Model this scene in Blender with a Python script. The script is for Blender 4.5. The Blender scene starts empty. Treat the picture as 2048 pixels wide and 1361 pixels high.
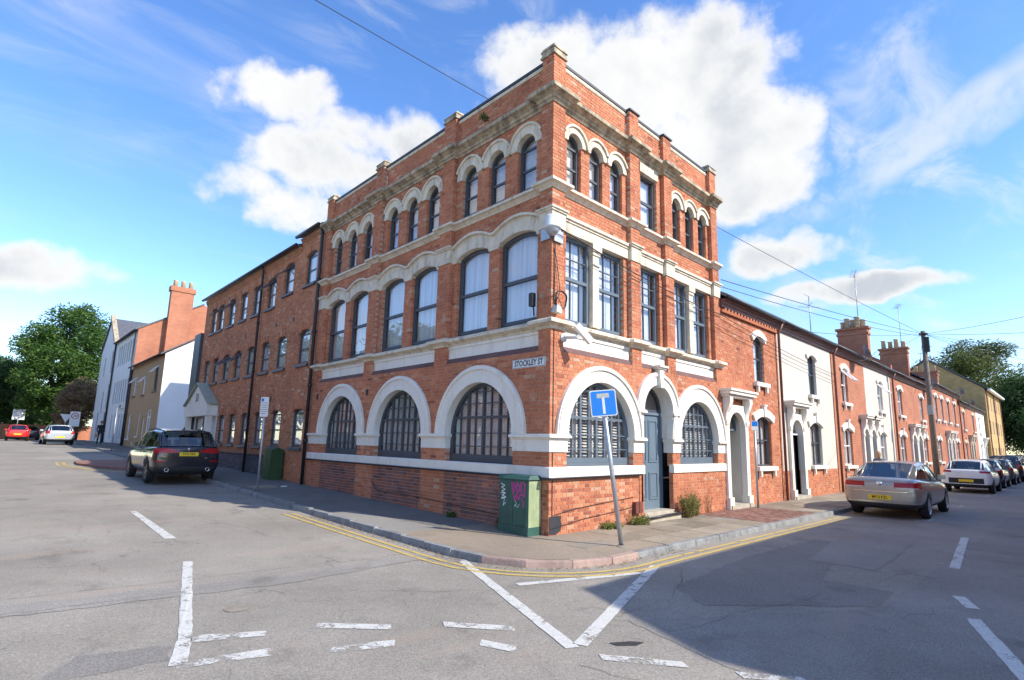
import bpy, bmesh, math, random
from mathutils import Vector, Matrix
rnd = random.Random(7)
PI = math.pi
scene = bpy.context.scene
COL = scene.collection

# ------------------------------------------------------------------ camera
cam_d = bpy.data.cameras.new('camera'); cam = bpy.data.objects.new('camera', cam_d); COL.objects.link(cam)
yaw, pitch, roll = math.radians(44.148), math.radians(9.241), math.radians(1.258)
_f = Vector((math.sin(yaw)*math.cos(pitch), math.cos(yaw)*math.cos(pitch), math.sin(pitch)))
_r = Vector((math.cos(yaw), -math.sin(yaw), 0)); _u = _r.cross(_f)
_r2 = _r*math.cos(roll) + _u*math.sin(roll); _u2 = -_r*math.sin(roll) + _u*math.cos(roll)
M = Matrix((( _r2.x, _u2.x, -_f.x, -7.52), (_r2.y, _u2.y, -_f.y, -6.891), (_r2.z, _u2.z, -_f.z, 1.65), (0, 0, 0, 1)))
cam.matrix_world = M
cam_d.sensor_width = 36.0; cam_d.lens = 1082.14/2048*36
cam_d.shift_x = -(1038.43-1024)/2048; cam_d.shift_y = (711.73-680.5)/2048
cam_d.clip_start = 0.1; cam_d.clip_end = 5000
scene.camera = cam

# ------------------------------------------------------------------ light and sky
SUN = Vector((0.46, -1.22, 1.0)).normalized()
SUN_EL = math.asin(SUN.z); SUN_ROT = math.atan2(SUN.x, SUN.y)
sun_d = bpy.data.lights.new('sun', 'SUN'); sun = bpy.data.objects.new('sun', sun_d); COL.objects.link(sun)
sun_d.energy = 2.9; sun_d.angle = math.radians(0.53); sun_d.color = (1.0, 0.93, 0.82)
sun.rotation_euler = SUN.to_track_quat('Z', 'Y').to_euler(); sun.location = (20, -40, 40)
scene.view_settings.view_transform = 'Standard'; scene.view_settings.look = 'None'
scene.view_settings.gamma = 1.0; scene.view_settings.use_curve_mapping = False
scene.view_settings.exposure = 1.2

world = bpy.data.worlds.new('World'); scene.world = world; world.use_nodes = True
wt = world.node_tree; wt.nodes.clear()
def wn(t, **k):
    n = wt.nodes.new(t)
    for a, b in k.items(): setattr(n, a, b)
    return n
def wl(a, b): wt.links.new(a, b)
def wmath(op, a, b=None, c=None, clamp=False):
    n = wn('ShaderNodeMath', operation=op, use_clamp=clamp)
    for i, v in enumerate((a, b, c)):
        if v is None: continue
        if isinstance(v, (int, float)): n.inputs[i].default_value = v
        else: wl(v, n.inputs[i])
    return n.outputs[0]
def wvec(op, a, b=None):
    n = wn('ShaderNodeVectorMath', operation=op)
    for i, v in enumerate((a, b)):
        if v is None: continue
        if isinstance(v, (tuple, list)): n.inputs[i].default_value = v
        else: wl(v, n.inputs[i])
    return n
def wnoise(vec, scale, detail, rough, dist=0.0):
    n = wn('ShaderNodeTexNoise'); n.inputs['Scale'].default_value = scale; n.inputs['Detail'].default_value = detail
    n.inputs['Roughness'].default_value = rough; n.inputs['Distortion'].default_value = dist
    wl(vec, n.inputs['Vector']); return n.outputs['Fac']
def wramp(v, a, b):
    n = wn('ShaderNodeMapRange', interpolation_type='SMOOTHSTEP'); wl(v, n.inputs[0])
    n.inputs[1].default_value = a; n.inputs[2].default_value = b; return n.outputs[0]
sky = wn('ShaderNodeTexSky', sky_type='NISHITA'); sky.sun_disc = False
sky.sun_elevation = SUN_EL; sky.sun_rotation = SUN_ROT
sky.air_density = 1.0; sky.dust_density = 0.3; sky.ozone_density = 2.5; sky.altitude = 80
tc = wn('ShaderNodeTexCoord'); V = tc.outputs['Generated']
def dirv(az, el):
    a, e = math.radians(az), math.radians(el)
    return (math.sin(a)*math.cos(e), math.cos(a)*math.cos(e), math.sin(e))
# cumulus heaps: (azimuth, elevation, half width deg, half height deg), the whole sky round; the ones beyond the view continue in the same rhythm
HEAPS = [(57,35,13.5,6.5),(66,29.5,10.5,5.5),(47,38,7,4.5),(69,25,7,4),(18,31.8,6.5,2.6),(26,30,6.5,2.6),(24,26.5,8.5,4.2),(19,22.5,7,3.2),(30.5,30,4,3.2),
 (1,13,6,2.0),(-11,12,7,2.6),(71,18.5,5,2.0),(77,14.5,8,1.5),(36,20,10,3),
 (-40,24,10,4),(-70,30,12,5),(-110,20,10,3.5),(-150,34,12,5),(170,18,11,4),(130,30,12,5),(105,22,9,3.5),(-20,48,9,4),(95,50,12,5),(-95,46,11,4),(150,50,10,4)]
warp_n = wn('ShaderNodeTexNoise'); warp_n.inputs['Scale'].default_value = 9.0; warp_n.inputs['Detail'].default_value = 3
wl(V, warp_n.inputs['Vector'])
wv = wvec('SUBTRACT', warp_n.outputs['Color'], (0.5, 0.5, 0.5)).outputs[0]
sc_ = wn('ShaderNodeVectorMath', operation='SCALE'); wl(wv, sc_.inputs[0]); sc_.inputs['Scale'].default_value = 0.07
VW = wvec('ADD', V, sc_.outputs[0]).outputs[0]
best = None; low = None
for az, el, hw, hh, *tl in HEAPS:
    c = Vector(dirv(az, el)); rt = Vector(dirv(az+90, 0)); up = rt.cross(c)
    if up.z < 0: up = -up
    if tl: ta = math.radians(tl[0]); rt, up = rt*math.cos(ta)+up*math.sin(ta), up*math.cos(ta)-rt*math.sin(ta)
    dx = wmath('DIVIDE', wvec('DOT_PRODUCT', VW, tuple(rt)).outputs['Value'], math.radians(hw))
    dyr = wmath('SUBTRACT', wvec('DOT_PRODUCT', VW, tuple(up)).outputs['Value'], 0.0)
    dy = wmath('DIVIDE', dyr, math.radians(hh))
    fr = wmath('SUBTRACT', 1.0, wvec('DOT_PRODUCT', VW, tuple(c)).outputs['Value'])
    q = wmath('ADD', wmath('MULTIPLY', dx, dx), wmath('MULTIPLY', dy, dy))
    far = wmath('GREATER_THAN', fr, 0.5)
    q = wmath('ADD', q, wmath('MULTIPLY', far, 50.0))
    s = wmath('SUBTRACT', 1.0, q)
    # height inside the heap for the grey undersides
    if best is None: best, low = s, wmath('MULTIPLY', dy, 1.0)
    else:
        gt = wmath('GREATER_THAN', s, best)
        low = wmath('ADD', wmath('MULTIPLY', gt, dy), wmath('MULTIPLY', wmath('SUBTRACT', 1.0, gt), low))
        best = wmath('MAXIMUM', best, s)
best = wmath('MAXIMUM', best, -1.5)
fb = wnoise(V, 7.0, 9, 0.58, 0.15)
fb2 = wnoise(V, 26.0, 6, 0.6)
dens = wmath('ADD', wmath('MULTIPLY', best, 0.70), wmath('MULTIPLY', wmath('SUBTRACT', fb, 0.5), 2.1))
dens = wmath('ADD', dens, wmath('MULTIPLY', wmath('SUBTRACT', fb2, 0.5), 0.55))
mask = wramp(dens, -0.06, 0.50)
# thin wisps
mp = wn('ShaderNodeMapping'); mp.inputs['Rotation'].default_value = (0.3, 0.5, 0.6); mp.inputs['Scale'].default_value = (1.2, 5.0, 6.0); wl(V, mp.inputs[0])
wis = wnoise(mp.outputs[0], 1.7, 8, 0.62, 0.6)
wis2 = wnoise(V, 2.2, 3, 0.5)
wisp = wmath('MULTIPLY', wramp(wis, 0.46, 0.74), wramp(wis2, 0.40, 0.62))
# streak of cirrus across the eastern sky
sc_c = Vector(dirv(81, 25)); sr = Vector(dirv(171, 0)); su = sr.cross(sc_c); su = su if su.z > 0 else -su
ta = math.radians(25); sr, su = sr*math.cos(ta)+su*math.sin(ta), su*math.cos(ta)-sr*math.sin(ta)
sx_ = wmath('DIVIDE', wvec('DOT_PRODUCT', VW, tuple(sr)).outputs['Value'], math.radians(17)); sy_ = wmath('DIVIDE', wvec('DOT_PRODUCT', VW, tuple(su)).outputs['Value'], math.radians(2.0))
sq = wmath('SUBTRACT', 1.0, wmath('ADD', wmath('MULTIPLY', sx_, sx_), wmath('MULTIPLY', sy_, sy_)))
sq = wmath('MULTIPLY', wramp(sq, -0.4, 0.9), wmath('GREATER_THAN', wvec('DOT_PRODUCT', VW, tuple(sc_c)).outputs['Value'], 0.5))
sq = wmath('MULTIPLY', sq, wramp(fb, 0.36, 0.62))
wisp = wmath('MULTIPLY', wmath('MAXIMUM', wisp, sq), 0.62)
allm = wmath('MAXIMUM', mask, wisp)
sepv = wn('ShaderNodeSeparateXYZ'); wl(V, sepv.inputs[0])
abovehz = wramp(sepv.outputs['Z'], 0.0, 0.12)
hz = wramp(sepv.outputs['Z'], 0.28, -0.02)
allm = wmath('MAXIMUM', wmath('MULTIPLY', allm, abovehz), wmath('MULTIPLY', hz, 0.09))
shade = wramp(wnoise(V, 3.6, 5, 0.55), 0.36, 0.62)
thick = wramp(dens, 0.22, 0.95)
shade = wmath('MULTIPLY', shade, thick)
cc = wn('ShaderNodeMix', data_type='RGBA'); wl(shade, cc.inputs['Factor'])
cc.inputs['A'].default_value = (1.0, 1.0, 1.0, 1); cc.inputs['B'].default_value = (0.62, 0.67, 0.74, 1)
hs = wn('ShaderNodeHueSaturation'); hs.inputs['Saturation'].default_value = 1.2; hs.inputs['Value'].default_value = 0.96; hs.inputs['Hue'].default_value = 0.508; wl(sky.outputs[0], hs.inputs['Color'])
bg1 = wn('ShaderNodeBackground'); wl(hs.outputs[0], bg1.inputs[0]); bg1.inputs[1].default_value = 0.15
bg2 = wn('ShaderNodeBackground'); wl(cc.outputs['Result'], bg2.inputs[0]); bg2.inputs[1].default_value = 0.44
mixb = wn('ShaderNodeMixShader'); wl(allm, mixb.inputs[0]); wl(bg1.outputs[0], mixb.inputs[1]); wl(bg2.outputs[0], mixb.inputs[2])
wo = wn('ShaderNodeOutputWorld'); wl(mixb.outputs[0], wo.inputs[0])

# ------------------------------------------------------------------ materials
MATS = {}
def new_mat(name):
    m = bpy.data.materials.new(name); m.use_nodes = True; nt = m.node_tree
    b = nt.nodes['Principled BSDF']; MATS[name] = m
    return m, nt, b
def N(nt, t, **k):
    n = nt.nodes.new(t)
    for a, b in k.items(): setattr(n, a, b)
    return n
def rgba(c): return (c[0], c[1], c[2], 1)
def ramp_node(nt, stops):
    r = N(nt, 'ShaderNodeValToRGB'); e = r.color_ramp.elements
    while len(e) < len(stops): e.new(0.5)
    for i, (p, c) in enumerate(stops): e[i].position = p; e[i].color = rgba(c)
    return r
def coords(nt, mode='Object'):
    if mode == 'World':
        return N(nt, 'ShaderNodeNewGeometry').outputs['Position']
    return N(nt, 'ShaderNodeTexCoord').outputs[mode]
def simple(name, col, rough=0.6, var=0.15, scale=6.0, bump=0.0, bscale=60, metal=0.0, dirt=None, spec=0.5, detail=4):
    """painted / plain surface with tonal variation from noise in world space"""
    m, nt, b = new_mat(name)
    P = coords(nt, 'World')
    n = N(nt, 'ShaderNodeTexNoise'); n.inputs['Scale'].default_value = scale; n.inputs['Detail'].default_value = detail; n.inputs['Roughness'].default_value = 0.65
    nt.links.new(P, n.inputs['Vector'])
    lo = tuple(c*(1-var) for c in col); hi = tuple(min(1, c*(1+var)) for c in col)
    r = ramp_node(nt, [(0.3, lo), (0.7, hi)]); nt.links.new(n.outputs['Fac'], r.inputs[0])
    out = r.outputs[0]
    if dirt:
        dcol, dscale, lo_, hi_ = dirt
        n2 = N(nt, 'ShaderNodeTexNoise'); n2.inputs['Scale'].default_value = dscale; n2.inputs['Detail'].default_value = 7; n2.inputs['Roughness'].default_value = 0.7
        mpv = N(nt, 'ShaderNodeMapping'); mpv.inputs['Scale'].default_value = (1.5, 1.5, .45); nt.links.new(P, mpv.inputs[0]); nt.links.new(mpv.outputs[0], n2.inputs['Vector'])
        mr = N(nt, 'ShaderNodeMapRange'); mr.inputs[1].default_value = lo_; mr.inputs[2].default_value = hi_; nt.links.new(n2.outputs['Fac'], mr.inputs[0])
        mx = N(nt, 'ShaderNodeMix', data_type='RGBA'); nt.links.new(mr.outputs[0], mx.inputs['Factor']); nt.links.new(out, mx.inputs['A']); mx.inputs['B'].default_value = rgba(dcol)
        out = mx.outputs['Result']
    nt.links.new(out, b.inputs['Base Color'])
    b.inputs['Roughness'].default_value = rough; b.inputs['Metallic'].default_value = metal
    b.inputs['Specular IOR Level'].default_value = spec
    if bump:
        n3 = N(nt, 'ShaderNodeTexNoise'); n3.inputs['Scale'].default_value = bscale; n3.inputs['Detail'].default_value = 5
        nt.links.new(P, n3.inputs['Vector'])
        bp = N(nt, 'ShaderNodeBump'); bp.inputs['Strength'].default_value = bump; bp.inputs['Distance'].default_value = 0.02
        nt.links.new(n3.outputs['Fac'], bp.inputs['Height']); nt.links.new(bp.outputs[0], b.inputs['Normal'])
    return m
def brick_piece(name, stops, src):
    """one colour per brick: from the face attribute 'tint' (joined bricks) or the object's random value (single bricks)"""
    m, nt, b = new_mat(name); P = coords(nt, 'World')
    if src == 'attr':
        a = N(nt, 'ShaderNodeAttribute'); a.attribute_name = 'tint'; f = a.outputs['Fac']
    else: f = N(nt, 'ShaderNodeObjectInfo').outputs['Random']
    r = ramp_node(nt, stops); nt.links.new(f, r.inputs[0])
    n = N(nt, 'ShaderNodeTexNoise'); n.inputs['Scale'].default_value = 35; n.inputs['Detail'].default_value = 5; nt.links.new(P, n.inputs['Vector'])
    n2 = N(nt, 'ShaderNodeTexNoise'); n2.inputs['Scale'].default_value = 0.9; n2.inputs['Detail'].default_value = 6; n2.inputs['Roughness'].default_value = 0.7; nt.links.new(P, n2.inputs['Vector'])
    mr = N(nt, 'ShaderNodeMapRange'); mr.inputs[1].default_value = 0.3; mr.inputs[2].default_value = 0.7; mr.inputs[3].default_value = 0.72; mr.inputs[4].default_value = 1.2; nt.links.new(n.outputs['Fac'], mr.inputs[0])
    mr2 = N(nt, 'ShaderNodeMapRange'); mr2.inputs[1].default_value = 0.3; mr2.inputs[2].default_value = 0.7; mr2.inputs[3].default_value = 0.72; mr2.inputs[4].default_value = 1.13; nt.links.new(n2.outputs['Fac'], mr2.inputs[0])
    mu = N(nt, 'ShaderNodeMath', operation='MULTIPLY'); nt.links.new(mr.outputs[0], mu.inputs[0]); nt.links.new(mr2.outputs[0], mu.inputs[1])
    vm = N(nt, 'ShaderNodeVectorMath', operation='SCALE'); nt.links.new(r.outputs[0], vm.inputs[0]); nt.links.new(mu.outputs[0], vm.inputs['Scale'])
    nt.links.new(vm.outputs[0], b.inputs['Base Color']); b.inputs['Roughness'].default_value = 0.85; b.inputs['Specular IOR Level'].default_value = 0.25
    bp = N(nt, 'ShaderNodeBump'); bp.inputs['Strength'].default_value = 0.35; bp.inputs['Distance'].default_value = 0.01
    nt.links.new(n.outputs['Fac'], bp.inputs['Height']); nt.links.new(bp.outputs[0], b.inputs['Normal'])
    return m
def brick_wall_mat(name, c1, c2, cm, axis, scale=1.0):
    """surfaces too far away to tell bricks apart: brick texture, axis 'x' for walls running along x, 'y' along y"""
    m, nt, b = new_mat(name); P = coords(nt, 'World')
    s = N(nt, 'ShaderNodeSeparateXYZ'); nt.links.new(P, s.inputs[0])
    c = N(nt, 'ShaderNodeCombineXYZ'); nt.links.new(s.outputs['X' if axis == 'x' else 'Y'], c.inputs[0]); nt.links.new(s.outputs['Z'], c.inputs[1])
    t = N(nt, 'ShaderNodeTexBrick'); nt.links.new(c.outputs[0], t.inputs['Vector'])
    t.inputs['Scale'].default_value = 1.0; t.inputs['Brick Width'].default_value = 0.225*scale; t.inputs['Row Height'].default_value = 0.075*scale
    t.inputs['Mortar Size'].default_value = 0.006; t.inputs['Bias'].default_value = 0.0; t.inputs['Mortar Smooth'].default_value = 0.2
    t.inputs['Color1'].default_value = rgba(c1); t.inputs['Color2'].default_value = rgba(c2); t.inputs['Mortar'].default_value = rgba(cm)
    n2 = N(nt, 'ShaderNodeTexNoise'); n2.inputs['Scale'].default_value = 0.7; n2.inputs['Detail'].default_value = 6; n2.inputs['Roughness'].default_value = 0.7; nt.links.new(P, n2.inputs['Vector'])
    mr2 = N(nt, 'ShaderNodeMapRange'); mr2.inputs[1].default_value = 0.3; mr2.inputs[2].default_value = 0.7; mr2.inputs[3].default_value = 0.75; mr2.inputs[4].default_value = 1.15; nt.links.new(n2.outputs['Fac'], mr2.inputs[0])
    vm = N(nt, 'ShaderNodeVectorMath', operation='SCALE'); nt.links.new(t.outputs['Color'], vm.inputs[0]); nt.links.new(mr2.outputs[0], vm.inputs['Scale'])
    nt.links.new(vm.outputs[0], b.inputs['Base Color']); b.inputs['Roughness'].default_value = 0.85; b.inputs['Specular IOR Level'].default_value = 0.25
    bp = N(nt, 'ShaderNodeBump'); bp.inputs['Strength'].default_value = 0.5; bp.inputs['Distance'].default_value = 0.008; bp.invert = True
    nt.links.new(t.outputs['Fac'], bp.inputs['Height']); nt.links.new(bp.outputs[0], b.inputs['Normal'])
    return m
def glass_mat(name, ior=0.1, tint=(1, 1, 1), rough=0.0):
    m, nt, b = new_mat(name); nt.nodes.remove(b); out = nt.nodes['Material Output']
    ge = N(nt, 'ShaderNodeNewGeometry'); dt = N(nt, 'ShaderNodeVectorMath', operation='DOT_PRODUCT'); nt.links.new(ge.outputs['Normal'], dt.inputs[0]); nt.links.new(ge.outputs['Incoming'], dt.inputs[1])
    ab = N(nt, 'ShaderNodeMath', operation='ABSOLUTE'); nt.links.new(dt.outputs['Value'], ab.inputs[0])
    om = N(nt, 'ShaderNodeMath', operation='SUBTRACT'); om.inputs[0].default_value = 1.0; nt.links.new(ab.outputs[0], om.inputs[1])
    pw = N(nt, 'ShaderNodeMath', operation='POWER'); nt.links.new(om.outputs[0], pw.inputs[0]); pw.inputs[1].default_value = 4.0
    fr = N(nt, 'ShaderNodeMath', operation='MULTIPLY_ADD'); nt.links.new(pw.outputs[0], fr.inputs[0]); fr.inputs[1].default_value = 0.9-ior; fr.inputs[2].default_value = ior
    tr = N(nt, 'ShaderNodeBsdfTransparent'); tr.inputs[0].default_value = rgba(tint)
    gl = N(nt, 'ShaderNodeBsdfGlossy'); gl.inputs['Roughness'].default_value = rough
    n = N(nt, 'ShaderNodeTexNoise'); n.inputs['Scale'].default_value = 1.6; n.inputs['Detail'].default_value = 1; nt.links.new(coords(nt, 'World'), n.inputs['Vector'])
    bp = N(nt, 'ShaderNodeBump'); bp.inputs['Strength'].default_value = 0.12; bp.inputs['Distance'].default_value = 0.05; nt.links.new(n.outputs['Fac'], bp.inputs['Height']); nt.links.new(bp.outputs[0], gl.inputs['Normal'])
    mx = N(nt, 'ShaderNodeMixShader'); nt.links.new(fr.outputs[0], mx.inputs[0]); nt.links.new(tr.outputs[0], mx.inputs[1]); nt.links.new(gl.outputs[0], mx.inputs[2])
    nt.links.new(mx.outputs[0], out.inputs[0])
    return m
RED = [(0.0, (0.24, 0.088, 0.06)), (0.12, (0.38, 0.125, 0.072)), (0.35, (0.49, 0.172, 0.092)), (0.7, (0.55, 0.215, 0.115)), (0.93, (0.58, 0.27, 0.155)), (1.0, (0.56, 0.34, 0.23))]
BLUE = [(0.0, (0.10, 0.07, 0.075)), (0.3, (0.17, 0.10, 0.095)), (0.55, (0.26, 0.13, 0.11)), (0.8, (0.36, 0.13, 0.085)), (1.0, (0.42, 0.16, 0.10))]
FACT = [(0.0, (0.29, 0.105, 0.065)), (0.3, (0.48, 0.18, 0.092)), (0.7, (0.57, 0.235, 0.12)), (0.92, (0.60, 0.31, 0.17)), (1.0, (0.60, 0.42, 0.30))]
ENG = [(0.0, (0.05, 0.055, 0.07)), (0.5, (0.10, 0.10, 0.12)), (1.0, (0.17, 0.15, 0.16))]
brick_piece('brick_red', RED, 'attr'); brick_piece('brick_red_single', RED, 'obj')
brick_piece('brick_purple', BLUE, 'attr'); brick_piece('brick_factory', FACT, 'attr'); brick_piece('brick_engineering', ENG, 'attr')
brick_wall_mat('brick_far_x', (0.48, 0.175, 0.095), (0.40, 0.135, 0.072), (0.46, 0.34, 0.25), 'x')
brick_wall_mat('brick_far_y', (0.46, 0.165, 0.09), (0.37, 0.125, 0.068), (0.44, 0.32, 0.24), 'y')
brick_wall_mat('brick_yellow_x', (0.55, 0.36, 0.14), (0.48, 0.30, 0.11), (0.5, 0.42, 0.3), 'x')
brick_wall_mat('brick_yellow_y_shaded', (0.50, 0.33, 0.13), (0.40, 0.26, 0.10), (0.45, 0.36, 0.24), 'y')  # same yellow brick made darker for the shaded gable side
simple('mortar', (0.46, 0.33, 0.245), 0.95, 0.25, 9)
simple('mortar_dark', (0.40, 0.30, 0.225), 0.95, 0.3, 9)
simple('white_paint', (0.76, 0.72, 0.645), 0.6, 0.05, 3, bump=0.15, bscale=25, dirt=((0.52, 0.47, 0.39), 2.4, 0.52, 0.82))
simple('stone_cream', (0.66, 0.58, 0.45), 0.8, 0.12, 5, bump=0.4, bscale=22, dirt=((0.28, 0.23, 0.17), 3.2, 0.50, 0.74))
simple('stone_weathered', (0.50, 0.415, 0.295), 0.85, 0.22, 6, bump=0.6, bscale=16, dirt=((0.15, 0.125, 0.09), 3.0, 0.40, 0.66))
simple('frame_grey', (0.058, 0.068, 0.082), 0.45, 0.12, 4)
simple('frame_bluegrey', (0.11, 0.145, 0.18), 0.45, 0.08, 4)
simple('door_bluegrey', (0.13, 0.18, 0.23), 0.4, 0.06, 4)
simple('upvc_white', (0.8, 0.8, 0.8), 0.35, 0.04, 3)
m_, nt_, b_ = new_mat('blind_or_tone_sheet')
mp_ = N(nt_, 'ShaderNodeMapping'); mp_.inputs['Scale'].default_value = (14, 14, .25); nt_.links.new(coords(nt_, 'World'), mp_.inputs[0])
n_ = N(nt_, 'ShaderNodeTexNoise'); n_.inputs['Scale'].default_value = 1.0; n_.inputs['Detail'].default_value = 3; nt_.links.new(mp_.outputs[0], n_.inputs['Vector'])
r_ = ramp_node(nt_, [(.3, (.48, .50, .53)), (.5, (.64, .66, .69)), (.7, (.74, .75, .77))]); nt_.links.new(n_.outputs['Fac'], r_.inputs[0]); nt_.links.new(r_.outputs[0], b_.inputs['Base Color']); b_.inputs['Roughness'].default_value = .8
simple('curtain', (0.62, 0.62, 0.62), 0.8, 0.15, 8)
simple('shutter_white', (0.78, 0.78, 0.76), 0.5, 0.03, 3)
simple('interior_dark', (0.035, 0.035, 0.04), 0.9, 0.3, 2)
simple('slate', (0.10, 0.105, 0.12), 0.6, 0.3, 5, bump=0.3, bscale=12)
simple('lead_black', (0.035, 0.037, 0.045), 0.5, 0.2, 5)
simple('black_plastic', (0.015, 0.015, 0.017), 0.45, 0.2, 5)
simple('cast_iron', (0.025, 0.022, 0.025), 0.45, 0.2, 5)
simple('pipe_brown', (0.17, 0.06, 0.045), 0.5, 0.2, 5)
simple('steel_grey', (0.30, 0.32, 0.35), 0.4, 0.12, 6, metal=0.5)
simple('galvanised', (0.42, 0.44, 0.46), 0.42, 0.12, 14, metal=0.6)
simple('pot_clay', (0.55, 0.42, 0.27), 0.85, 0.2, 6)
simple('render_cream', (0.57, 0.535, 0.465), 0.9, 0.06, 1.2, bump=0.35, bscale=45, dirt=((0.50, 0.45, 0.36), 1.5, 0.5, 0.85))
simple('render_white', (0.80, 0.80, 0.79), 0.9, 0.04, 1.2, bump=0.2, bscale=40)
simple('render_tan', (0.44, 0.29, 0.155), 0.9, 0.07, 1.5, bump=0.25, bscale=40)
simple('canopy_green', (0.36, 0.37, 0.29), 0.6, 0.15, 5)
simple('cabinet_green', (0.030, 0.095, 0.075), 0.5, 0.2, 5, dirt=((0.12, 0.15, 0.13), 5, 0.55, 0.85))
simple('cabinet_dark', (0.022, 0.065, 0.022), 0.45, 0.15, 5)
simple('sign_blue', (0.01, 0.20, 0.68), 0.35, 0.04, 3)
simple('sign_white', (0.72, 0.72, 0.70), 0.4, 0.05, 8)
simple('sign_dirty', (0.50, 0.49, 0.44), 0.5, 0.25, 30)
simple('sign_black', (0.01, 0.01, 0.01), 0.5, 0.1, 5)
simple('sign_red', (0.6, 0.02, 0.02), 0.4, 0.05, 5)
simple('plate_yellow', (0.85, 0.58, 0.02), 0.4, 0.03, 5)
simple('graffiti_pink', (0.42, 0.05, 0.22), 0.6, 0.15, 20)
simple('graffiti_white', (0.7, 0.75, 0.76), 0.6, 0.1, 20)
simple('cabinet_lime_sunlit', (0.27, 0.33, 0.18), 0.5, 0.12, 6, dirt=((0.5, 0.52, 0.38), 6, 0.5, 0.8))  # cabinet green lightened to stand for sun on its side
simple('timber_pole', (0.17, 0.135, 0.105), 0.85, 0.25, 9, bump=0.4, bscale=18)
simple('cable_black', (0.02, 0.02, 0.022), 0.6, 0.1, 5)
simple('skin', (0.48, 0.27, 0.19), 0.6, 0.05, 9); simple('hair_blond', (0.45, 0.30, 0.15), 0.7, 0.2, 30); simple('hair_dark', (0.02, 0.016, 0.014), 0.7, 0.2, 30)
simple('cloth_black', (0.014, 0.014, 0.017), 0.85, 0.2, 20); simple('cloth_navy', (0.02, 0.028, 0.06), 0.85, 0.2, 20); simple('cloth_grey', (0.16, 0.19, 0.22), 0.85, 0.2, 20); simple('paper_bag', (0.38, 0.25, 0.14), 0.85, 0.1, 10)
simple('stone_step', (0.40, 0.36, 0.29), 0.85, 0.2, 5, bump=0.3, bscale=20)
simple('kerb_stone', (0.23, 0.235, 0.235), 0.85, 0.28, 3, bump=0.4, bscale=25, dirt=((0.10, 0.10, 0.10), 3, 0.5, 0.8))
simple('kerb_pink', (0.36, 0.25, 0.21), 0.85, 0.22, 3, bump=0.4, bscale=25, dirt=((0.2, 0.17, 0.14), 3, 0.5, 0.8))
simple('slab', (0.27, 0.235, 0.185), 0.9, 0.15, 2.0, bump=0.3, bscale=30, dirt=((0.17, 0.14, 0.10), 4, 0.5, 0.8))
simple('paver_red', (0.26, 0.135, 0.105), 0.9, 0.3, 11, bump=0.3, bscale=30)
simple('bark', (0.075, 0.06, 0.045), 0.9, 0.3, 5, bump=0.5, bscale=12)
simple('litter_white', (0.8, 0.8, 0.8), 0.7, 0.05, 9)
simple('dry_stalk', (0.30, 0.16, 0.08), 0.9, 0.3, 30)
glass_mat('glass', 0.11); glass_mat('glass_car', 0.16, (0.42, 0.46, 0.46))
def leaf_mat(name, stops, trans=0.35):
    m, nt, b = new_mat(name); out = nt.nodes['Material Output']
    a = N(nt, 'ShaderNodeAttribute'); a.attribute_name = 'tint'
    r = ramp_node(nt, stops); nt.links.new(a.outputs['Fac'], r.inputs[0]); nt.links.new(r.outputs[0], b.inputs['Base Color'])
    b.inputs['Roughness'].default_value = 0.55; b.inputs['Specular IOR Level'].default_value = 0.3
    t = N(nt, 'ShaderNodeBsdfTranslucent'); nt.links.new(r.outputs[0], t.inputs[0])
    mx = N(nt, 'ShaderNodeMixShader'); mx.inputs[0].default_value = trans; nt.links.new(b.outputs[0], mx.inputs[1]); nt.links.new(t.outputs[0], mx.inputs[2]); nt.links.new(mx.outputs[0], out.inputs[0])
leaf_mat('leaf_green', [(0, (0.035, 0.085, 0.018)), (0.6, (0.075, 0.155, 0.03)), (1, (0.15, 0.23, 0.05))])
leaf_mat('leaf_dark', [(0, (0.025, 0.06, 0.02)), (0.6, (0.05, 0.105, 0.03)), (1, (0.10, 0.16, 0.05))])
leaf_mat('leaf_olive', [(0, (0.05, 0.075, 0.018)), (0.6, (0.105, 0.135, 0.03)), (1, (0.20, 0.20, 0.05))])
leaf_mat('leaf_rust', [(0, (0.18, 0.11, 0.07)), (0.5, (0.34, 0.20, 0.13)), (1, (0.19, 0.25, 0.09))])
leaf_mat('leaf_weed', [(0, (0.09, 0.13, 0.03)), (0.6, (0.17, 0.22, 0.05)), (1, (0.30, 0.27, 0.10))])
def paint(name, col, metal=0.0, rough=0.28):
    m, nt, b = new_mat(name)
    n = N(nt, 'ShaderNodeTexNoise'); n.inputs['Scale'].default_value = 2.5; n.inputs['Detail'].default_value = 6; nt.links.new(coords(nt, 'World'), n.inputs['Vector'])
    r = ramp_node(nt, [(0.3, tuple(c*0.92 for c in col)), (0.7, tuple(min(1, c*1.06) for c in col))]); nt.links.new(n.outputs['Fac'], r.inputs[0]); nt.links.new(r.outputs[0], b.inputs['Base Color'])
    b.inputs['Metallic'].default_value = metal; b.inputs['Roughness'].default_value = rough
    b.inputs['Coat Weight'].default_value = 0.8; b.inputs['Coat Roughness'].default_value = 0.06
paint('paint_black', (0.010, 0.013, 0.022), 0.0, 0.2); paint('paint_beige', (0.37, 0.345, 0.31), 0.6, 0.3); paint('paint_white', (0.82, 0.82, 0.82), 0.0, 0.35); paint('paint_red', (0.62, 0.012, 0.012))
paint('paint_silver', (0.55, 0.57, 0.60), 0.6, 0.35); paint('paint_navy', (0.02, 0.026, 0.05), 0.2); paint('paint_grey', (0.10, 0.11, 0.12), 0.4)
simple('tar', (0.03, 0.03, 0.032), 0.6, 0.2, 20)
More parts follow.
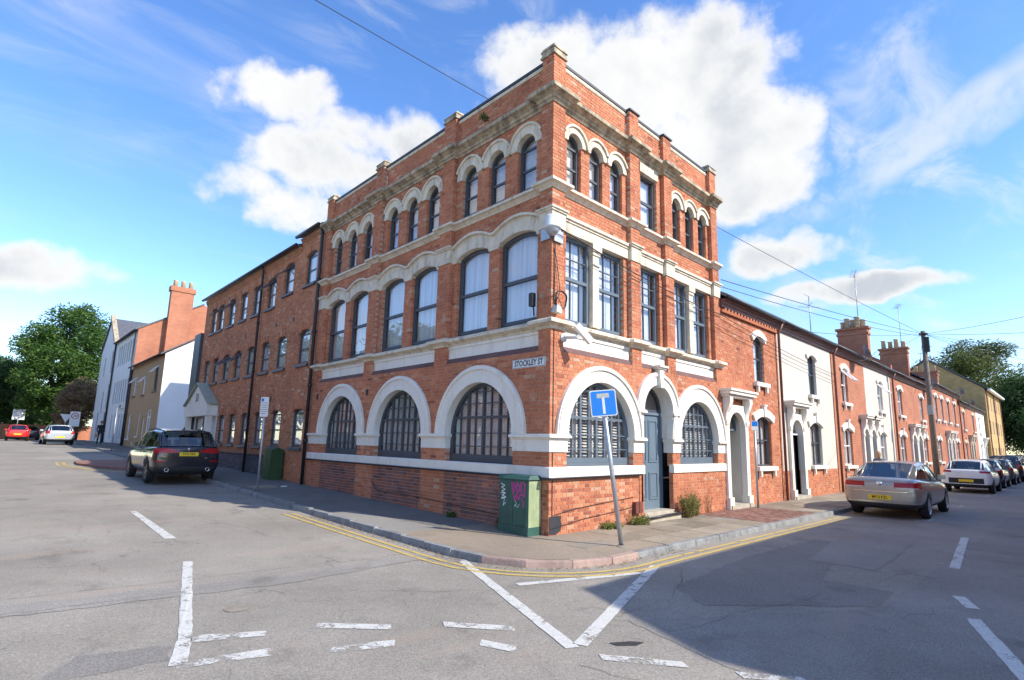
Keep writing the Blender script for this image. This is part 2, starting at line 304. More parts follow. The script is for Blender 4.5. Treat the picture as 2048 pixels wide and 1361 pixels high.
simple('tyre', (0.018, 0.018, 0.019), 0.85, 0.2, 20); simple('alloy', (0.55, 0.56, 0.58), 0.3, 0.08, 9, metal=0.8); simple('alloy_dark', (0.16, 0.165, 0.17), 0.35, 0.1, 9, metal=0.7)
simple('chrome', (0.7, 0.71, 0.72), 0.15, 0.03, 5, metal=1.0)
simple('lamp_red', (0.40, 0.010, 0.014), 0.12, 0.2, 25); simple('lamp_clear', (0.7, 0.68, 0.66), 0.12, 0.1, 25)
def asphalt(name, base, fleck, tone, cracks=True):
    m, nt, b = new_mat(name); P = coords(nt, 'World')
    n1 = N(nt, 'ShaderNodeTexNoise'); n1.inputs['Scale'].default_value = 0.35; n1.inputs['Detail'].default_value = 6; n1.inputs['Roughness'].default_value = 0.65; nt.links.new(P, n1.inputs['Vector'])
    r1 = ramp_node(nt, [(0.32, tuple(c*(1-tone) for c in base)), (0.5, base), (0.68, tuple(c*(1+tone) for c in base))]); nt.links.new(n1.outputs['Fac'], r1.inputs[0])
    n2 = N(nt, 'ShaderNodeTexNoise'); n2.inputs['Scale'].default_value = 75; n2.inputs['Detail'].default_value = 4; n2.inputs['Roughness'].default_value = 0.8; nt.links.new(P, n2.inputs['Vector'])
    mr = N(nt, 'ShaderNodeMapRange'); mr.inputs[1].default_value = 0.3; mr.inputs[2].default_value = 0.72; mr.inputs[3].default_value = 0.42; mr.inputs[4].default_value = 1.65; nt.links.new(n2.outputs['Fac'], mr.inputs[0])
    vm = N(nt, 'ShaderNodeVectorMath', operation='SCALE'); nt.links.new(r1.outputs[0], vm.inputs[0]); nt.links.new(mr.outputs[0], vm.inputs['Scale'])
    # reddish worn streaks
    mp_ = N(nt, 'ShaderNodeMapping'); mp_.inputs['Rotation'].default_value = (0, 0, 0.5); mp_.inputs['Scale'].default_value = (0.35, 1.6, 1); nt.links.new(P, mp_.inputs[0])
    n4 = N(nt, 'ShaderNodeTexNoise'); n4.inputs['Scale'].default_value = 0.9; n4.inputs['Detail'].default_value = 5; nt.links.new(mp_.outputs[0], n4.inputs['Vector'])
    mr4 = N(nt, 'ShaderNodeMapRange'); mr4.inputs[1].default_value = 0.58; mr4.inputs[2].default_value = 0.72; mr4.inputs[4].default_value = 0.45; nt.links.new(n4.outputs['Fac'], mr4.inputs[0])
    mx = N(nt, 'ShaderNodeMix', data_type='RGBA'); nt.links.new(mr4.outputs[0], mx.inputs['Factor']); nt.links.new(vm.outputs[0], mx.inputs['A']); mx.inputs['B'].default_value = rgba(fleck)
    n6 = N(nt, 'ShaderNodeTexNoise'); n6.inputs['Scale'].default_value = 1.3; n6.inputs['Detail'].default_value = 7; n6.inputs['Roughness'].default_value = 0.7; nt.links.new(P, n6.inputs['Vector'])
    m6 = N(nt, 'ShaderNodeMapRange'); m6.inputs[1].default_value = 0.56; m6.inputs[2].default_value = 0.72; m6.inputs[3].default_value = 1.0; m6.inputs[4].default_value = 0.70; nt.links.new(n6.outputs['Fac'], m6.inputs[0])
    v6 = N(nt, 'ShaderNodeVectorMath', operation='SCALE'); nt.links.new(mx.outputs['Result'], v6.inputs[0]); nt.links.new(m6.outputs[0], v6.inputs['Scale'])
    last = v6.outputs[0]
    if cracks:
        v = N(nt, 'ShaderNodeTexVoronoi', feature='DISTANCE_TO_EDGE'); v.inputs['Scale'].default_value = 0.55
        wn_ = N(nt, 'ShaderNodeTexNoise'); wn_.inputs['Scale'].default_value = 1.8; wn_.inputs['Detail'].default_value = 6; nt.links.new(P, wn_.inputs['Vector'])
        va = N(nt, 'ShaderNodeVectorMath', operation='MULTIPLY_ADD'); nt.links.new(wn_.outputs['Color'], va.inputs[0]); va.inputs[1].default_value = (1.1, 1.1, 0); nt.links.new(P, va.inputs[2]); nt.links.new(va.outputs[0], v.inputs['Vector'])
        mk = N(nt, 'ShaderNodeMapRange'); mk.inputs[1].default_value = 0.0; mk.inputs[2].default_value = 0.010; mk.inputs[3].default_value = 0.45; mk.inputs[4].default_value = 0.0; nt.links.new(v.outputs['Distance'], mk.inputs[0])
        n5 = N(nt, 'ShaderNodeTexNoise'); n5.inputs['Scale'].default_value = 0.5; nt.links.new(P, n5.inputs['Vector'])
        mk2 = N(nt, 'ShaderNodeMapRange'); mk2.inputs[1].default_value = 0.48; mk2.inputs[2].default_value = 0.6; nt.links.new(n5.outputs['Fac'], mk2.inputs[0])
        mm = N(nt, 'ShaderNodeMath', operation='MULTIPLY'); nt.links.new(mk.outputs[0], mm.inputs[0]); nt.links.new(mk2.outputs[0], mm.inputs[1])
        mx2 = N(nt, 'ShaderNodeMix', data_type='RGBA'); nt.links.new(mm.outputs[0], mx2.inputs['Factor']); nt.links.new(last, mx2.inputs['A']); mx2.inputs['B'].default_value = (0.03, 0.03, 0.03, 1)
        last = mx2.outputs['Result']
    nt.links.new(last, b.inputs['Base Color']); b.inputs['Roughness'].default_value = 0.88; b.inputs['Specular IOR Level'].default_value = 0.3
    bp = N(nt, 'ShaderNodeBump'); bp.inputs['Strength'].default_value = 0.55; bp.inputs['Distance'].default_value = 0.012
    nt.links.new(n2.outputs['Fac'], bp.inputs['Height']); nt.links.new(bp.outputs[0], b.inputs['Normal'])
asphalt('asphalt', (0.275, 0.250, 0.212), (0.37, 0.285, 0.22), 0.2)
asphalt('asphalt_patch', (0.215, 0.20, 0.178), (0.25, 0.21, 0.18), 0.15, False)
asphalt('asphalt_grit', (0.25, 0.232, 0.205), (0.30, 0.24, 0.195), 0.2, False)
asphalt('footway', (0.175, 0.163, 0.147), (0.18, 0.155, 0.13), 0.2)
asphalt('footway_light', (0.255, 0.24, 0.215), (0.28, 0.23, 0.17), 0.15, False)
asphalt('gravel_bound', (0.27, 0.22, 0.165), (0.33, 0.25, 0.17), 0.2, False)
asphalt('earth', (0.12, 0.11, 0.08), (0.14, 0.11, 0.08), 0.3, False)
def worn_paint(name, col, thr):
    m, nt, b = new_mat(name); out = nt.nodes['Material Output']; P = coords(nt, 'World')
    n = N(nt, 'ShaderNodeTexNoise'); n.inputs['Scale'].default_value = 5.5; n.inputs['Detail'].default_value = 9; n.inputs['Roughness'].default_value = 0.75; nt.links.new(P, n.inputs['Vector'])
    mr = N(nt, 'ShaderNodeMapRange'); nf = N(nt, 'ShaderNodeTexNoise'); nf.inputs['Scale'].default_value = 90; nf.inputs['Detail'].default_value = 3; nt.links.new(P, nf.inputs['Vector'])
    ad = N(nt, 'ShaderNodeMath', operation='MULTIPLY_ADD'); nt.links.new(nf.outputs['Fac'], ad.inputs[0]); ad.inputs[1].default_value = 0.28; nt.links.new(n.outputs['Fac'], ad.inputs[2])
    mr.inputs[1].default_value = thr+0.11; mr.inputs[2].default_value = thr+0.20; mr.inputs[4].default_value = 0.95; nt.links.new(ad.outputs[0], mr.inputs[0])
    n2 = N(nt, 'ShaderNodeTexNoise'); n2.inputs['Scale'].default_value = 60; n2.inputs['Detail'].default_value = 3; nt.links.new(P, n2.inputs['Vector'])
    r = ramp_node(nt, [(0.3, tuple(c*0.72 for c in col)), (0.6, col)]); nt.links.new(n2.outputs['Fac'], r.inputs[0]); nt.links.new(r.outputs[0], b.inputs['Base Color']); b.inputs['Roughness'].default_value = 0.7
    t = N(nt, 'ShaderNodeBsdfTransparent'); mx = N(nt, 'ShaderNodeMixShader'); nt.links.new(mr.outputs[0], mx.inputs[0]); nt.links.new(t.outputs[0], mx.inputs[1]); nt.links.new(b.outputs[0], mx.inputs[2]); nt.links.new(mx.outputs[0], out.inputs[0])
worn_paint('line_white', (0.62, 0.61, 0.56), 0.395); worn_paint('line_white_worn', (0.62, 0.61, 0.56), 0.455); worn_paint('line_yellow', (0.60, 0.43, 0.12), 0.39)

# ------------------------------------------------------------------ mesh helpers
def world_loc(o):
    v = Vector((0, 0, 0))
    while o: v = v + o.location; o = o.parent
    return v
class MB:
    def __init__(s): s.v = []; s.f = []; s.t = []; s.mi = []
    def add(s, pts, faces, tint=0.5, mi=0):
        k = len(s.v); s.v.extend(pts)
        for f in faces: s.f.append([i+k for i in f]); s.t.append(tint); s.mi.append(mi)
    def hexa(s, p, tint=0.5, mi=0, back=True):
        fs = [(0, 1, 2, 3), (0, 4, 5, 1), (1, 5, 6, 2), (2, 6, 7, 3), (3, 7, 4, 0)]
        if back: fs.append((4, 7, 6, 5))
        s.add(p, fs, tint, mi)
    def box(s, x0, x1, y0, y1, z0, z1, tint=0.5, mi=0):
        s.hexa([(x0, y0, z0), (x1, y0, z0), (x1, y0, z1), (x0, y0, z1), (x0, y1, z0), (x1, y1, z0), (x1, y1, z1), (x0, y1, z1)], tint, mi)
    def fbox(s, F, u0, u1, d0, d1, z0, z1, tint=0.5, back=True, mi=0):
        """box in facade coordinates, d1 is the front"""
        s.hexa([F(u0, d1, z0), F(u1, d1, z0), F(u1, d1, z1), F(u0, d1, z1), F(u0, d0, z0), F(u1, d0, z0), F(u1, d0, z1), F(u0, d0, z1)], tint, mi, back)
    def fpoly(s, F, poly, d0, d1, tint=0.5, mi=0):
        """prism over a polygon in (u,z), from d0 (back) to d1 (front)"""
        n = len(poly); k = len(s.v)
        s.v.extend([F(u, d1, z) for u, z in poly]); s.v.extend([F(u, d0, z) for u, z in poly])
        fs = [list(range(n)), list(range(2*n-1, n-1, -1))] + [[i, (i+1) % n, n+(i+1) % n, n+i] for i in range(n)]
        for f in fs: s.f.append([i+k for i in f]); s.t.append(tint); s.mi.append(mi)
    def ring(s, F, cu, cz, r0, r1, d0, d1, a0=0.0, a1=PI, n=28, tint=0.5, rz=1.0, mi=0):
        k = len(s.v)
        for i in range(n+1):
            a = a0+(a1-a0)*i/n; c, q = math.cos(a), math.sin(a)
            s.v.extend([F(cu+r0*c, d1, cz+r0*q*rz), F(cu+r1*c, d1, cz+r1*q*rz), F(cu+r1*c, d0, cz+r1*q*rz), F(cu+r0*c, d0, cz+r0*q*rz)])
        for i in range(n):
            A = k+4*i; B = A+4
            for j in range(4): s.f.append([A+j, A+(j+1) % 4, B+(j+1) % 4, B+j]); s.t.append(tint); s.mi.append(mi)
        for A in (k, k+4*n): s.f.append([A, A+1, A+2, A+3]); s.t.append(tint); s.mi.append(mi)
    def sweep(s, path, prof, closed=False):
        """profile points (d,z) swept along plan path [(x,y[,z])], outward = right of travel, mitred"""
        n = len(path); m = len(prof); k = len(s.v); offs = []
        for i in range(n):
            def nor(a, b):
                dx, dy = b[0]-a[0], b[1]-a[1]; l = math.hypot(dx, dy); return (dy/l, -dx/l)
            if i == 0: nx, ny = nor(path[0], path[1]); sc = 1
            elif i == n-1: nx, ny = nor(path[-2], path[-1]); sc = 1
            else:
                a = nor(path[i-1], path[i]); b = nor(path[i], path[i+1]); nx, ny = a[0]+b[0], a[1]+b[1]
                sc = 2/max(0.2, nx*nx+ny*ny)
            offs.append((nx*sc, ny*sc))
        for (p, o) in zip(path, offs):
            z0 = p[2] if len(p) > 2 else 0
            for d, z in prof: s.v.append((p[0]+o[0]*d, p[1]+o[1]*d, z+z0))
        for i in range(n-1):
            for j in range(m):
                a = k+i*m+j; b = k+i*m+(j+1) % m; s.f.append([a, b, b+m, a+m]); s.t.append(0.5); s.mi.append(0)
        s.f.append([k+j for j in range(m)]); s.t.append(0.5); s.mi.append(0)
        s.f.append([k+(n-1)*m+j for j in range(m-1, -1, -1)]); s.t.append(0.5); s.mi.append(0)
    def tube(s, pts, r, n=8, caps=True, mi=0):
        k0 = len(s.v); P = [Vector(p) for p in pts]; rr = r if isinstance(r, (list, tuple)) else [r]*len(P)
        prev = None
        for i, p in enumerate(P):
            t = (P[min(i+1, len(P)-1)]-P[max(i-1, 0)]).normalized()
            ref = prev if prev is not None else (Vector((0, 0, 1)) if abs(t.z) < 0.9 else Vector((1, 0, 0)))
            a = (ref - t*ref.dot(t)).normalized(); b = t.cross(a); prev = a
            for j in range(n):
                g = 2*PI*j/n; s.v.append(tuple(p+(a*math.cos(g)+b*math.sin(g))*rr[i]))
        for i in range(len(P)-1):
            for j in range(n):
                a = k0+i*n+j; b = k0+i*n+(j+1) % n; s.f.append([a, b, b+n, a+n]); s.t.append(0.5); s.mi.append(mi)
        if caps:
            s.f.append([k0+j for j in range(n)]); s.t.append(0.5); s.mi.append(mi)
            e = k0+(len(P)-1)*n; s.f.append([e+j for j in range(n-1, -1, -1)]); s.t.append(0.5); s.mi.append(mi)
    def lathe(s, c, prof, n=20, axis='z', mi=0):
        """profile (r,h) round an axis through c"""
        k = len(s.v); m = len(prof)
        for j in range(n):
            a = 2*PI*j/n; ca, sa = math.cos(a), math.sin(a)
            for r, h in prof:
                if axis == 'z': s.v.append((c[0]+r*ca, c[1]+r*sa, c[2]+h))
                elif axis == 'y': s.v.append((c[0]+r*ca, c[1]+h, c[2]+r*sa))
                else: s.v.append((c[0]+h, c[1]+r*ca, c[2]+r*sa))
        for j in range(n):
            for i in range(m-1):
                a = k+j*m+i; b = k+((j+1) % n)*m+i; s.f.append([a, b, b+1, a+1]); s.t.append(0.5); s.mi.append(mi)
    def build(s, name, mat, parent=None, smooth=False, local=False, recalc=True, kind=None):
        off = Vector((0, 0, 0)) if (local or parent is None) else world_loc(parent)
        me = bpy.data.meshes.new(name)
        vs = s.v if off.length == 0 else [(a-off.x, b-off.y, c-off.z) for a, b, c in s.v]
        me.from_pydata(vs, [], s.f)
        for mm in (mat if isinstance(mat, (list, tuple)) else [mat]): me.materials.append(MATS[mm])
        if any(s.mi): me.polygons.foreach_set('material_index', s.mi)
        at = me.attributes.new('tint', 'FLOAT', 'FACE'); at.data.foreach_set('value', s.t)
        if recalc:
            bm = bmesh.new(); bm.from_mesh(me); bmesh.ops.recalc_face_normals(bm, faces=bm.faces); bm.to_mesh(me); bm.free()
        if smooth: me.polygons.foreach_set('use_smooth', [True]*len(me.polygons))
        me.update()
        o = bpy.data.objects.new(name, me); COL.objects.link(o)
        if parent is not None: o.parent = parent
        if kind: o['kind'] = kind
        return o
def tag(o, label, cat, group=None):
    o['label'] = label; o['category'] = cat
    if group: o['group'] = group
    return o
def thing(name, label, cat, loc=(0, 0, 0), rz=0.0, group=None):
    o = bpy.data.objects.new(name, None); COL.objects.link(o); o.location = loc; o.rotation_euler = (0, 0, rz); o.empty_display_size = 0.3
    return tag(o, label, cat, group)
def struct(o): o['kind'] = 'structure'; return o
def text_mb(body, size, bold=0.0, width=1.0):
    """lettering as polygons: returns (points2d, faces) centred on the origin"""
    cu = bpy.data.curves.new('lettering', 'FONT'); cu.body = body; cu.size = size; cu.align_x = 'CENTER'; cu.align_y = 'CENTER'; cu.offset = bold; cu.resolution_u = 3
    ob = bpy.data.objects.new('lettering', cu); COL.objects.link(ob)
    dg = bpy.context.evaluated_depsgraph_get(); me = ob.evaluated_get(dg).to_mesh()
    pts = [(v.co.x*width, v.co.y) for v in me.vertices]; fs = [list(p.vertices) for p in me.polygons]
    ob.evaluated_get(dg).to_mesh_clear(); bpy.data.objects.remove(ob); bpy.data.curves.remove(cu)
    return pts, fs
def lettering(name, body, size, F, u, z, d, mat, parent, flip=1, bold=0.0, width=1.0, local=False):
    pts, fs = text_mb(body, size, bold, width); mb = MB()
    mb.v = [F(u+flip*x, d, z+y) for x, y in pts]; mb.f = fs; mb.t = [0.5]*len(fs); mb.mi = [0]*len(fs)
    return mb.build(name, mat, parent, recalc=False, local=local)
# facade frames: F(u, d, z) with u along the wall, d outwards
def FL(u, d, z): return (-d, u, z)           # walls facing -x (left street)
def FR(u, d, z): return (u, -d, z)           # walls facing -y (right street)
def clip_convex(poly, P):
    """Sutherland-Hodgman, P convex counter-clockwise"""
    out = list(poly)
    for i in range(len(P)):
        ax, ay = P[i]; bx, by = P[(i+1) % len(P)]; ins = out; out = []
        if not ins: break
        def side(p): return (bx-ax)*(p[1]-ay)-(by-ay)*(p[0]-ax)
        for j in range(len(ins)):
            p, q = ins[j], ins[(j+1) % len(ins)]; sp, sq = side(p), side(q)
            if sp >= -1e-9: out.append(p)
            if (sp > 1e-9 and sq < -1e-9) or (sp < -1e-9 and sq > 1e-9):
                t = sp/(sp-sq); out.append((p[0]+(q[0]-p[0])*t, p[1]+(q[1]-p[1])*t))
    return out
def area(p): return 0.5*abs(sum(p[i][0]*p[(i+1) % len(p)][1]-p[(i+1) % len(p)][0]*p[i][1] for i in range(len(p))))
def inset(P, w):
    n = len(P); out = []
    for i in range(n):
        a, b, c = P[i-1], P[i], P[(i+1) % n]
        def ln(p, q):
            dx, dy = q[0]-p[0], q[1]-p[1]; l = math.hypot(dx, dy); nx, ny = -dy/l, dx/l
            return (nx, ny, nx*(p[0]+nx*w)+ny*(p[1]+ny*w))
        n1, n2 = ln(a, b), ln(b, c); det = n1[0]*n2[1]-n1[1]*n2[0]
        if abs(det) < 1e-6: out.append((b[0]+n1[0]*w, b[1]+n1[1]*w))
        else: out.append(((n1[2]*n2[1]-n1[1]*n2[2])/det, (n1[0]*n2[2]-n1[2]*n2[0])/det))
    return out
def rect(u0, u1, z0, z1): return [(u0, z0), (u1, z0), (u1, z1), (u0, z1)]
def arched(u0, u1, z0, zs, n=16):
    c, r = (u0+u1)/2, (u1-u0)/2
    return [(u0, z0), (u1, z0)] + [(c+r*math.cos(PI*i/n), zs+r*math.sin(PI*i/n)) for i in range(n+1)]
def segmental(u0, u1, z0, zs, rise, n=8):
    c, h = (u0+u1)/2, (u1-u0)/2; R = (h*h+rise*rise)/(2*rise); a0 = math.asin(h/R)
    return [(u0, z0), (u1, z0)] + [(c+R*math.sin(a0-2*a0*i/n), zs+rise-R+R*math.cos(a0-2*a0*i/n)) for i in range(n+1)]
def window(F, poly, d, parent, fw=0.06, vb=(), hb=(), bw=0.03, heavy=(), frame='frame_grey', fd=0.07, back=None, backd=0.07, glass='glass', name='window', mid_closer=None):
    """frame ring and bars (the window itself) with each pane a child; back = material of the sheet behind the panes"""
    mb = MB(); n = len(poly); Q = inset(poly, fw); k = len(mb.v)
    for ring_, dd in ((poly, d), (Q, d), (Q, d-fd), (poly, d-fd)): mb.v.extend([F(u, dd, z) for u, z in ring_])
    for a, b in ((0, 1), (1, 2), (2, 3), (3, 0)):
        for i in range(n):
            j = (i+1) % n; mb.f.append([k+a*n+i, k+a*n+j, k+b*n+j, k+b*n+i]); mb.t.append(0.5); mb.mi.append(0)
    us = [p[0] for p in Q]; zs = [p[1] for p in Q]; lo, hi, zl, zh = min(us), max(us), min(zs), max(zs)
    for u in vb:
        c = clip_convex(rect(u-bw/2, u+bw/2, zl, zh), Q)
        if len(c) > 2: mb.fpoly(F, c, d-fd+0.01, d-0.012)
    for z in hb:
        w = bw*(2.2 if z in heavy else 1.0); c = clip_convex(rect(lo, hi, z-w/2, z+w/2), Q)
        if len(c) > 2: mb.fpoly(F, c, d-fd+0.01, d-(0.004 if z in heavy else 0.015))
    w = mb.build(name, frame, parent)
    uu = [lo]+sorted(vb)+[hi]; zz = [zl]+sorted(hb)+[zh]
    for i in range(len(uu)-1):
        for j in range(len(zz)-1):
            c = clip_convex(rect(uu[i]-0.004, uu[i+1]+0.004, zz[j]-0.004, zz[j+1]+0.004), Q)
            if len(c) > 2 and area(c) > 0.002:
                p = MB(); p.fpoly(F, c, d-fd*0.62, d-fd*0.52); p.build('pane', glass, w)
    if back:
        p = MB(); p.fpoly(F, inset(poly, 0.01), d-fd-backd-0.01, d-fd-backd); p.build('blind_or_tone_sheet' if back != 'curtain' else 'curtain', back, w)  # also names plain dark sheets, and pale ones standing in for sky reflection
    return w
# brickwork: real bricks in courses, each proud of its mortar bed
class Hole:
    def __init__(s, u0, u1, z0, z1, arch=None): s.a = (u0, u1, z0, z1); s.arch = arch   # arch = (cu, cz, r): opening above cz follows the circle
    def span(s, za, zb):
        u0, u1, z0, z1 = s.a
        if s.arch is None: return (u0, u1) if (zb > z0+0.01 and za < z1-0.01) else None
        cu, cz, r = s.arch; zm = za
        if zb <= z0+0.01 or zm >= cz+r: return None
        if zm <= cz: return (u0, u1)
        h = math.sqrt(max(0, r*r-(zm-cz)**2)); return (cu-h, cu+h)
def courses(F, u0, u1, z0, z1, d, holes, bricks, mort, depth=0.11, tint=None, singles=None, H=0.075, corner=None, shade=0.0):
    nrow = max(1, int(round((z1-z0)/H))); h = (z1-z0)/nrow
    for k in range(nrow):
        za, zb = z0+k*h, z0+(k+1)*h; iv = [(u0, u1)]
        for hl in holes:
            sp = hl.span(za, zb)
            if sp:
                nv = []
                for a, b in iv:
                    if sp[0] > a: nv.append((a, min(b, sp[0])))
                    if sp[1] < b: nv.append((max(a, sp[1]), b))
                iv = [(a, b) for a, b in nv if b-a > 0.012]
        if corner is not None and int(round(za/H)) % 2 == corner: iv = [(max(a, u0+depth+.003), b) for a, b in iv if b > u0+.19]
        gk = int(round(za/H)); off = 0.0 if gk % 2 == 0 else 0.16875
        for a, b in iv:
            mort.fbox(F, a+.006, b-.006, d-depth, d-0.007, za, zb, back=False)
            u = math.floor((a-off)/0.3375)*0.3375+off; seq = 0
            while u < b:
                for L in (0.215, 0.1025):
                    p, q = max(a, u), min(b, u+L); full = (p == u and q == u+L)
                    if q-p > 0.02:
                        t = tint(p, za) if tint else min(1, max(0, rnd.gauss(0.57, 0.19)-shade))
                        e = rnd.uniform(-0.002, 0.002)
                        if singles is not None and full and singles(p, q, za, zb, d): pass
                        else: bricks.fbox(F, p, q, d-depth+0.002, d+e, za+0.005, zb-0.005, t, back=False)
                    u += L+0.01
def strip_wall(F, u0, u1, z0, z1, d, holes, mb, depth=0.11):
    """plain wall with rectangular holes (u0,u1,z0,z1), cut into butting boxes"""
    us = sorted(set([u0, u1]+[h[0] for h in holes]+[h[1] for h in holes])); us = [u for u in us if u0 <= u <= u1]
    for i in range(len(us)-1):
        a, b = us[i], us[i+1]; zz = [(z0, z1)]
        for h in holes:
            if h[0] <= a+1e-6 and h[1] >= b-1e-6:
                nz = []
                for p, q in zz:
                    if h[2] > p: nz.append((p, min(q, h[2])))
                    if h[3] < q: nz.append((max(p, h[3]), q))
                zz = nz
        for p, q in zz:
            if q-p > 0.005: mb.fbox(F, a, b, d-depth, d, p, q)
def gz(y):
    """level of the footway: the left street climbs"""
    if y <= 0: return 0.0
    if y < 46: return 0.02*y
    return 0.92 + 0.10*(1-math.exp(-(y-46)/10))

# ------------------------------------------------------------------ the corner building
B = thing('corner_building', 'three storey red brick corner building with cream arches and stone cornice', 'building', (0, 0, 0))
LB = 10.55; RB = 7.22; REC = -0.11
LPIL = [(0, .33), (3.33, 3.80), (6.80, 7.25), (10.13, LB)]; LBAY = [(.33, 3.33), (3.80, 6.80), (7.25, 10.13)]
RPIL = [(0, .37), (2.74, 3.12), (4.28, 4.66), (6.85, RB)]; RBAY = [(.37, 2.74), (3.12, 4.28), (4.66, 6.85)]
LARCH = [(2.09, 1.11, 1.48), (5.27, 1.12, 1.48), (8.44, 1.11, 1.48)]           # centre, inner and outer radius
RARCH = [(1.61, 1.12, 1.46), (5.755, 1.0, 1.44)]
DOOR = (3.765, 0.63, 0.93)                                                     # arch springs at 2.46
SPR = 1.83
bk, bp_, mo = MB(), MB(), MB()
BRICK_ME = {}
def brick_mesh(L, face):
    key = (round(L, 3), face)
    if key not in BRICK_ME:
        F = FL if face == 'L' else FR; m = MB(); m.fbox(F, 0, L, -0.108, 0.0, 0.005, 0.07); o = m.build('brick', 'brick_red_single'); BRICK_ME[key] = o.data; bpy.data.objects.remove(o)
    return BRICK_ME[key]
def single_on(face, umax, zmax):
    F = FL if face == 'L' else FR
    def f(p, q, za, zb, d):
        if p > umax or za > zmax or za < -0.01: return False
        o = bpy.data.objects.new('brick', brick_mesh(q-p, face)); COL.objects.link(o); o.parent = B; o.location = F(p, rnd.uniform(-.0025, .0025), za); return True
    return f
# ground storey, left street: plinth with purple infill below the windows, piers, spandrels
lh = [Hole(c-r, c+r, 1.2, 1.83, (c, SPR, r+0.12)) for c, r, _ in LARCH]
edges = [0.0] + [e for c, r, _ in LARCH for e in (c-r, c+r)] + [LB]
for i in range(len(edges)-1):
    courses(FL, edges[i], edges[i+1], -0.075, 1.05, 0.0, [], bp_ if i % 2 else bk, mo, singles=single_on('L', 0.85, 0.86) if i == 0 else None, corner=0 if i == 0 else None)
courses(FL, 0, LB, 1.2, 3.45, 0.0, lh, bk, mo, corner=0, depth=.15)
rh = [Hole(c-r, c+r, 1.2, 1.83, (c, SPR, r+0.1)) for c, r, _ in RARCH] + [Hole(DOOR[0]-DOOR[1], DOOR[0]+DOOR[1], 0.0, 2.46, (DOOR[0], 2.46, DOOR[1]+.1))]
door_hole = [Hole(DOOR[0]-DOOR[1], DOOR[0]+DOOR[1], -0.1, 3.0)]
courses(FR, 0, RB, -0.075, 1.05, 0.0, door_hole, bk, mo, singles=single_on('R', 2.75, 0.97), corner=1)
courses(FR, 0, RB, 1.2, 3.45, 0.0, rh, bk, mo, corner=1, depth=.15)
# dark sloping course under the white panels, pilaster strips and bays above
for F, pil, bay, top in ((FL, LPIL, LBAY, 9.76), (FR, RPIL, RBAY, 9.76)):
    for a, b in pil: courses(F, a, b, 3.45, top, 0.0, [], bk, mo, depth=0.11, corner=None if a > 0 else (0 if F is FL else 1))
dk = MB()
for F, bay in ((FL, LBAY), (FR, RBAY)):
    for a, b in bay:
        dk.hexa([F(a, 0.0, 3.45), F(b, 0.0, 3.45), F(b, -0.075, 3.57), F(a, -0.075, 3.57), F(a, -.2, 3.45), F(b, -.2, 3.45), F(b, -.2, 3.57), F(a, -.2, 3.57)], 0.3)
dk.build('sloping_course', 'brick_purple', B)
WIN1 = []            # first floor openings on the left street: (u0,u1)
for a, b in LBAY:
    c = (a+b)/2; WIN1 += [(c-1.33, c-0.18), (c+0.18, c+1.33)]
TRI = 0.97
lh1 = [Hole(a, b, 4.1, 6.12) for a, b in WIN1] + [Hole((a+b)/2+k*TRI-.28, (a+b)/2+k*TRI+.28, 7.02, 8.01, ((a+b)/2+k*TRI, 8.01, .34)) for a, b in LBAY for k in (-1, 0, 1)]
for a, b in LBAY:
    courses(FL, a, b, 4.05, 9.70, REC, [h for h in lh1 if a <= h.a[0] <= b], bk, mo)
RW1 = [(.55, 1.42), (1.68, 2.58), (3.30, 4.13), (4.86, 5.60), (5.86, 6.70)]
RW2 = [(1.555-.765, .235), (1.555, .235), (1.555+.765, .235), (5.755-.73, .225), (5.755, .225), (5.755+.73, .225)]
rh1 = [Hole(.55, 2.58, 4.1, 6.3), Hole(3.30, 4.13, 4.1, 6.3), Hole(4.86, 6.70, 4.1, 6.3), Hole(3.34, 4.08, 7.02, 8.72)] + [Hole(c-r, c+r, 7.02, 8.05, (c, 8.05, r+.06)) for c, r in RW2]
for a, b in RBAY:
    courses(FR, a, b, 4.05, 9.70, REC, [h for h in rh1 if a <= h.a[0] <= b], bk, mo)
o = bk.build('brickwork', 'brick_red', B, recalc=False, kind='stuff'); o = bp_.build('purple_brickwork', 'brick_purple', B, recalc=False, kind='stuff'); mo.build('mortar', 'mortar', B, recalc=False)
core = MB(); core.box(0.55, RB-0.02, 0.55, LB-0.02, -0.1, 9.5); core.build('interior', 'interior_dark', B)
rw = MB(); rw.box(RB-0.115, RB-0.003, 0.13, LB, 5.5, 9.6); rw.box(0.13, RB-0.13, LB-0.12, LB-0.003, 8.0, 9.6); rw.build('side_wall', 'brick_far_y', B)
# plan of the wall line above the first floor, from the far end of the left street round the corner
def plan(dx=0.0):
    p = [(0, LB)]
    for a, b in reversed(LBAY): p += [(0, b), (-REC, b), (-REC, a), (0, a)]
    p.append((0, 0))
    for a, b in RBAY: p += [(a, 0), (a, -REC), (b, -REC), (b, 0)]
    p.append((RB, 0)); return p
def flat_plan(): return [(0, LB), (0, 0), (RB, 0)]
def part_sweep(name, prof, mat, path=None):
    m = MB(); m.sweep(path or plan(), prof); return m.build(name, mat, B)
# white band round the plinth, broken at the door
m = MB(); m.sweep([(0, LB), (0, 0), (DOOR[0]-DOOR[1]+.004, 0)], [(-.13, 1.04), (.035, 1.04), (.035, 1.215), (.015, 1.235), (-.1, 1.235)]); m.build('plinth_band', 'white_paint', B)
m = MB(); m.sweep([(DOOR[0]+DOOR[1]-.004, 0), (RB, 0)], [(-.1, 1.04), (.035, 1.04), (.035, 1.215), (.015, 1.235), (-.1, 1.235)]); m.build('plinth_band', 'white_paint', B)
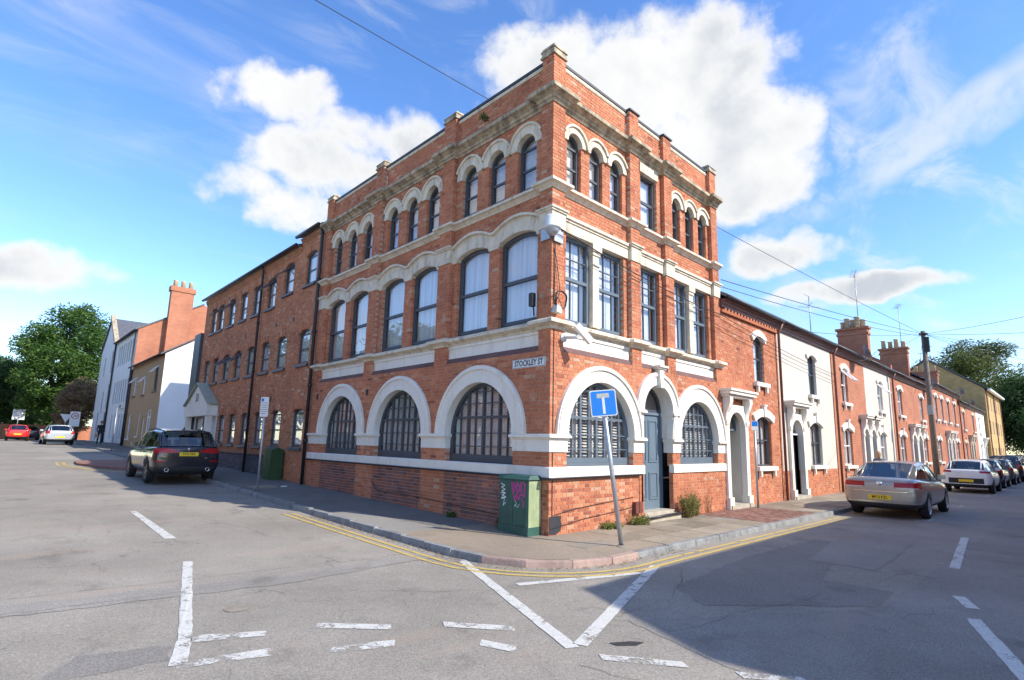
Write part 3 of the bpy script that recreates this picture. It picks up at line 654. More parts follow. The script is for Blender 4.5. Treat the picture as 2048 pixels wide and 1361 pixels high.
# stone courses
part_sweep('sill_course', [(-.12, 3.86), (.025, 3.86), (.04, 3.885), (.045, 3.91), (.12, 3.945), (.165, 3.955), (.165, 4.01), (.13, 4.04), (-.12, 4.13)], 'stone_cream')
part_sweep('string_course', [(-.12, 6.76), (.02, 6.76), (.035, 6.79), (.09, 6.84), (.14, 6.855), (.14, 6.91), (.10, 6.94), (-.12, 7.045)], 'stone_cream')
part_sweep('cornice', [(-.12, 8.66), (.025, 8.66), (.04, 8.71), (.075, 8.725), (.085, 8.77), (.17, 8.815), (.225, 8.83), (.235, 8.90), (.20, 8.94), (-.12, 9.0)], 'stone_weathered')
part_sweep('parapet_moulding', [(-.12, 9.63), (.012, 9.63), (.028, 9.66), (.028, 9.70), (-.12, 9.71)], 'stone_cream', [(-REC, LB), (-REC, -REC), (RB, -REC)])
part_sweep('parapet_capping', [(-.20, 9.713), (.045, 9.713), (.045, 9.775), (-.20, 9.785)], 'lead_black', [(-REC, LB), (-REC, -REC), (RB, -REC)])
# pilaster caps on the parapet
for F, pil in ((FL, LPIL[1:]), (FR, RPIL[1:])):
    for i, (a, b) in enumerate(pil):
        last = i == len(pil)-1 or F is FL
        m = MB()
        if last:
            m.fbox(F, a-.03, b+.03, -.40, .035, 9.762, 9.80); m.fbox(F, a-.01, b+.01, -.38, .015, 9.80, 9.90)
            k = [F(a-.03, .035, 9.90), F(b+.03, .035, 9.90), F(b+.0, -.02, 9.97), F(a+.0, -.02, 9.97), F(a-.03, -.40, 9.90), F(b+.03, -.40, 9.90), F(b, -.34, 9.97), F(a, -.34, 9.97)]; m.hexa(k)
            m.build('pilaster_cap', 'stone_weathered', B)
        else:
            m.fbox(F, a-.03, b+.03, -.40, .04, 9.762, 9.80); m.build('pilaster_cap', 'lead_black', B)
m = MB(); m.box(-.035, .40, -.035, .37, 9.762, 9.80); m.box(-.012, .38, -.012, .35, 9.80, 9.91); m.hexa([(-.035, -.035, 9.91), (.40, -.035, 9.91), (.37, .0, 10.0), (.0, .0, 10.0), (-.035, .37, 9.91), (.40, .37, 9.91), (.37, .33, 10.0), (.0, .33, 10.0)]); m.build('pilaster_cap', 'stone_weathered', B)
# white recessed panels below the first floor sills
for F, bay in ((FL, LBAY), (FR, RBAY)):
    for a, b in bay:
        m = MB(); m.fbox(F, a+.002, b-.002, -.2, -.085, 3.572, 3.862); m.fbox(F, a+.004, b-.004, -.19, -.06, 3.80, 3.859); m.build('panel', 'white_paint', B)
# imposts: white blocks with a moulded cap on every pier
def impost(F, a, b, z0, zc, mat='white_paint', prj=.05, wrapa=True, wrapb=True, depth=.24):
    m = MB(); m.fbox(F, a-.004, b+(.004 if wrapb else 0), -depth, .022, z0, zc-.09)
    ea = .05 if wrapa else 0; eb = .05 if wrapb else 0
    m.fbox(F, a-ea*.5, b+eb*.5, -depth, .04, zc-.09, zc-.055); m.fbox(F, a-ea, b+eb, -depth, .04+prj, zc-.055, zc-.01); m.fbox(F, a-ea*.7, b+eb*.7, -depth, .02+prj, zc-.01, zc+.012)
    return m.build('impost', mat, B)
ps = [(c-r, c+r) for c, r, _ in LARCH]
m = MB()                                       # corner impost wraps both streets
la, ra = ps[0][0], RARCH[0][0]-RARCH[0][1]
for pr, za, zb, ex in ((.022, 1.51, 1.74, .004), (.04, 1.74, 1.775, .025), (.09, 1.775, 1.82, .05), (.07, 1.82, 1.842, .035)):
    m.sweep([(0, la+ex), (0, 0), (ra+ex, 0)], [(-.24, za), (pr, za), (pr, zb), (-.24, zb)])
m.build('impost', 'white_paint', B)
impost(FL, ps[0][1], ps[1][0], 1.51, 1.83); impost(FL, ps[1][1], ps[2][0], 1.51, 1.83); impost(FL, ps[2][1], LB, 1.51, 1.83, wrapb=False)
impost(FR, RARCH[0][0]+RARCH[0][1], DOOR[0]-DOOR[1], 1.51, 1.83); impost(FR, DOOR[0]+DOOR[1], RARCH[1][0]-RARCH[1][1], 1.51, 1.83); impost(FR, RARCH[1][0]+RARCH[1][1], RB, 1.51, 1.83, wrapb=False)
# upper door imposts
impost(FR, DOOR[0]-DOOR[1]-.24, DOOR[0]-DOOR[1], 1.85, 2.46, prj=.06, depth=.3); impost(FR, DOOR[0]+DOOR[1], DOOR[0]+DOOR[1]+.26, 1.85, 2.46, prj=.06, depth=.3)
# arch rings
for F, lst in ((FL, LARCH), (FR, RARCH)):
    for c, r, ro in lst:
        m = MB(); m.ring(F, c, SPR, r, ro-.09, -.24, .05, n=44); m.ring(F, c, SPR, ro-.09, ro-.035, -.1, .085, n=44); m.ring(F, c, SPR, ro-.035, ro, -.1, .065, n=44); m.build('arch', 'white_paint', B)
m = MB(); m.ring(FR, DOOR[0], 2.46, DOOR[1], DOOR[2]-.09, -.34, .055, n=36); m.ring(FR, DOOR[0], 2.46, DOOR[2]-.09, DOOR[2]-.03, -.1, .088, n=36); m.ring(FR, DOOR[0], 2.46, DOOR[2]-.03, DOOR[2], -.1, .068, n=36); m.build('arch', 'white_paint', B)
m = MB(); c = DOOR[0]
m.hexa([FR(c-.055, .14, 3.02), FR(c+.055, .14, 3.02), FR(c+.10, .14, 3.46), FR(c-.10, .14, 3.46), FR(c-.055, -.1, 3.02), FR(c+.055, -.1, 3.02), FR(c+.10, -.1, 3.46), FR(c-.10, -.1, 3.46)])
m.fbox(FR, c-.16, c+.16, -.1, .17, 3.462, 3.50); m.fbox(FR, c-.19, c+.19, -.1, .21, 3.50, 3.545); m.build('keystone', 'white_paint', B)
# ground storey windows: four lights wide with glazing bars, shutters behind
def shutters(F, c, r, d, win, louvre=True):
    zb = 1.30; hz_ = .035 if F is FR else .052; dd_ = .028 if F is FR else .02
    for i in range(4):
        a = c-r+.07+i*(2*r-.14)/4; b = a+(2*r-.14)/4-.03
        m = MB()
        z = zb
        while z < 2.86:
            cl = clip_convex(rect(a+.035, b-.035, z, z+.012), arched(c-r+.06, c+r-.06, 1.25, SPR))
            if len(cl) > 2:
                u0_, u1_ = min(p[0] for p in cl), max(p[0] for p in cl)
                if u1_-u0_ > .05: m.hexa([F(u0_, d+dd_, z), F(u1_, d+dd_, z), F(u1_, d+dd_, z+.010), F(u0_, d+dd_, z+.010), F(u0_, d-dd_, z+hz_), F(u1_, d-dd_, z+hz_), F(u1_, d-dd_, z+hz_+.010), F(u0_, d-dd_, z+hz_+.010)])
            z += .062
        for s0, s1 in ((a, a+.035), (b-.035, b)):
            cl = clip_convex(rect(s0, s1, zb, 2.9), arched(c-r+.06, c+r-.06, 1.25, SPR))
            if len(cl) > 2: m.fpoly(F, cl, d-.03, d+.03)
        m.build('shutter', 'shutter_white', win)
def arch_window(F, c, r, frame):
    rr = r-.003; P = arched(c-rr, c+rr, 1.238, SPR, 26); w4 = 2*(rr-.07)/4
    mull = [c-rr+.07+w4*i for i in (1, 2, 3)]; gl = [c-rr+.07+w4*(i+.5) for i in range(4)]
    w = window(F, P, -.13, B, fw=.07, vb=mull, hb=[2.2], bw=.055, heavy=(), frame=frame, fd=.08)
    g = MB(); Q = inset(P, .07)
    for u in gl:
        cpl = clip_convex(rect(u-.01, u+.01, 1.3, 3.0), Q)
        if len(cpl) > 2: g.fpoly(F, cpl, -.19, -.142)
    for z in (1.57, 1.86, 2.50, 2.76):
        cpl = clip_convex(rect(c-r, c+r, z-.01, z+.01), Q)
        if len(cpl) > 2: g.fpoly(F, cpl, -.188, -.145)
    g.build('glazing_bars', frame, w)
    b_ = MB(); b_.fbox(F, c-rr+.07, c+rr-.07, -.19, -.125, 1.30, 1.40); b_.build('bottom_rail', frame, w)
    shutters(F, c, r, -.30 if F is FR else -.255, w); return w
for c, r, _ in LARCH: arch_window(FL, c, r, 'frame_grey')
for c, r, _ in RARCH: arch_window(FR, c, r, 'frame_bluegrey')
# entrance door under its fanlight
c = DOOR[0]
D = MB(); u0, u1 = DOOR[0]-DOOR[1]+.07, DOOR[0]+DOOR[1]-.07
D.fbox(FR, u0, u1, -.36, -.31, 0.20, 2.40)
dr = D.build('door', 'door_bluegrey', B)
m = MB()
for a, b in ((u0+.13, c-.05), (c+.05, u1-.13)):
    for z0, z1 in ((.42, 1.05), (1.28, 2.28)):
        for (p0, p1, q0, q1) in ((a, b, z0, z0+.035), (a, b, z1-.035, z1), (a, a+.035, z0+.035, z1-.035), (b-.035, b, z0+.035, z1-.035)): m.fbox(FR, p0, p1, -.312, -.292, q0, q1)
        m.fbox(FR, a+.06, b-.06, -.312, -.300, z0+.06, z1-.06)
m.build('panel_moulding', 'door_bluegrey', dr)
m = MB(); m.fbox(FR, u0-.07, u0, -.38, -.28, .2, 2.46); m.fbox(FR, u1, u1+.07, -.38, -.28, .2, 2.46); m.fbox(FR, u0, u1, -.38, -.27, 2.40, 2.46); m.build('door_frame', 'door_bluegrey', B)
m = MB(); m.lathe(FR(u0+.1, -.28, 1.2), [(0.0, -.02), (.03, -.02), (.03, .02), (0, .03)], 12, 'y'); m.build('door_knob', 'chrome', dr, smooth=True)
window(FR, [(c+ (DOOR[1]-.003)*math.cos(PI*i/18), 2.462+(DOOR[1]-.003)*math.sin(PI*i/18)) for i in range(19)], -.29, B, fw=.07, frame='frame_grey', back='interior_dark', name='fanlight')
m = MB(); m.fbox(FR, c-DOOR[1]-.05, c+DOOR[1]+.06, -.40, .16, -.05, .13); m.fbox(FR, c-DOOR[1]+.004, c+DOOR[1]-.004, -.40, .02, .13, .20); m.build('door_step', 'stone_step', B)
# first floor, left street: tall sash windows under wavy white heads
def seg_top(u, cs, base, rise, half):
    z = base
    for c_ in cs:
        t = (u-c_)/half
        if abs(t) < 1: z = max(z, base+rise*math.cos(t*PI/2)**0.9)
    return z
for a, b in LBAY:
    cs = [(a+b)/2-.755, (a+b)/2+.755]; m = MB(); n = 60; pts = []
    # underside follows the window heads, upper edge the wavy hood
    for i in range(n):
        ua, ub = a+(b-a)*i/n, a+(b-a)*(i+1)/n
        def und(u):
            z = 5.90
            for c_ in cs:
                t = (u-c_)/.575
                if abs(t) < 1: z = 5.98+.13*(1-t*t)
            return z
        A = [FL(ua, REC+.045, und(ua+1e-4)), FL(ub, REC+.045, und(ub-1e-4)), FL(ub, REC+.045, seg_top(ub, cs, 6.24, .20, .70)), FL(ua, REC+.045, seg_top(ua, cs, 6.24, .20, .70))]
        Bk = [(p[0]+.155, p[1], p[2]) for p in A]; m.hexa(A+Bk)
    m.build('window_head', 'stone_cream', B)
    m = MB(); path = [(a+(b-a)*i/n, seg_top(a+(b-a)*i/n, cs, 6.24, .20, .70)) for i in range(n+1)]
    for i in range(n):
        (ua, za), (ub, zb) = path[i], path[i+1]
        m.hexa([FL(ua, REC+.115, za), FL(ub, REC+.115, zb), FL(ub, REC+.115, zb+.055), FL(ua, REC+.115, za+.055), FL(ua, REC, za), FL(ub, REC, zb), FL(ub, REC, zb+.055), FL(ua, REC, za+.055)])
    m.build('hood_mould', 'stone_cream', B)
for a, b in WIN1:
    w = window(FL, segmental(a+.002, b-.002, 4.135, 5.985, .12, 10), REC-.09, B, fw=.075, vb=[], hb=[5.06], bw=.012, heavy=(5.06,), back='blind_or_tone_sheet')
    m = MB(); m.fbox(FL, a+.06, b-.06, REC-.16, REC-.085, 5.03, 5.10); m.build('meeting_rail', 'frame_grey', w)
# white blocks on the pilasters at window head level
for F, pil in ((FL, LPIL[1:]), (FR, RPIL[1:])):
    for a, b in pil:
        m = MB(); m.fbox(F, a-.012, b+.012, -.1, .025, 5.93, 6.27); m.fbox(F, a-.04, b+.04, -.1, .055, 6.27, 6.31); m.fbox(F, a-.065, b+.065, -.1, .085, 6.31, 6.345); m.build('pilaster_block', 'stone_cream', B)
m = MB()
for pr, za, zb in ((.025, 5.93, 6.27), (.055, 6.27, 6.31), (.085, 6.31, 6.345)): m.sweep([(0, .33+pr*.7), (0, 0), (.37+pr*.7, 0)], [(-.1, za), (pr, za), (pr, zb), (-.1, zb)])
m.build('pilaster_block', 'stone_cream', B)
# first floor, right street: straight lintels, paired windows with a stone column between
for (a, b) in RBAY:
    m = MB(); m.fbox(FR, a+.014, b-.014, REC-.14, REC+.05, 5.97, 6.20); m.fbox(FR, a+.042, b-.042, REC-.1, REC+.075, 6.20, 6.25); m.fbox(FR, a+.067, b-.067, REC-.1, REC+.11, 6.25, 6.315); m.build('lintel', 'stone_cream', B)
for a, b in RW1:
    w = window(FR, rect(a, b, 4.135, 5.968), REC-.10, B, fw=.065, vb=[a+(b-a)*k/3 for k in (1, 2)] if a < 4 else [(a+b)/2], hb=[5.06, 5.5], bw=.014, back='blind_or_tone_sheet' if a < 4.5 else 'curtain', backd=.09, frame='frame_bluegrey')
    m = MB(); m.fbox(FR, a+.05, b-.05, REC-.17, REC-.095, 5.02, 5.09); m.build('meeting_rail', 'frame_bluegrey', w)
for c_, w_ in ((1.55, .13), (5.73, .13)):
    m = MB(); m.fbox(FR, c_-w_, c_+w_, REC-.12, REC+.02, 4.13, 4.26); m.fbox(FR, c_-w_+.025, c_+w_-.025, REC-.12, REC, 4.26, 5.50); m.fbox(FR, c_-w_+.01, c_+w_-.01, REC-.12, REC+.015, 5.50, 5.56)
    m.fbox(FR, c_-w_+.025, c_+w_-.025, REC-.12, REC, 5.56, 5.74); m.fbox(FR, c_-w_, c_+w_, REC-.12, REC+.025, 5.74, 5.82); m.fbox(FR, c_-w_-.03, c_+w_+.03, REC-.12, REC+.05, 5.82, 5.97); m.build('column', 'stone_cream', B)
# second floor: round headed windows in threes with linked hoods
def round_win(F, c_, r, spr, ro):
    m = MB(); m.ring(F, c_, spr, r, ro-.05, REC-.10, REC+.045, n=24); m.build('arch', 'stone_cream', B)
    P = arched(c_-r+.002, c_+r-.002, 7.05, spr, 18)
    w = window(F, P, REC-.085, B, fw=.05, hb=[7.52, 8.0], bw=.05, heavy=(), back='curtain')
    return w
def linked_hoods(F, cs, spr, ro):
    for i, c_ in enumerate(cs):
        hw = (cs[1]-cs[0])/2; a_lim = math.acos(min(1, hw/ro)) if hw < ro else 0
        a0 = a_lim if i > 0 else 0.0; a1 = PI-(a_lim if i < len(cs)-1 else 0.0)
        m = MB(); m.ring(F, c_, spr, ro-.05, ro, REC-.02, REC+.085, a0, a1, n=22); m.build('hood_mould', 'stone_cream', B)
for a, b in LBAY:
    cs = [(a+b)/2+k*TRI for k in (-1, 0, 1)]
    for c_ in cs: round_win(FL, c_, .28, 8.01, .53)
    linked_hoods(FL, cs, 8.01, .53)
for k0 in (0, 3):
    cs = [c_ for c_, r in RW2[k0:k0+3]]
    for c_, r in RW2[k0:k0+3]: round_win(FR, c_, r, 8.05, .42)
    linked_hoods(FR, cs, 8.05, .42)
window(FR, rect(3.342, 4.078, 7.05, 8.42), REC-.09, B, fw=.06, hb=[7.72], bw=.07, back='blind_or_tone_sheet', frame='frame_grey')
m = MB(); m.fbox(FR, 3.30, 4.12, REC-.12, REC+.03, 8.42, 8.655); m.build('lintel', 'stone_cream', B)
# rainwater pipe at the junction with the factory, service pipe along the plinth
m = MB(); m.tube([(-.09, 10.62, .22), (-.09, 10.62, 8.55), (-.07, 10.66, 8.75), (-.03, 10.8, 8.86)], .055, 10)
for z in (1.6, 3.4, 5.2, 7.0): m.lathe((-.09, 10.62, z), [(.0, -.05), (.075, -.05), (.075, .05), (0, .05)], 10)
m.build('downpipe', 'cast_iron', B, smooth=True)
m = MB(); m.tube([(-.062, 10.5, 1.025), (-.062, .3, 1.025), (-.062, .05, 1.025), (-.05, -.05, 1.025), (.05, -.062, 1.025), (2.98, -.062, 1.035), (2.98, -.062, .45)], .02, 8)
m.build('service_pipe', 'black_plastic', B, smooth=True)
m = MB(); m.tube([(3.0, -.19, .10), (3.75, -.20, .13), (4.5, -.19, .13)], .025, 8); m.build('waste_pipe', 'cast_iron', B, smooth=True)
m = MB(); m.fbox(FR, 2.68, 2.80, 0.0, .09, .22, .46); m.fbox(FR, 2.82, 2.94, 0.0, .09, .22, .46); m.build('meter_cover', 'pipe_brown', B)
for F, u_, z_ in ((FL, 10.15, 3.0), (FL, 6.95, 2.98), (FL, 7.0, 6.1)):
    m = MB(); m.fbox(F, u_-.055, u_+.055, 0, .015, z_-.08, z_+.08); m.build('air_brick', 'black_plastic', B)
# dark paint patch low on the corner, scratchy weed on the cornice
m = MB(); m.fpoly(FR, [(.01, .03), (.20, .02), (.33, .07), (.36, .17), (.33, .27), (.355, .33), (.22, .35), (.01, .34)], 0, .006); m.build('paint_patch', 'lead_black', B)
# street name plate
sp = MB(); sp.fbox(FL, .12, 1.03, .0, .018, 3.14, 3.32); spo = sp.build('street_name_plate', 'sign_white'); tag(spo, 'white street name plate reading STOCKLEY ST on the brick wall', 'street sign')
m = MB()
for a, b, z0, z1 in ((.13, 1.02, 3.148, 3.155), (.13, 1.02, 3.305, 3.312), (.13, .137, 3.155, 3.305), (1.013, 1.02, 3.155, 3.305)): m.fbox(FL, a, b, .018, .0195, z0, z1)
m.build('border', 'sign_black', spo)
lettering('lettering', 'STOCKLEY ST', .155, FL, .575, 3.228, .020, 'sign_black', spo, flip=-1, bold=.004, width=.82)
# cameras on the corner
t = thing('dome_camera', 'white and grey dome security camera on brackets at the building corner', 'camera', (-.12, -.12, 5.75))
m = MB(); m.lathe((-.16, -.16, 5.83), [(0, .20), (.13, .20), (.15, .17), (.15, 0), (.17, -.02), (.17, -.05), (.13, -.06)], 24); m.build('housing', 'sign_white', t, smooth=True)
m = MB(); m.lathe((-.16, -.16, 5.78), [(.13, 0), (.125, -.05), (.09, -.11), (.04, -.14), (0, -.145)], 20); m.build('dome', 'galvanised', t, smooth=True)
m = MB(); m.fbox(FL, .02, .26, .026, .05, 5.66, 5.90); m.fbox(FL, -.05, .03, .026, .12, 5.76, 5.86); m.build('bracket', 'galvanised', t)
m = MB(); m.fbox(FR, .02, .28, .026, .05, 5.62, 5.88); m.fbox(FR, -.05, .05, .026, .12, 5.74, 5.85); m.build('bracket', 'galvanised', t)
t = thing('security_camera', 'white box security camera on a wall arm below the first floor sill', 'camera', (.30, -.05, 3.6))
m = MB(); m.lathe((.36, -.0, 3.72), [(0, 0), (.09, 0), (.09, -.03), (0, -.03)], 14, 'y'); m.tube([(.36, -.03, 3.72), (.40, -.26, 3.70), (.44, -.34, 3.74)], .03, 8); m.build('arm', 'sign_white', t, smooth=True)
m = MB(); a_ = Vector((.40, -.30, 3.94)); b_ = Vector((.66, -.46, 3.62)); ax = (b_-a_).normalized(); sd = ax.cross(Vector((0, 0, 1))).normalized(); up_ = sd.cross(ax)
m.hexa([tuple(p+sd*s*.065+up_*q*.06) for p in (a_, b_) for s, q in ((-1, -1), (1, -1), (1, 1), (-1, 1))]); m.build('housing', 'sign_white', t)
# wiring on the corner
m = MB(); m.tube([(.06, -.03, 5.62), (.07, -.025, 5.0), (.06, -.02, 4.45), (.08, -.03, 4.22)], .012, 6)
pts = [(.16+.17*math.sin(a*2*PI/20+.3), -.10-.02*math.sin(a), 4.43+.17*math.cos(a*2*PI/20+.3)) for a in range(21)]; m.tube(pts, .010, 6); m.tube([(p[0]+.012, p[1]-.012, p[2]+.008) for p in pts], .010, 6)
m.tube([(.07, -.02, 5.5), (.16, -.03, 5.0), (.20, -.05, 4.62), (.1, -.05, 4.42)], .008, 6)
o = m.build('cable_coil', 'cable_black', None, smooth=True); tag(o, 'black cable running down the corner to a loose coil', 'cable')
m = MB(); m.hexa([(.0, -.14, 4.17), (.16, -.14, 4.15), (.18, -.12, 4.28), (.05, -.12, 4.33), (.0, 0.0, 4.17), (.16, 0, 4.15), (.18, 0, 4.28), (.05, 0, 4.33)]); tag(m.build('junction_box', 'sign_dirty'), 'grey cable junction box on the sill at the corner', 'box')
m = MB(); m.fbox(FL, .36, .46, .06, .16, 4.33, 4.60); m.tube([(-.08, .40, 4.34), (-.08, .38, 4.14)], .015, 6); tag(m.build('floodlight', 'black_plastic'), 'small black floodlight box on the sill beside the corner window', 'light')
m = MB(); m.tube([(.08, -.012, 3.86), (.08, -.012, 1.1), (.08, -.012, .36), (.7, -.013, .44), (1.6, -.013, .50), (2.7, -.013, .56)], .007, 6); m.tube([(.02, -.012, .12), (1.0, -.012, .24), (2.0, -.012, .30), (2.7, -.013, .36)], .007, 6)
m.tube([(-.013, .2, .20), (-.013, 2.2, .28), (-.013, 4.2, .36), (-.013, 6.1, .37), (-.013, 6.4, .62)], .007, 6)
tag(m.build('thin_cable', 'cable_black'), 'thin black cables clipped low along the brick plinth', 'cable')

# ------------------------------------------------------------------ the old factory next door (number 30)
K = thing('factory_building', 'three storey brown brick factory with arched grey windows, numbered 30', 'building', (0, LB, .2))
fb_, fm_, fe_ = MB(), MB(), MB()
FY0, FY1 = LB+.02, 24.6
cols_t = [11.58, 13.55, 15.3, 16.97, 18.62, 20.28, 21.95, 23.1]           # window centres
rows = {'t': (6.82, 7.98, cols_t, .46), 'm': (4.24, 5.33, [11.68, 13.72, 15.38, 17.05, 18.7, 20.3, 21.9, 23.4], .49), 'g': (1.40, 2.57, [11.66, 13.62, 15.4, 17.0, 18.6, 20.1], .47)}
fh = []
for z0, z1, cs, hw in rows.values():
    for c_ in cs:
        zz = 7.1 if (z0 > 6 and c_ < 14) else z0; zt = z1+(.20 if (z0 > 6 and c_ < 14) else 0)
        fh.append((c_-hw, c_+hw, zz, zt, c_, hw))
DF = -.02
def fhole(h): return Hole(h[0], h[1], h[2], h[3]+.08)
courses(FL, FY0, 20.75, 1.0, 8.45, DF, [fhole(h) for h in fh], fb_, fm_)
courses(FL, 20.75, FY1, 3.1, 8.45, DF, [fhole(h) for h in fh], fb_, fm_)
courses(FL, FY0, 12.55, 8.45, 8.80, DF, [fhole(h) for h in fh], fb_, fm_)
courses(FL, FY0, 12.6, .1, 1.0, DF, [], fb_, fm_); courses(FL, 12.6, 20.75, .15, 1.0, DF+.015, [], fe_, fm_)
# corbelled eaves courses
for k in range(3):
    courses(FL, 12.55, FY1, 8.45+k*.075, 8.525+k*.075, DF+.03*(k+1), [], fb_, fm_); courses(FL, FY0, 12.55, 8.80+k*.05, 8.85+k*.05, DF+.03*(k+1), [], fb_, fm_, H=.05)
fb_.build('brickwork', 'brick_factory', K, recalc=False, kind='stuff'); fe_.build('blue_brick_plinth', 'brick_engineering', K, recalc=False, kind='stuff'); fm_.build('mortar', 'mortar_dark', K, recalc=False)
m = MB(); m.box(.5, 7, FY0+.02, FY1-.02, -.1, 8.6); m.build('interior', 'interior_dark', K)
m = MB(); m.hexa([(-.16, 12.56, 8.69), (-.16, FY1+.1, 8.69), (-.16, FY1+.1, 8.75), (-.16, 12.56, 8.75), (4, 12.56, 10.4), (4, FY1+.1, 10.4), (4, FY1+.1, 10.46), (4, 12.56, 10.46)])
m.hexa([(-.16, FY0, 8.97), (-.16, 12.58, 8.97), (-.16, 12.58, 9.03), (-.16, FY0, 9.03), (4, FY0, 10.5), (4, 12.58, 10.5), (4, 12.58, 10.56), (4, FY0, 10.56)]); m.build('roof', 'slate', K)
m = MB(); m.tube([(-.20, 12.57, 8.72), (-.20, FY1+.1, 8.72)], .06, 8); m.tube([(-.20, FY0+.15, 9.0), (-.20, 12.62, 9.0)], .06, 8); m.build('gutter', 'cast_iron', K, smooth=True)
m = MB(); m.tube([(-.10, 16.15, .3), (-.10, 16.15, 8.5), (-.18, 16.15, 8.68)], .05, 8)
for z in (2.3, 4.3, 6.3): m.lathe((-.10, 16.15, z), [(0, -.04), (.068, -.04), (.068, .04), (0, .04)], 10)
m.build('downpipe', 'cast_iron', K, smooth=True)
m = MB(); m.tube([(-.05, 12.7, 1.02), (-.05, 20.7, 1.04)], .022, 6); m.build('service_pipe', 'pipe_brown', K, smooth=True)
OPEN = {(2, 't'): 1, (5, 't'): 1, (6, 't'): 1, (4, 'm'): 1, (5, 'm'): 1}
for (a, b, z0, z1, c_, hw) in fh:
    row = 't' if z0 > 6 else ('m' if z0 > 4 else 'g')
    P = segmental(a+.002, b-.002, z0+.002, z1-.02, .15, 8)
    idx = rows[row][2].index(c_)
    zmid = z0+(z1-z0)*.47
    w = window(FL, P, DF-.075, K, fw=.065, hb=[zmid, z1-.06], bw=.06, back='blind_or_tone_sheet', fd=.05, backd=.012)  # pale backs put the bright sky reflected in the panes into colour
    # voussoirs: a turned arch of headers over each opening
    m = MB(); R = (hw*hw+.15*.15)/(.3); a0 = math.asin(hw/R)*1.12; n = 11
    for i in range(n):
        t0, t1 = -a0+2*a0*i/n+.004/R*R*.01, -a0+2*a0*(i+1)/n
        g = .010/R
        q = [(c_+rr*math.sin(tt), z1+.13-R+rr*math.cos(tt)) for rr, tt in ((R, t0+g), (R, t1-g), (R+.21, t1-g), (R+.21, t0+g))]
        m.fpoly(FL, q, DF-.10, DF+.004+rnd.uniform(0, .003), tint=min(1, max(0, rnd.gauss(.5, .25))))
    m.build('brick_arch', 'brick_factory', K)
    m = MB(); m.hexa([FL(a-.06, DF+.08, z0-.13), FL(b+.06, DF+.08, z0-.13), FL(b+.06, DF+.07, z0-.06), FL(a-.06, DF+.07, z0-.06), FL(a-.06, DF-.1, z0-.13), FL(b+.06, DF-.1, z0-.13), FL(b+.06, DF-.1, z0), FL(a-.06, DF-.1, z0)]); m.build('sill', 'frame_grey', w)
    if (idx, row) in OPEN or (row == 't' and idx == 1):
        m = MB(); top = z1-.06; A = [(a+.05, DF-.03, top), (b-.05, DF-.03, top), (b-.05, DF+.40, zmid+.14), (a+.05, DF+.40, zmid+.14)]
        for (i0, i1) in ((0, 1), (1, 2), (2, 3), (3, 0)): m.tube([FL(*A[i0]), FL(*A[i1])], .028, 4)
        s = m.build('open_light', 'frame_grey', w)
        m = MB(); m.add([FL(*p) for p in A]+[FL(p[0], p[1], p[2]+.01) for p in A], [(0, 1, 2, 3), (7, 6, 5, 4), (0, 1, 5, 4), (1, 2, 6, 5), (2, 3, 7, 6), (3, 0, 4, 7)]); m.build('open_pane', 'glass', w)
for u_, z_ in ((12.75, 5.95), (14.45, 6.0), (14.3, 3.1), (17.9, 6.0), (20.9, 8.2)):
    m = MB(); m.fbox(FL, u_-.06, u_+.06, DF, DF+.02, z_-.09, z_+.09); m.build('air_brick', 'black_plastic', K)
m = MB(); m.ring(FL, 11.7, .46, .42, .62, DF-.05, DF+.006, n=14); m.fbox(FL, 11.3, 12.1, DF, DF+.003, .2, .46); m.build('blocked_arch', 'brick_factory', K)
m = MB(); m.box(3.6, 6.5, 22.0, 24.55, 8.0, 11.9); m.build('shadow_caster', 'brick_far_x', K)  # hidden block added to cast shade on the white gable up the street
# entrance porch with a little gable, number 30
m = MB(); m.fbox(FL, 20.8, 25.9, -.5, -.04, .4, 3.1); m.build('lobby_wall', 'render_white', K)
window(FL, rect(21.6, 24.0, .55, 2.6), .03, K, fw=.08, vb=[22.8], bw=.07, frame='frame_grey', back='interior_dark', name='entrance_door')
m = MB()
for u_ in (21.1, 24.6): m = MB(); m.fbox(FL, u_-.13, u_+.13, .12, .36, .42, 2.618); m.build('porch_post', 'white_paint', K)
m = MB(); m.fbox(FL, 20.9, 24.9, -.03, .40, 2.62, 3.13); m.build('porch_fascia', 'white_paint', K)
m = MB(); m.fpoly(FL, [(21.0, 3.135), (24.8, 3.135), (22.9, 4.15)], .20, .36); m.build('porch_gable', 'white_paint', K)
m = MB()
for s, (ua, ub) in ((1, (20.8, 22.9)), (-1, (25.0, 22.9))):
    for i in range(7):
        t0, t1 = i/7, (i+1)/7
        m.hexa([FL(ua+(ub-ua)*t0, .46, 3.14+1.06*t0), FL(ua+(ub-ua)*t1-.01*s, .46, 3.14+1.06*t1), FL(ua+(ub-ua)*t1-.01*s, .46, 3.20+1.06*t1), FL(ua+(ub-ua)*t0, .46, 3.20+1.06*t0),
                FL(ua+(ub-ua)*t0, -.02, 3.14+1.06*t0), FL(ua+(ub-ua)*t1-.01*s, -.02, 3.14+1.06*t1), FL(ua+(ub-ua)*t1-.01*s, -.02, 3.20+1.06*t1), FL(ua+(ub-ua)*t0, -.02, 3.20+1.06*t0)])
m.build('porch_roof', 'canopy_green', K)
lettering('house_number', '30', .55, FL, 22.9, 3.5, .366, 'sign_black', K, flip=-1, bold=.006)
m = MB(); m.fbox(FL, 24.62, 25.7, -.4, .12, .4, 7.0); m.fbox(FL, 25.7, 26.2, -.4, .02, .4, 6.9); m.build('dark_cladding', 'frame_grey', K)

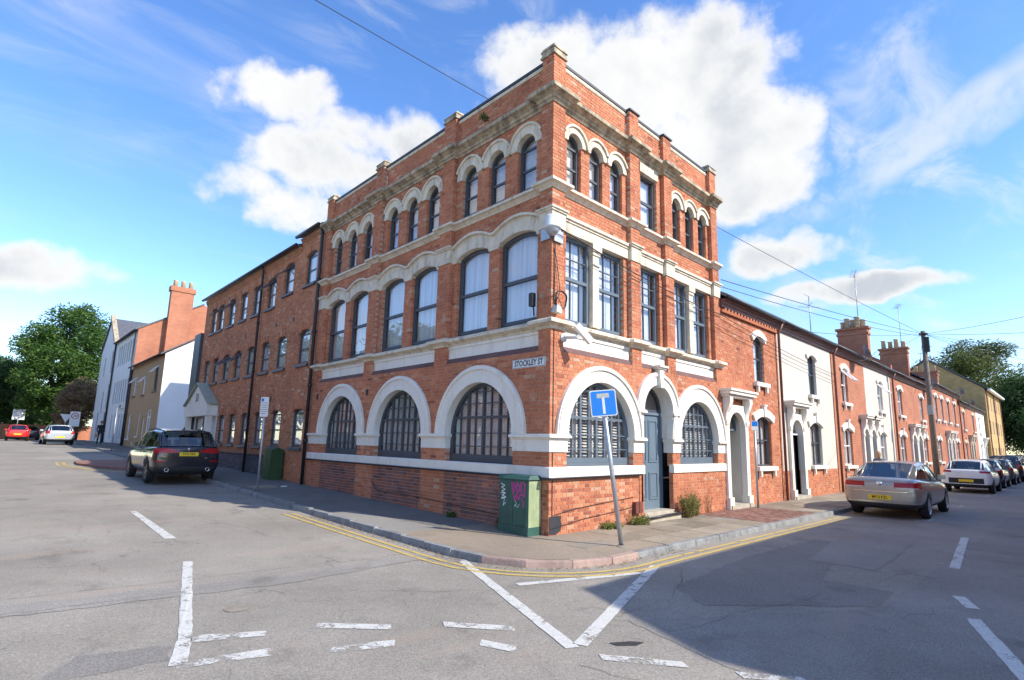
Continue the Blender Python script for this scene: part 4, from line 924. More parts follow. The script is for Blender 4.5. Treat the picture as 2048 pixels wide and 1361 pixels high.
# ------------------------------------------------------------------ buildings further up the left street
def box_house(name, label, y0, y1, depth, eave, base, wall_front, wall_side, roof='slate', ridge_h=2.2):
    t = thing(name, label, 'building', (0, y0, base))
    return t
# tan house with a white gable
T = thing('tan_house', 'tan rendered two storey house with a white gable wall', 'building', (0, 33, .6))
th = [(34.3, 35.4, 4.55, 6.2), (38.0, 38.9, 4.45, 5.75), (41.3, 42.3, 4.5, 5.9), (35.0, 36.3, 1.35, 3.35), (38.6, 39.2, 1.6, 3.3), (41.6, 42.7, 1.4, 3.2), (36.9, 37.8, .6, 2.85)]
m = MB(); strip_wall(FL, 33.0, 43.4, .3, 6.75, 0, th, m, .25); m.build('front_wall', 'render_tan', T)
m = MB(); m.add([(0.004, 32.95, .3), (7.5, 32.95, .3), (7.5, 32.95, 6.7), (3.75, 32.95, 9.3), (0.004, 32.95, 6.8), (0.004, 33.2, .3), (7.5, 33.2, .3), (7.5, 33.2, 6.7), (3.75, 33.2, 9.3), (0.004, 33.2, 6.8)], [(0, 1, 2, 3, 4), (9, 8, 7, 6, 5), (0, 1, 6, 5), (1, 2, 7, 6), (2, 3, 8, 7), (3, 4, 9, 8), (4, 0, 5, 9)]); m.build('gable_wall', 'render_white', T)
m = MB(); m.hexa([(-.25, 32.85, 6.72), (-.25, 43.45, 6.72), (-.25, 43.45, 6.82), (-.25, 32.85, 6.82), (3.75, 32.85, 9.4), (3.75, 43.45, 9.4), (3.75, 43.45, 9.5), (3.75, 32.85, 9.5)]); m.build('roof', 'slate', T)
m = MB(); m.tube([(-.3, 32.9, 6.72), (-.3, 43.4, 6.72)], .06, 8); m.tube([(-.08, 43.2, .5), (-.08, 43.2, 6.6)], .05, 6); m.build('gutter', 'black_plastic', T, smooth=True)
m = MB(); m.box(.45, 7.2, 33.25, 43.3, .3, 6.6); m.build('interior', 'interior_dark', T)
for i, h in enumerate(th):
    if i == 6:
        m = MB(); m.fbox(FL, h[0], h[1], -.2, -.1, h[2], h[3]); m.build('door', 'upvc_white', T); continue
    w = window(FL, rect(h[0], h[1], h[2], h[3]), -.06, T, fw=.08, vb=[(h[0]+h[1])/2] if h[1]-h[0] > 1.15 else [], hb=[h[3]-.5], bw=.07, frame='upvc_white' if i != 0 else 'frame_grey', back='curtain')
    m = MB(); m.fbox(FL, h[0]-.06, h[1]+.06, -.05, .06, h[2]-.12, h[2]-.002); m.build('sill', 'upvc_white' if i > 2 else 'pipe_brown', w)
    if i < 3:
        m = MB(); A = [(h[0]+.06, .0, h[3]-.05), (h[1]-.06, .0, h[3]-.05), (h[1]-.06, .32, h[3]-.42), (h[0]+.06, .32, h[3]-.42)]
        for (i0, i1) in ((0, 1), (1, 2), (2, 3), (3, 0)): m.tube([FL(*A[i0]), FL(*A[i1])], .03, 4)
        m.build('open_light', 'upvc_white', w)
# white mill with a brick end wall and chimney
W = thing('white_mill', 'long white three storey mill with brick end gable and cross gable', 'building', (0, 43.5, .85))
my = [45.0+1.02*i for i in range(7)]
wh = [(y-.33, y+.33, 7.45, 9.25) for y in my] + [(y-.33, y+.33, 4.2, 6.1) for y in my] + [(y-.30, y+.30, 1.3, 3.3) for y in (44.7, 45.8, 46.9, 50.4)] + [(48.2, 49.1, .95, 3.4)]
wh += [(54.4, 55.2, 7.2, 9.3), (58.6, 59.4, 7.2, 9.0), (54.2, 55.0, 3.9, 6.2), (57.0, 57.8, 3.6, 5.6), (54.3, 55.3, 1.1, 3.7), (58.5, 59.4, 1.1, 3.7)]
m = MB(); strip_wall(FL, 43.55, 62, .5, 9.75, 0, wh, m, .25); m.fpoly(FL, [(53.4, 9.75), (62, 9.75), (57.7, 12.7)], -.25, 0.0); m.build('front_wall', 'render_white', W)
m = MB(); m.add([(0.004, 43.5, .3), (9, 43.5, .3), (9, 43.5, 9.7), (4.3, 43.5, 12.6), (0.004, 43.5, 10.0), (0.004, 43.8, .3), (9, 43.8, .3), (9, 43.8, 9.7), (4.3, 43.8, 12.6), (0.004, 43.8, 10.0)], [(0, 1, 2, 3, 4), (9, 8, 7, 6, 5), (0, 1, 6, 5), (1, 2, 7, 6), (2, 3, 8, 7), (3, 4, 9, 8), (4, 0, 5, 9)]); m.build('end_wall', 'brick_far_x', W)
m = MB(); m.hexa([(-.2, 43.4, 9.74), (-.2, 53.4, 9.74), (-.2, 53.4, 9.86), (-.2, 43.4, 9.86), (4.3, 43.4, 12.6), (4.3, 53.4, 12.6), (4.3, 53.4, 12.72), (4.3, 43.4, 12.72)])
m.hexa([(-.15, 53.3, 9.7), (8, 53.3, 9.7), (8, 53.3, 9.82), (-.15, 53.3, 9.82), (-.15, 57.7, 12.72), (8, 57.7, 12.72), (8, 57.7, 12.84), (-.15, 57.7, 12.84)])
m.hexa([(-.15, 62.1, 9.7), (8, 62.1, 9.7), (8, 62.1, 9.82), (-.15, 62.1, 9.82), (-.15, 57.7, 12.72), (8, 57.7, 12.72), (8, 57.7, 12.84), (-.15, 57.7, 12.84)]); m.build('roof', 'slate', W)
m = MB(); m.hexa([(-.22, 53.1, 9.7), (.15, 53.1, 9.7), (.15, 53.1, 10.05), (-.22, 53.1, 10.05), (-.22, 57.7, 12.86), (.15, 57.7, 12.86), (.15, 57.7, 13.2), (-.22, 57.7, 13.2)]); m.build('verge', 'stone_weathered', W)
m = MB(); m.box(1.75, 3.35, 42.85, 43.48, 7.4, 13.2); m.box(1.65, 3.45, 42.78, 43.52, 13.2, 13.6); ch = m.build('chimney', 'brick_far_x', W)
for x_ in (2.0, 2.55, 3.1): m = MB(); m.lathe((x_, 43.15, 13.6), [(0, 0), (.17, 0), (.15, .5), (.18, .55), (.13, .56)], 12); m.build('chimney_pot', 'pot_clay', ch, smooth=True)
m = MB(); m.box(.45, 8.5, 43.85, 61.9, .3, 9.6); m.build('interior', 'interior_dark', W)
m = MB(); m.tube([(-.1, 52.9, .9), (-.1, 52.9, 9.7)], .07, 6); m.tube([(-.1, 43.75, .8), (-.1, 43.75, 9.7)], .05, 6); m.tube([(-.25, 43.5, 9.74), (-.25, 53.0, 9.74)], .06, 6); m.build('downpipe', 'cast_iron', W, smooth=True)
for i, h in enumerate(wh):
    w = window(FL, segmental(h[0], h[1], h[2], h[3]-.1, .1, 5), -.07, W, fw=.06, hb=[h[2]+(h[3]-h[2])*.55], bw=.05, frame='frame_grey', back='interior_dark')
m = MB(); m.fbox(FL, 43.56, 62, -.02, .03, .5, 1.0); m.build('plinth', 'frame_grey', W)
m = MB(); m.fbox(FL, 44.7, 47.4, .0, .05, 3.62, 4.1); sgn = m.build('wall_sign', 'sign_white', W)
m = MB(); m.fbox(FL, 46.3, 47.1, .05, .055, 3.80, 4.02); m.fbox(FL, 44.9, 47.2, .05, .055, 3.68, 3.72); m.build('sign_print', 'frame_bluegrey', sgn)
# low brick wall and hedge far up the street
m = MB(); m.box(-10, -1, 78, 78.3, .8, 2.6); m.box(-1, 9, 76, 76.3, .8, 2.6); tag(m.build('boundary_wall', 'brick_far_x'), 'low red brick boundary wall under the big trees', 'wall')

# ------------------------------------------------------------------ terrace on the right street
def hood(F, a, b, z, parent, rise=.16, keystone=True, mat='white_paint', th=.24):
    m = MB(); n = 10; c_ = (a+b)/2; h = (b-a)/2; R = (h*h+rise*rise)/(2*rise); a0 = math.asin(h/R)*1.22
    m.ring(F, c_, z+rise-R, R, R+th, -.08, .035, PI/2-a0, PI/2+a0, n=12)
    if keystone:
        m.fpoly(F, [(c_-.06, z+rise-.01), (c_+.06, z+rise-.01), (c_+.10, z+rise+th+.08), (c_-.10, z+rise+th+.08)], -.05, .07); m.fbox(F, c_-.13, c_+.13, -.05, .09, z+rise+th+.081, z+rise+th+.13)
    return m.build('window_hood', mat, parent)
def sill(F, a, b, z, parent, brackets=True, mat='white_paint'):
    m = MB(); m.fbox(F, a-.12, b+.12, -.06, .10, z-.13, z-.002); 
    if brackets:
        for u_ in (a+.05, b-.05): m.fbox(F, u_-.05, u_+.05, .0, .08, z-.30, z-.132)
    return m.build('sill', mat, parent)
def doorcase(F, u0, u1, parent, mat='white_paint', door='door', col='frame_grey', top=3.3, open_=False, base=0.0):
    """console-bracketed door surround with an arched opening; u0,u1 outer faces of the jambs"""
    m = MB(); jw = .2; c_ = (u0+u1)/2; r = (u1-u0)/2-jw; zs = top-.62-r
    for a, b in ((u0, u0+jw), (u1-jw, u1)):
        m.fbox(F, a, b, -.10, .07, base+.32, zs); m.fbox(F, a-.03, b+.03, -.10, .12, base, base+.32)
    m.ring(F, c_, zs, r, r+jw, -.10, .07, n=16)
    for s in (-1, 1):
        m.fpoly(F, [(c_+s*(r+jw), zs), (c_+s*(r+jw), top-.42), (c_, top-.42), (c_, zs+r+jw-.01), (c_+s*(r+jw)*.71, zs+(r+jw)*.70)][::s], -.10, .055)
    o = m.build('door_surround', mat, parent)
    m = MB(); m.fbox(F, u0-.10, u1+.10, -.05, .22, top-.22, top-.15); m.fbox(F, u0-.16, u1+.16, -.05, .30, top-.15, top-.06); m.fbox(F, u0-.20, u1+.20, -.05, .34, top-.06, top)
    m.build('door_hood', mat, o)
    for a, b in ((u0-.02, u0+jw-.03), (u1-jw+.03, u1+.02)):
        m = MB(); pr = [(.05, top-.98), (.09, top-1.0), (.11, top-.92), (.08, top-.80), (.10, top-.66), (.17, top-.52), (.22, top-.36), (.22, top-.222), (0, top-.222), (0, top-.98)]
        n = len(pr); k = [F(a, d_, z_) for d_, z_ in pr]+[F(b, d_, z_) for d_, z_ in pr]
        m.add(k, [list(range(n)), list(range(2*n-1, n-1, -1))]+[[i, (i+1) % n, n+(i+1) % n, n+i] for i in range(n)]); m.build('console', mat, o)
    dd = -.9 if open_ else -.22
    m = MB(); m.fbox(F, u0+jw+.005, u1-jw-.005, dd-.05, dd, base+.12, zs-.02); dr_ = m.build('door', col, parent)
    m = MB()
    for q0, q1 in ((base+.3, base+.95), (base+1.1, zs-.2)): m.fbox(F, c_-r*.62, c_+r*.62, dd, dd+.015, q0, q1)
    m.build('door_panel', col, dr_)
    window(F, [(c_+(r-.004)*math.cos(PI*i/12), zs+(r-.004)*math.sin(PI*i/12)) for i in range(13)], -.10 if not open_ else -.2, parent, fw=.05, frame=col if col != 'black_plastic' else 'upvc_white', back='interior_dark', name='fanlight')
    m = MB(); m.fbox(F, u0+.02, u1-.02, -.3 if not open_ else -.95, .16, base-.04, base+.115); m.build('door_step', 'stone_step', parent)
    if open_:
        m = MB(); m.fbox(F, u0+jw+.002, u0+jw+.03, -.9, -.101, base+.116, top-.6); m.fbox(F, u1-jw-.03, u1-jw-.002, -.9, -.101, base+.116, top-.6); m.build('porch_wall', 'render_cream', parent)
def aerial(x, y, z, h, kind, label):
    m = MB(); m.tube([(x, y, z), (x, y, z+h)], .022, 6)
    if kind == 'yagi':
        m.tube([(x-.9, y-.3, z+h-.05), (x+.55, y+.2, z+h+.02)], .014, 5)
        for i in range(7):
            t = i/6; px, py = x-.85+1.35*t, y-.28+.46*t; m.tube([(px+.08, py-.22, z+h-.04), (px-.08, py+.22, z+h)], .008, 4)
    else:
        m.tube([(x-.7, y, z+h-.02), (x+.1, y, z+h)], .012, 5); m.tube([(x-.5, y-.3, z+h-.45), (x+.5, y+.3, z+h-.4)], .012, 5); m.tube([(x-.5, y+.35, z+h-.55), (x+.5, y-.3, z+h-.5)], .012, 5)
    return tag(m.build('tv_aerial', 'steel_grey', None, smooth=True), label, 'aerial', 'aerials on the terrace roofs')
def dish(x, y, z, label, r=.36):
    t = thing('satellite_dish', label, 'dish', (x, y, z), 0.0, 'satellite dishes on the terrace'); d = Vector((.36, -.86, .36)).normalized(); a = d.cross(Vector((0, 0, 1))).normalized(); b = a.cross(d)
    m = MB(); n = 18; k = []
    for ri in (0, .4, .75, 1.0):
        for j in range(n): g = 2*PI*j/n; p = Vector((x, y-.45, z+.35))+(a*math.cos(g)+b*math.sin(g)*.92)*r*ri+d*(.09*ri*ri); k.append(tuple(p))
    fs = [[i*n+j, i*n+(j+1) % n, (i+1)*n+(j+1) % n, (i+1)*n+j] for i in range(3) for j in range(n)]
    m.add(k, fs); m.add([tuple(Vector(p)-d*.012) for p in k], [f[::-1] for f in fs]); m.build('reflector', 'steel_grey', t, smooth=True, recalc=False)
    m = MB(); c_ = Vector((x, y-.45, z+.35)); m.tube([(x, y-.02, z), (x, y-.42, z+.05), (x, y-.42, z+.55)], .02, 6); m.tube([tuple(c_-b*.3), tuple(c_+d*.42-b*.1)], .012, 5); m.build('bracket', 'steel_grey', t)
def chimney(parent, x0, x1, y0, y1, zb, zt, pots):
    m = MB(); m.box(x0, x1, y0, y1, zb, zt); m.box(x0-.05, x1+.05, y0-.05, y1+.05, zt-.32, zt-.2); m.box(x0-.09, x1+.09, y0-.09, y1+.09, zt, zt+.12); ch = m.build('chimney', 'brick_far_y', parent)
    for i in range(pots):
        yy = y0+.25+(y1-y0-.5)*i/(pots-1); h_ = (.45, .62, .5, .58, .42)[i % 5]
        m = MB(); m.lathe(((x0+x1)/2+.08*(-1)**i, yy, zt+.12), [(0, 0), (.15, 0), (.13, h_-.08), (.17, h_-.05), (.17, h_), (.12, h_)], 12); m.build('chimney_pot', 'pot_clay', ch, smooth=True)
def terrace(name, label, x0, x1, wall, wins, door, eave=5.92, frame='upvc_white', hoods='white_paint', bricks=False, pipe=None, plinth=None, ridge=8.05, door_col='black_plastic', arch_only=False, door_open=False, base=0.0, doors2=None, back='curtain'):
    t = thing(name, label, 'house', ((x0+x1)/2, 0, base), 0.0, 'terraced houses along the right street')
    holes = [(a, b, z0, z1) for a, b, z0, z1 in wins]
    dcs = [d for d in ([door] if door else [])+(doors2 or [])]
    for u0, u1 in dcs: holes.append((u0+.19, u1-.19, base-.1, 2.05+(.62 if True else 0)))
    if bricks:
        k, mm = MB(), MB(); courses(FR, x0, x1, -.075, eave, -.03, [Hole(*h) for h in holes], k, mm); k.build('brickwork', 'brick_red', t, recalc=False, kind='stuff'); mm.build('mortar', 'mortar', t, recalc=False)
    else:
        m = MB(); strip_wall(FR, x0, x1, (plinth or -.1), eave, -.03, [(a, b, max(z0, plinth or -.1), z1) for a, b, z0, z1 in holes if z1 > (plinth or -.1)], m); m.build('wall', wall, t)
        if plinth:
            k, mm = MB(), MB(); courses(FR, x0, x1, -.075, plinth, -.02, [Hole(*h) for h in holes if h[2] < plinth], k, mm); k.build('plinth_brickwork', 'brick_red', t, recalc=False, kind='stuff'); mm.build('mortar', 'mortar', t, recalc=False)
    m = MB(); m.box(x0+.01, x1-.01, 1.0, 7.5, -.1, eave-.05); m.build('interior', 'interior_dark', t)
    m = MB(); yr = 3.6
    for ya, yb, za, zb in ((-.24, yr, eave+.02, ridge), (7.6, yr, eave+.02, ridge)):
        m.hexa([(x0, ya, za), (x1, ya, za), (x1, ya, za+.10), (x0, ya, za+.10), (x0, yb, zb), (x1, yb, zb), (x1, yb, zb+.10), (x0, yb, zb+.10)])
    m.build('roof', 'slate', t)
    m = MB(); m.sweep([(x0, -.03+.03), (x1, .0)], [(-.05, eave-.22), (.04, eave-.22), (.05, eave-.15), (.09, eave-.12), (.10, eave-.05), (.16, eave), (-.05, eave)])
    m.build('eaves_moulding', 'pipe_brown', t)
    m = MB(); m.tube([(x0, -.26, eave+.03), (x1, -.26, eave+.03)], .06, 8); m.build('gutter', 'lead_black', t, smooth=True)
    if pipe: m = MB(); m.tube([(pipe, -.08, .02), (pipe, -.08, eave-.35), (pipe, -.22, eave-.05)], .045, 8); m.build('downpipe', 'pipe_brown', t, smooth=True)
    for i, (a, b, z0, z1) in enumerate(wins):
        rise = .13; P = segmental(a+.003, b-.003, z0, z1-rise-.01, rise, 7); zm = z0+(z1-z0)*.52
        w = window(FR, P, -.12, t, fw=.055, vb=[(a+b)/2] if b-a > .95 else [], hb=[zm], bw=.05, frame=frame, back=back)
        hood(FR, a, b, z1-rise, w, rise, z0 < 3, hoods, .24 if z0 < 3 else .20); sill(FR, a, b, z0, w, True, hoods)
        if not bricks:
            m = MB()
        # spandrel infill between the straight wall opening and the curved head
        sp_ = MB(); Rr = ((b-a)/2)**2; 
        for s in (0, 1):
            pts = [(a, z1), (a, z1-rise)] + [(a+(b-a)/2*i/5, z1-rise-.012+ (rise*(1-((1-i/5))**2))) for i in range(0, 6)]
            pts = [(p[0] if s == 0 else a+b-p[0], p[1]+.012) for p in pts]
            pts[-1] = (pts[-1][0], z1)
            sp_.fpoly(FR, pts[1:]+[pts[0]], -.10, -.035)
        sp_.build('arch_infill', hoods, w)
    for j, (u0, u1) in enumerate(dcs): doorcase(FR, u0, u1, t, hoods, col=door_col, open_=door_open and j == 0, base=base)
    return t
H1 = terrace('terraced_house', 'red brick terraced house with grey windows adjoining the corner building', RB+.02, 11.45, 'brick_far_x', [(9.5, 10.28, 3.72, 5.22), (9.40, 10.58, 1.12, 2.66)], (7.18, 8.62), frame='frame_grey', bricks=True, pipe=11.38, door_open=True, door_col='frame_bluegrey', back='blind_or_tone_sheet')
m = MB(); m.sweep([(RB+.02, 0), (11.45, 0)], [(.0, 5.55), (.05, 5.55), (.07, 5.62), (.0, 5.62)]); m.build('dentil_course', 'brick_red', H1)
for u_ in [RB+.2+.22*i for i in range(19)]: m = MB(); m.fbox(FR, u_, u_+.1, -.02, .06, 5.622, 5.69); m.build('dentil', 'brick_red', H1)
H2 = terrace('terraced_house', 'cream rendered terraced house with a black front door and brick plinth', 11.47, 17.2, 'render_cream', [(14.42, 15.3, 3.70, 5.25), (14.25, 15.5, 1.10, 2.68)], (11.98, 13.42), frame='frame_grey', plinth=.95, pipe=17.32, back='curtain')
H3 = terrace('terraced_house', 'red brick terraced house with an open white first floor window', 17.22, 22.2, 'brick_far_x', [(18.55, 19.45, 3.70, 5.22), (18.30, 19.55, 1.05, 2.62)], None, doors2=[(21.0, 22.18)], pipe=None)
H4 = terrace('terraced_house', 'cream rendered terraced house sharing its doorway with a brick one', 22.22, 27.4, 'render_cream', [(24.6, 25.5, 3.70, 5.22), (24.3, 25.5, 1.05, 2.62)], (22.24, 23.42), pipe=27.5)
H5 = terrace('terraced_house', 'red brick terraced house with a chimney at its cream neighbour', 27.42, 32.85, 'brick_far_x', [(28.9, 30.0, 3.70, 5.22), (28.6, 30.0, 1.05, 2.62)], (31.3, 32.8))
H6 = terrace('terraced_house', 'red brick terraced house with one upper window behind the telegraph pole', 32.87, 38.2, 'brick_far_x', [(34.9, 35.9, 3.70, 5.22), (35.2, 36.4, 1.05, 2.62)], (32.9, 34.4))
H7 = terrace('terraced_house', 'taller brick terraced house with four narrow upper windows and window boxes', 38.22, 51.0, 'brick_far_x', [(40.2, 41.2, 4.0, 5.7), (42.6, 43.6, 4.0, 5.7), (45.4, 46.4, 4.0, 5.7), (48.4, 49.4, 4.0, 5.7), (40.0, 41.4, 1.05, 2.62), (48.2, 49.6, 1.05, 2.62)], (43.6, 45.0), doors2=[(45.3, 46.7)], eave=6.4, ridge=8.7, pipe=50.9)
H8 = terrace('terraced_house', 'red brick terraced house with cream doorways and a dish at the eaves', 51.02, 62.0, 'brick_far_x', [(53.0, 54.2, 3.7, 5.3), (59.0, 60.2, 3.7, 5.3), (53.0, 54.2, 1.05, 2.62)], (55.6, 57.0), doors2=[(57.2, 58.6)], hoods='stone_cream')
H9 = terrace('terraced_house', 'white rendered end terraced house next to the yellow block', 62.02, 68.4, 'render_white', [(63.6, 64.6, 3.7, 5.3), (63.4, 64.6, 1.05, 2.62)], (66.0, 67.4))
# the open top light of the third house
for (H_, a, b, z) in ((H3, 18.6, 19.4, 5.1), (H4, 24.65, 25.45, 5.05)):
    m = MB(); A = [(a, -.05, z), (b, -.05, z), (b, .38, z-.42), (a, .38, z-.42)]
    for i0, i1 in ((0, 1), (1, 2), (2, 3), (3, 0)): m.tube([FR(*A[i0]), FR(*A[i1])], .035, 4)
    m.build('open_light', 'upvc_white', H_)
chimney(H5, 27.2, 27.7, .85, 2.35, 5.9, 8.5, 5); chimney(H7, 38.0, 38.5, .95, 2.6, 6.0, 8.85, 4); chimney(H8, 51.0, 51.6, 1.2, 3.0, 6.5, 8.6, 3)
for H_, x_ in ((H4, 27.28), (H6, 38.1)):
    m = MB(); m.hexa([(x_, -.1, 6.0), (x_+.3, -.1, 6.0), (x_+.3, -.1, 6.33), (x_, -.1, 6.33), (x_, 3.6, 8.2), (x_+.3, 3.6, 8.2), (x_+.3, 3.6, 8.5), (x_, 3.6, 8.5)]); m.build('party_parapet', 'brick_far_y', H_)
aerial(9.6, 2.5, 6.9, 1.05, 'small', 'small aerial above the brick house adjoining the corner building'); aerial(20.2, 1.6, 6.6, 2.4, 'x', 'tall aerial rising above the open white window house'); aerial(27.9, 1.4, 8.6, 3.3, 'yagi', 'very tall mast aerial beside the near chimney'); aerial(38.9, 1.4, 8.9, 3.2, 'yagi', 'mast aerial beside the far chimney stack')
dish(20.6, -.05, 5.7, 'grey satellite dish at the eaves over the open white window', .42); dish(36.9, -.05, 5.75, 'grey satellite dish at the eaves behind the telegraph pole', .42); dish(49.0, -.05, 6.25, 'small satellite dish at the eaves of the taller brick house', .4); dish(55.0, -.05, 5.75, 'small satellite dish on a mast at the brick house with cream doorways', .4)
# yellow brick apartment block closing the row
Y = thing('apartment_block', 'yellow brick three storey apartment block with a gable side tinted as shaded', 'building', (69, 0, 0))
yw = [(70.6+2.7*i, 71.6+2.7*i, z0, z0+1.45) for i in range(5) for z0 in (.9, 3.8, 6.4)]
m = MB(); strip_wall(FR, 69, 84, -.1, 8.6, .25, yw, m, .3); m.build('front_wall', 'brick_yellow_x', Y)
g0 = [(-.246, -.1), (9.5, -.1), (9.5, 8.6), (4.6, 12.2), (-.246, 8.65)]
for x_ in (69.0, 83.7):
    m = MB(); m.add([(x_+.002, y_, z_) for y_, z_ in g0]+[(x_+.298, y_, z_) for y_, z_ in g0], [(0, 1, 2, 3, 4), (9, 8, 7, 6, 5), (0, 1, 6, 5), (1, 2, 7, 6), (2, 3, 8, 7), (3, 4, 9, 8), (4, 0, 5, 9)]); m.build('gable_wall', 'brick_yellow_y_shaded', Y)
m = MB(); m.hexa([(68.85, -.6, 8.5), (84.1, -.6, 8.5), (84.1, -.6, 8.65), (68.85, -.6, 8.65), (68.85, 4.6, 12.25), (84.1, 4.6, 12.25), (84.1, 4.6, 12.4), (68.85, 4.6, 12.4)])
m.hexa([(68.85, 9.8, 8.5), (84.1, 9.8, 8.5), (84.1, 9.8, 8.65), (68.85, 9.8, 8.65), (68.85, 4.6, 12.25), (84.1, 4.6, 12.25), (84.1, 4.6, 12.4), (68.85, 4.6, 12.4)]); m.build('roof', 'slate', Y)
m = MB(); m.box(68.9, 84, -.78, -.5, 8.4, 8.6); m.build('gutter', 'upvc_white', Y); m = MB(); m.box(69.4, 83.6, .2, 9.3, -.1, 8.5); m.build('interior', 'interior_dark', Y)
for x_ in (69.3, 76.5, 83.4): m = MB(); m.tube([(x_, -.34, .1), (x_, -.34, 8.4)], .06, 6); m.build('downpipe', 'pipe_brown', Y)
for h in yw: window(FR, rect(*h), .19, Y, fw=.07, vb=[(h[0]+h[1])/2], bw=.05, frame='upvc_white', back='curtain')

# ------------------------------------------------------------------ buildings on the far sides of both streets (they shade the road and show in the panes)
S = thing('long_brick_terrace', 'long two storey brick terrace across the street facing the cream house', 'building', (30, -9.5, 0))
def FS(u, d, z): return (u, -9.5+d, z)
sw = [(2.5+2.9*i, 3.6+2.9*i, z0, z0+1.6) for i in range(20) for z0 in (1.0, 3.6)]
m = MB(); strip_wall(FS, .7, 64, -.15, 5.5, 0, sw, m, .25); m.build('front_wall', 'brick_far_x', S)
m = MB(); m.add([(.7, -9.5, -.15), (.7, -18, -.15), (.7, -18, 5.4), (.7, -13.9, 7.45), (.7, -9.5, 5.5), (1.0, -9.5, -.15), (1.0, -18, -.15), (1.0, -18, 5.4), (1.0, -13.9, 7.45), (1.0, -9.5, 5.5)], [(0, 1, 2, 3, 4), (9, 8, 7, 6, 5), (0, 1, 6, 5), (1, 2, 7, 6), (2, 3, 8, 7), (3, 4, 9, 8), (4, 0, 5, 9)]); m.build('gable_wall', 'brick_far_y', S)
m = MB()
for ya, yb, za, zb in ((-9.3, -13.9, 5.45, 7.5), (-18.2, -13.9, 5.4, 7.5)): m.hexa([(.6, ya, za), (64, ya, za), (64, ya, za+.1), (.6, ya, za+.1), (.6, yb, zb), (64, yb, zb), (64, yb, zb+.1), (.6, yb, zb+.1)])
m.build('roof', 'slate', S); m = MB(); m.box(1.2, 63.8, -17.8, -9.9, -.1, 5.3); m.build('interior', 'interior_dark', S)
for h in sw: window(FS, rect(*h), -.08, S, fw=.08, hb=[h[2]+.8], bw=.06, frame='upvc_white', back='curtain')
S2 = thing('brick_row', 'two storey red brick row across the left street with white windows', 'building', (-15, 20, .3))
def FW(u, d, z): return (-15.5+d, u, z)
sw = [(4+3.2*i, 5.2+3.2*i, z0, z0+1.6) for i in range(13) for z0 in (1.3, 4.0)]
m = MB(); strip_wall(FW, 2, 46, -.1, 6.0, 0, sw, m, .25); m.build('front_wall', 'brick_far_y', S2)
m = MB()
for xa, xb in ((-15.2, -19.5), (-24, -19.5)): m.hexa([(xa, 1.8, 5.95), (xa, 46.2, 5.95), (xa, 46.2, 6.05), (xa, 1.8, 6.05), (xb, 1.8, 8.2), (xb, 46.2, 8.2), (xb, 46.2, 8.3), (xb, 1.8, 8.3)])
m.build('roof', 'slate', S2); m = MB(); m.box(-23.8, -15.9, 2.05, 45.9, -.1, 5.9); m.build('interior', 'brick_far_y', S2)
for h in sw: window(FW, rect(*h), -.08, S2, fw=.08, hb=[h[2]+.8], bw=.06, frame='upvc_white', back='curtain')

# ------------------------------------------------------------------ ground, road, footways, markings
brick_piece('slab_piece', [(0, (0.22, 0.185, 0.14)), (.5, (0.29, 0.245, 0.185)), (1, (0.35, 0.30, 0.23))], 'obj')
brick_piece('paver_piece', [(0, (0.16, 0.085, 0.07)), (.5, (0.25, 0.13, 0.10)), (1, (0.33, 0.20, 0.15))], 'attr')
YS = [-1200, -300, -80, -30, -10, -5, -2, 0]+[2*i for i in range(1, 36)]+[80, 100, 140, 300, 1200]
def sheet(name, x0, x1, y0, y1, dz, mat, nx=2):
    ys = [y for y in YS if y0 < y < y1]; ys = [y0]+ys+[y1]; m = MB(); xs = [x0+(x1-x0)*i/nx for i in range(nx+1)]; k = len(xs)
    m.v = [(x, y, gz(y)+dz) for y in ys for x in xs]
    m.f = [[j*k+i, j*k+i+1, (j+1)*k+i+1, (j+1)*k+i] for j in range(len(ys)-1) for i in range(nx)]; m.t = [.5]*len(m.f); m.mi = [0]*len(m.f)
    return struct(m.build(name, mat, recalc=False, smooth=True))
sheet('ground', -1200, 1200, -1200, 1200, -.16, 'earth')
sheet('road', -60, 180, -60, 140, -.10, 'asphalt', 8)
def zr(y): return gz(y)-.10
def flat(name, pts, mat, dz=.004, parent=None, rough=0.0):
    if rough:
        q = []
        for (ax, ay), (bx, by) in zip(pts, pts[1:]+pts[:1]):
            k = max(1, int(math.hypot(bx-ax, by-ay)/.12)); q += [(ax+(bx-ax)*i/k+rnd.gauss(0, rough)*(i > 0), ay+(by-ay)*i/k+rnd.gauss(0, rough)*(i > 0)) for i in range(k)]
        pts = q
    m = MB(); n = len(pts); m.v = [(x, y, zr(y)+dz) for x, y in pts]; m.f = [list(range(n))]; m.t = [.5]; m.mi = [0]
    return m.build(name, mat, parent, recalc=False)
# repair patches in the carriageway
PATCH = [([(-6.76, -1.12), (-6.16, -1.37), (-6.25, -1.70), (-7.05, -1.6)], 'asphalt_patch'), ([(-1.0, -3.1), (1.5, -2.9), (4.5, -3.0), (4.6, -3.5), (2.2, -3.6), (2.1, -4.05), (.94, -4.24), (.96, -5.05), (.02, -5.1), (-1.5, -3.75)], 'asphalt_patch'),
         ([(-2.6, -3.5), (.0, -5.15), (6, -5.2), (14, -5.3), (14, -6.6), (0, -6.9), (-3.4, -6.0)], 'asphalt_grit'), ([(2.25, -3.65), (5.6, -3.2), (6.2, -4.4), (2.2, -4.6)], 'footway_light'), ([(-9, 1.2), (-4.5, .4), (-2.35, .55), (-2.35, .2), (-4.6, .05), (-9, .7)], 'asphalt_grit')]
for i, (p, mt) in enumerate(PATCH): struct(flat('road_patch', p, mt, .0022+.0006*i, rough=.018))
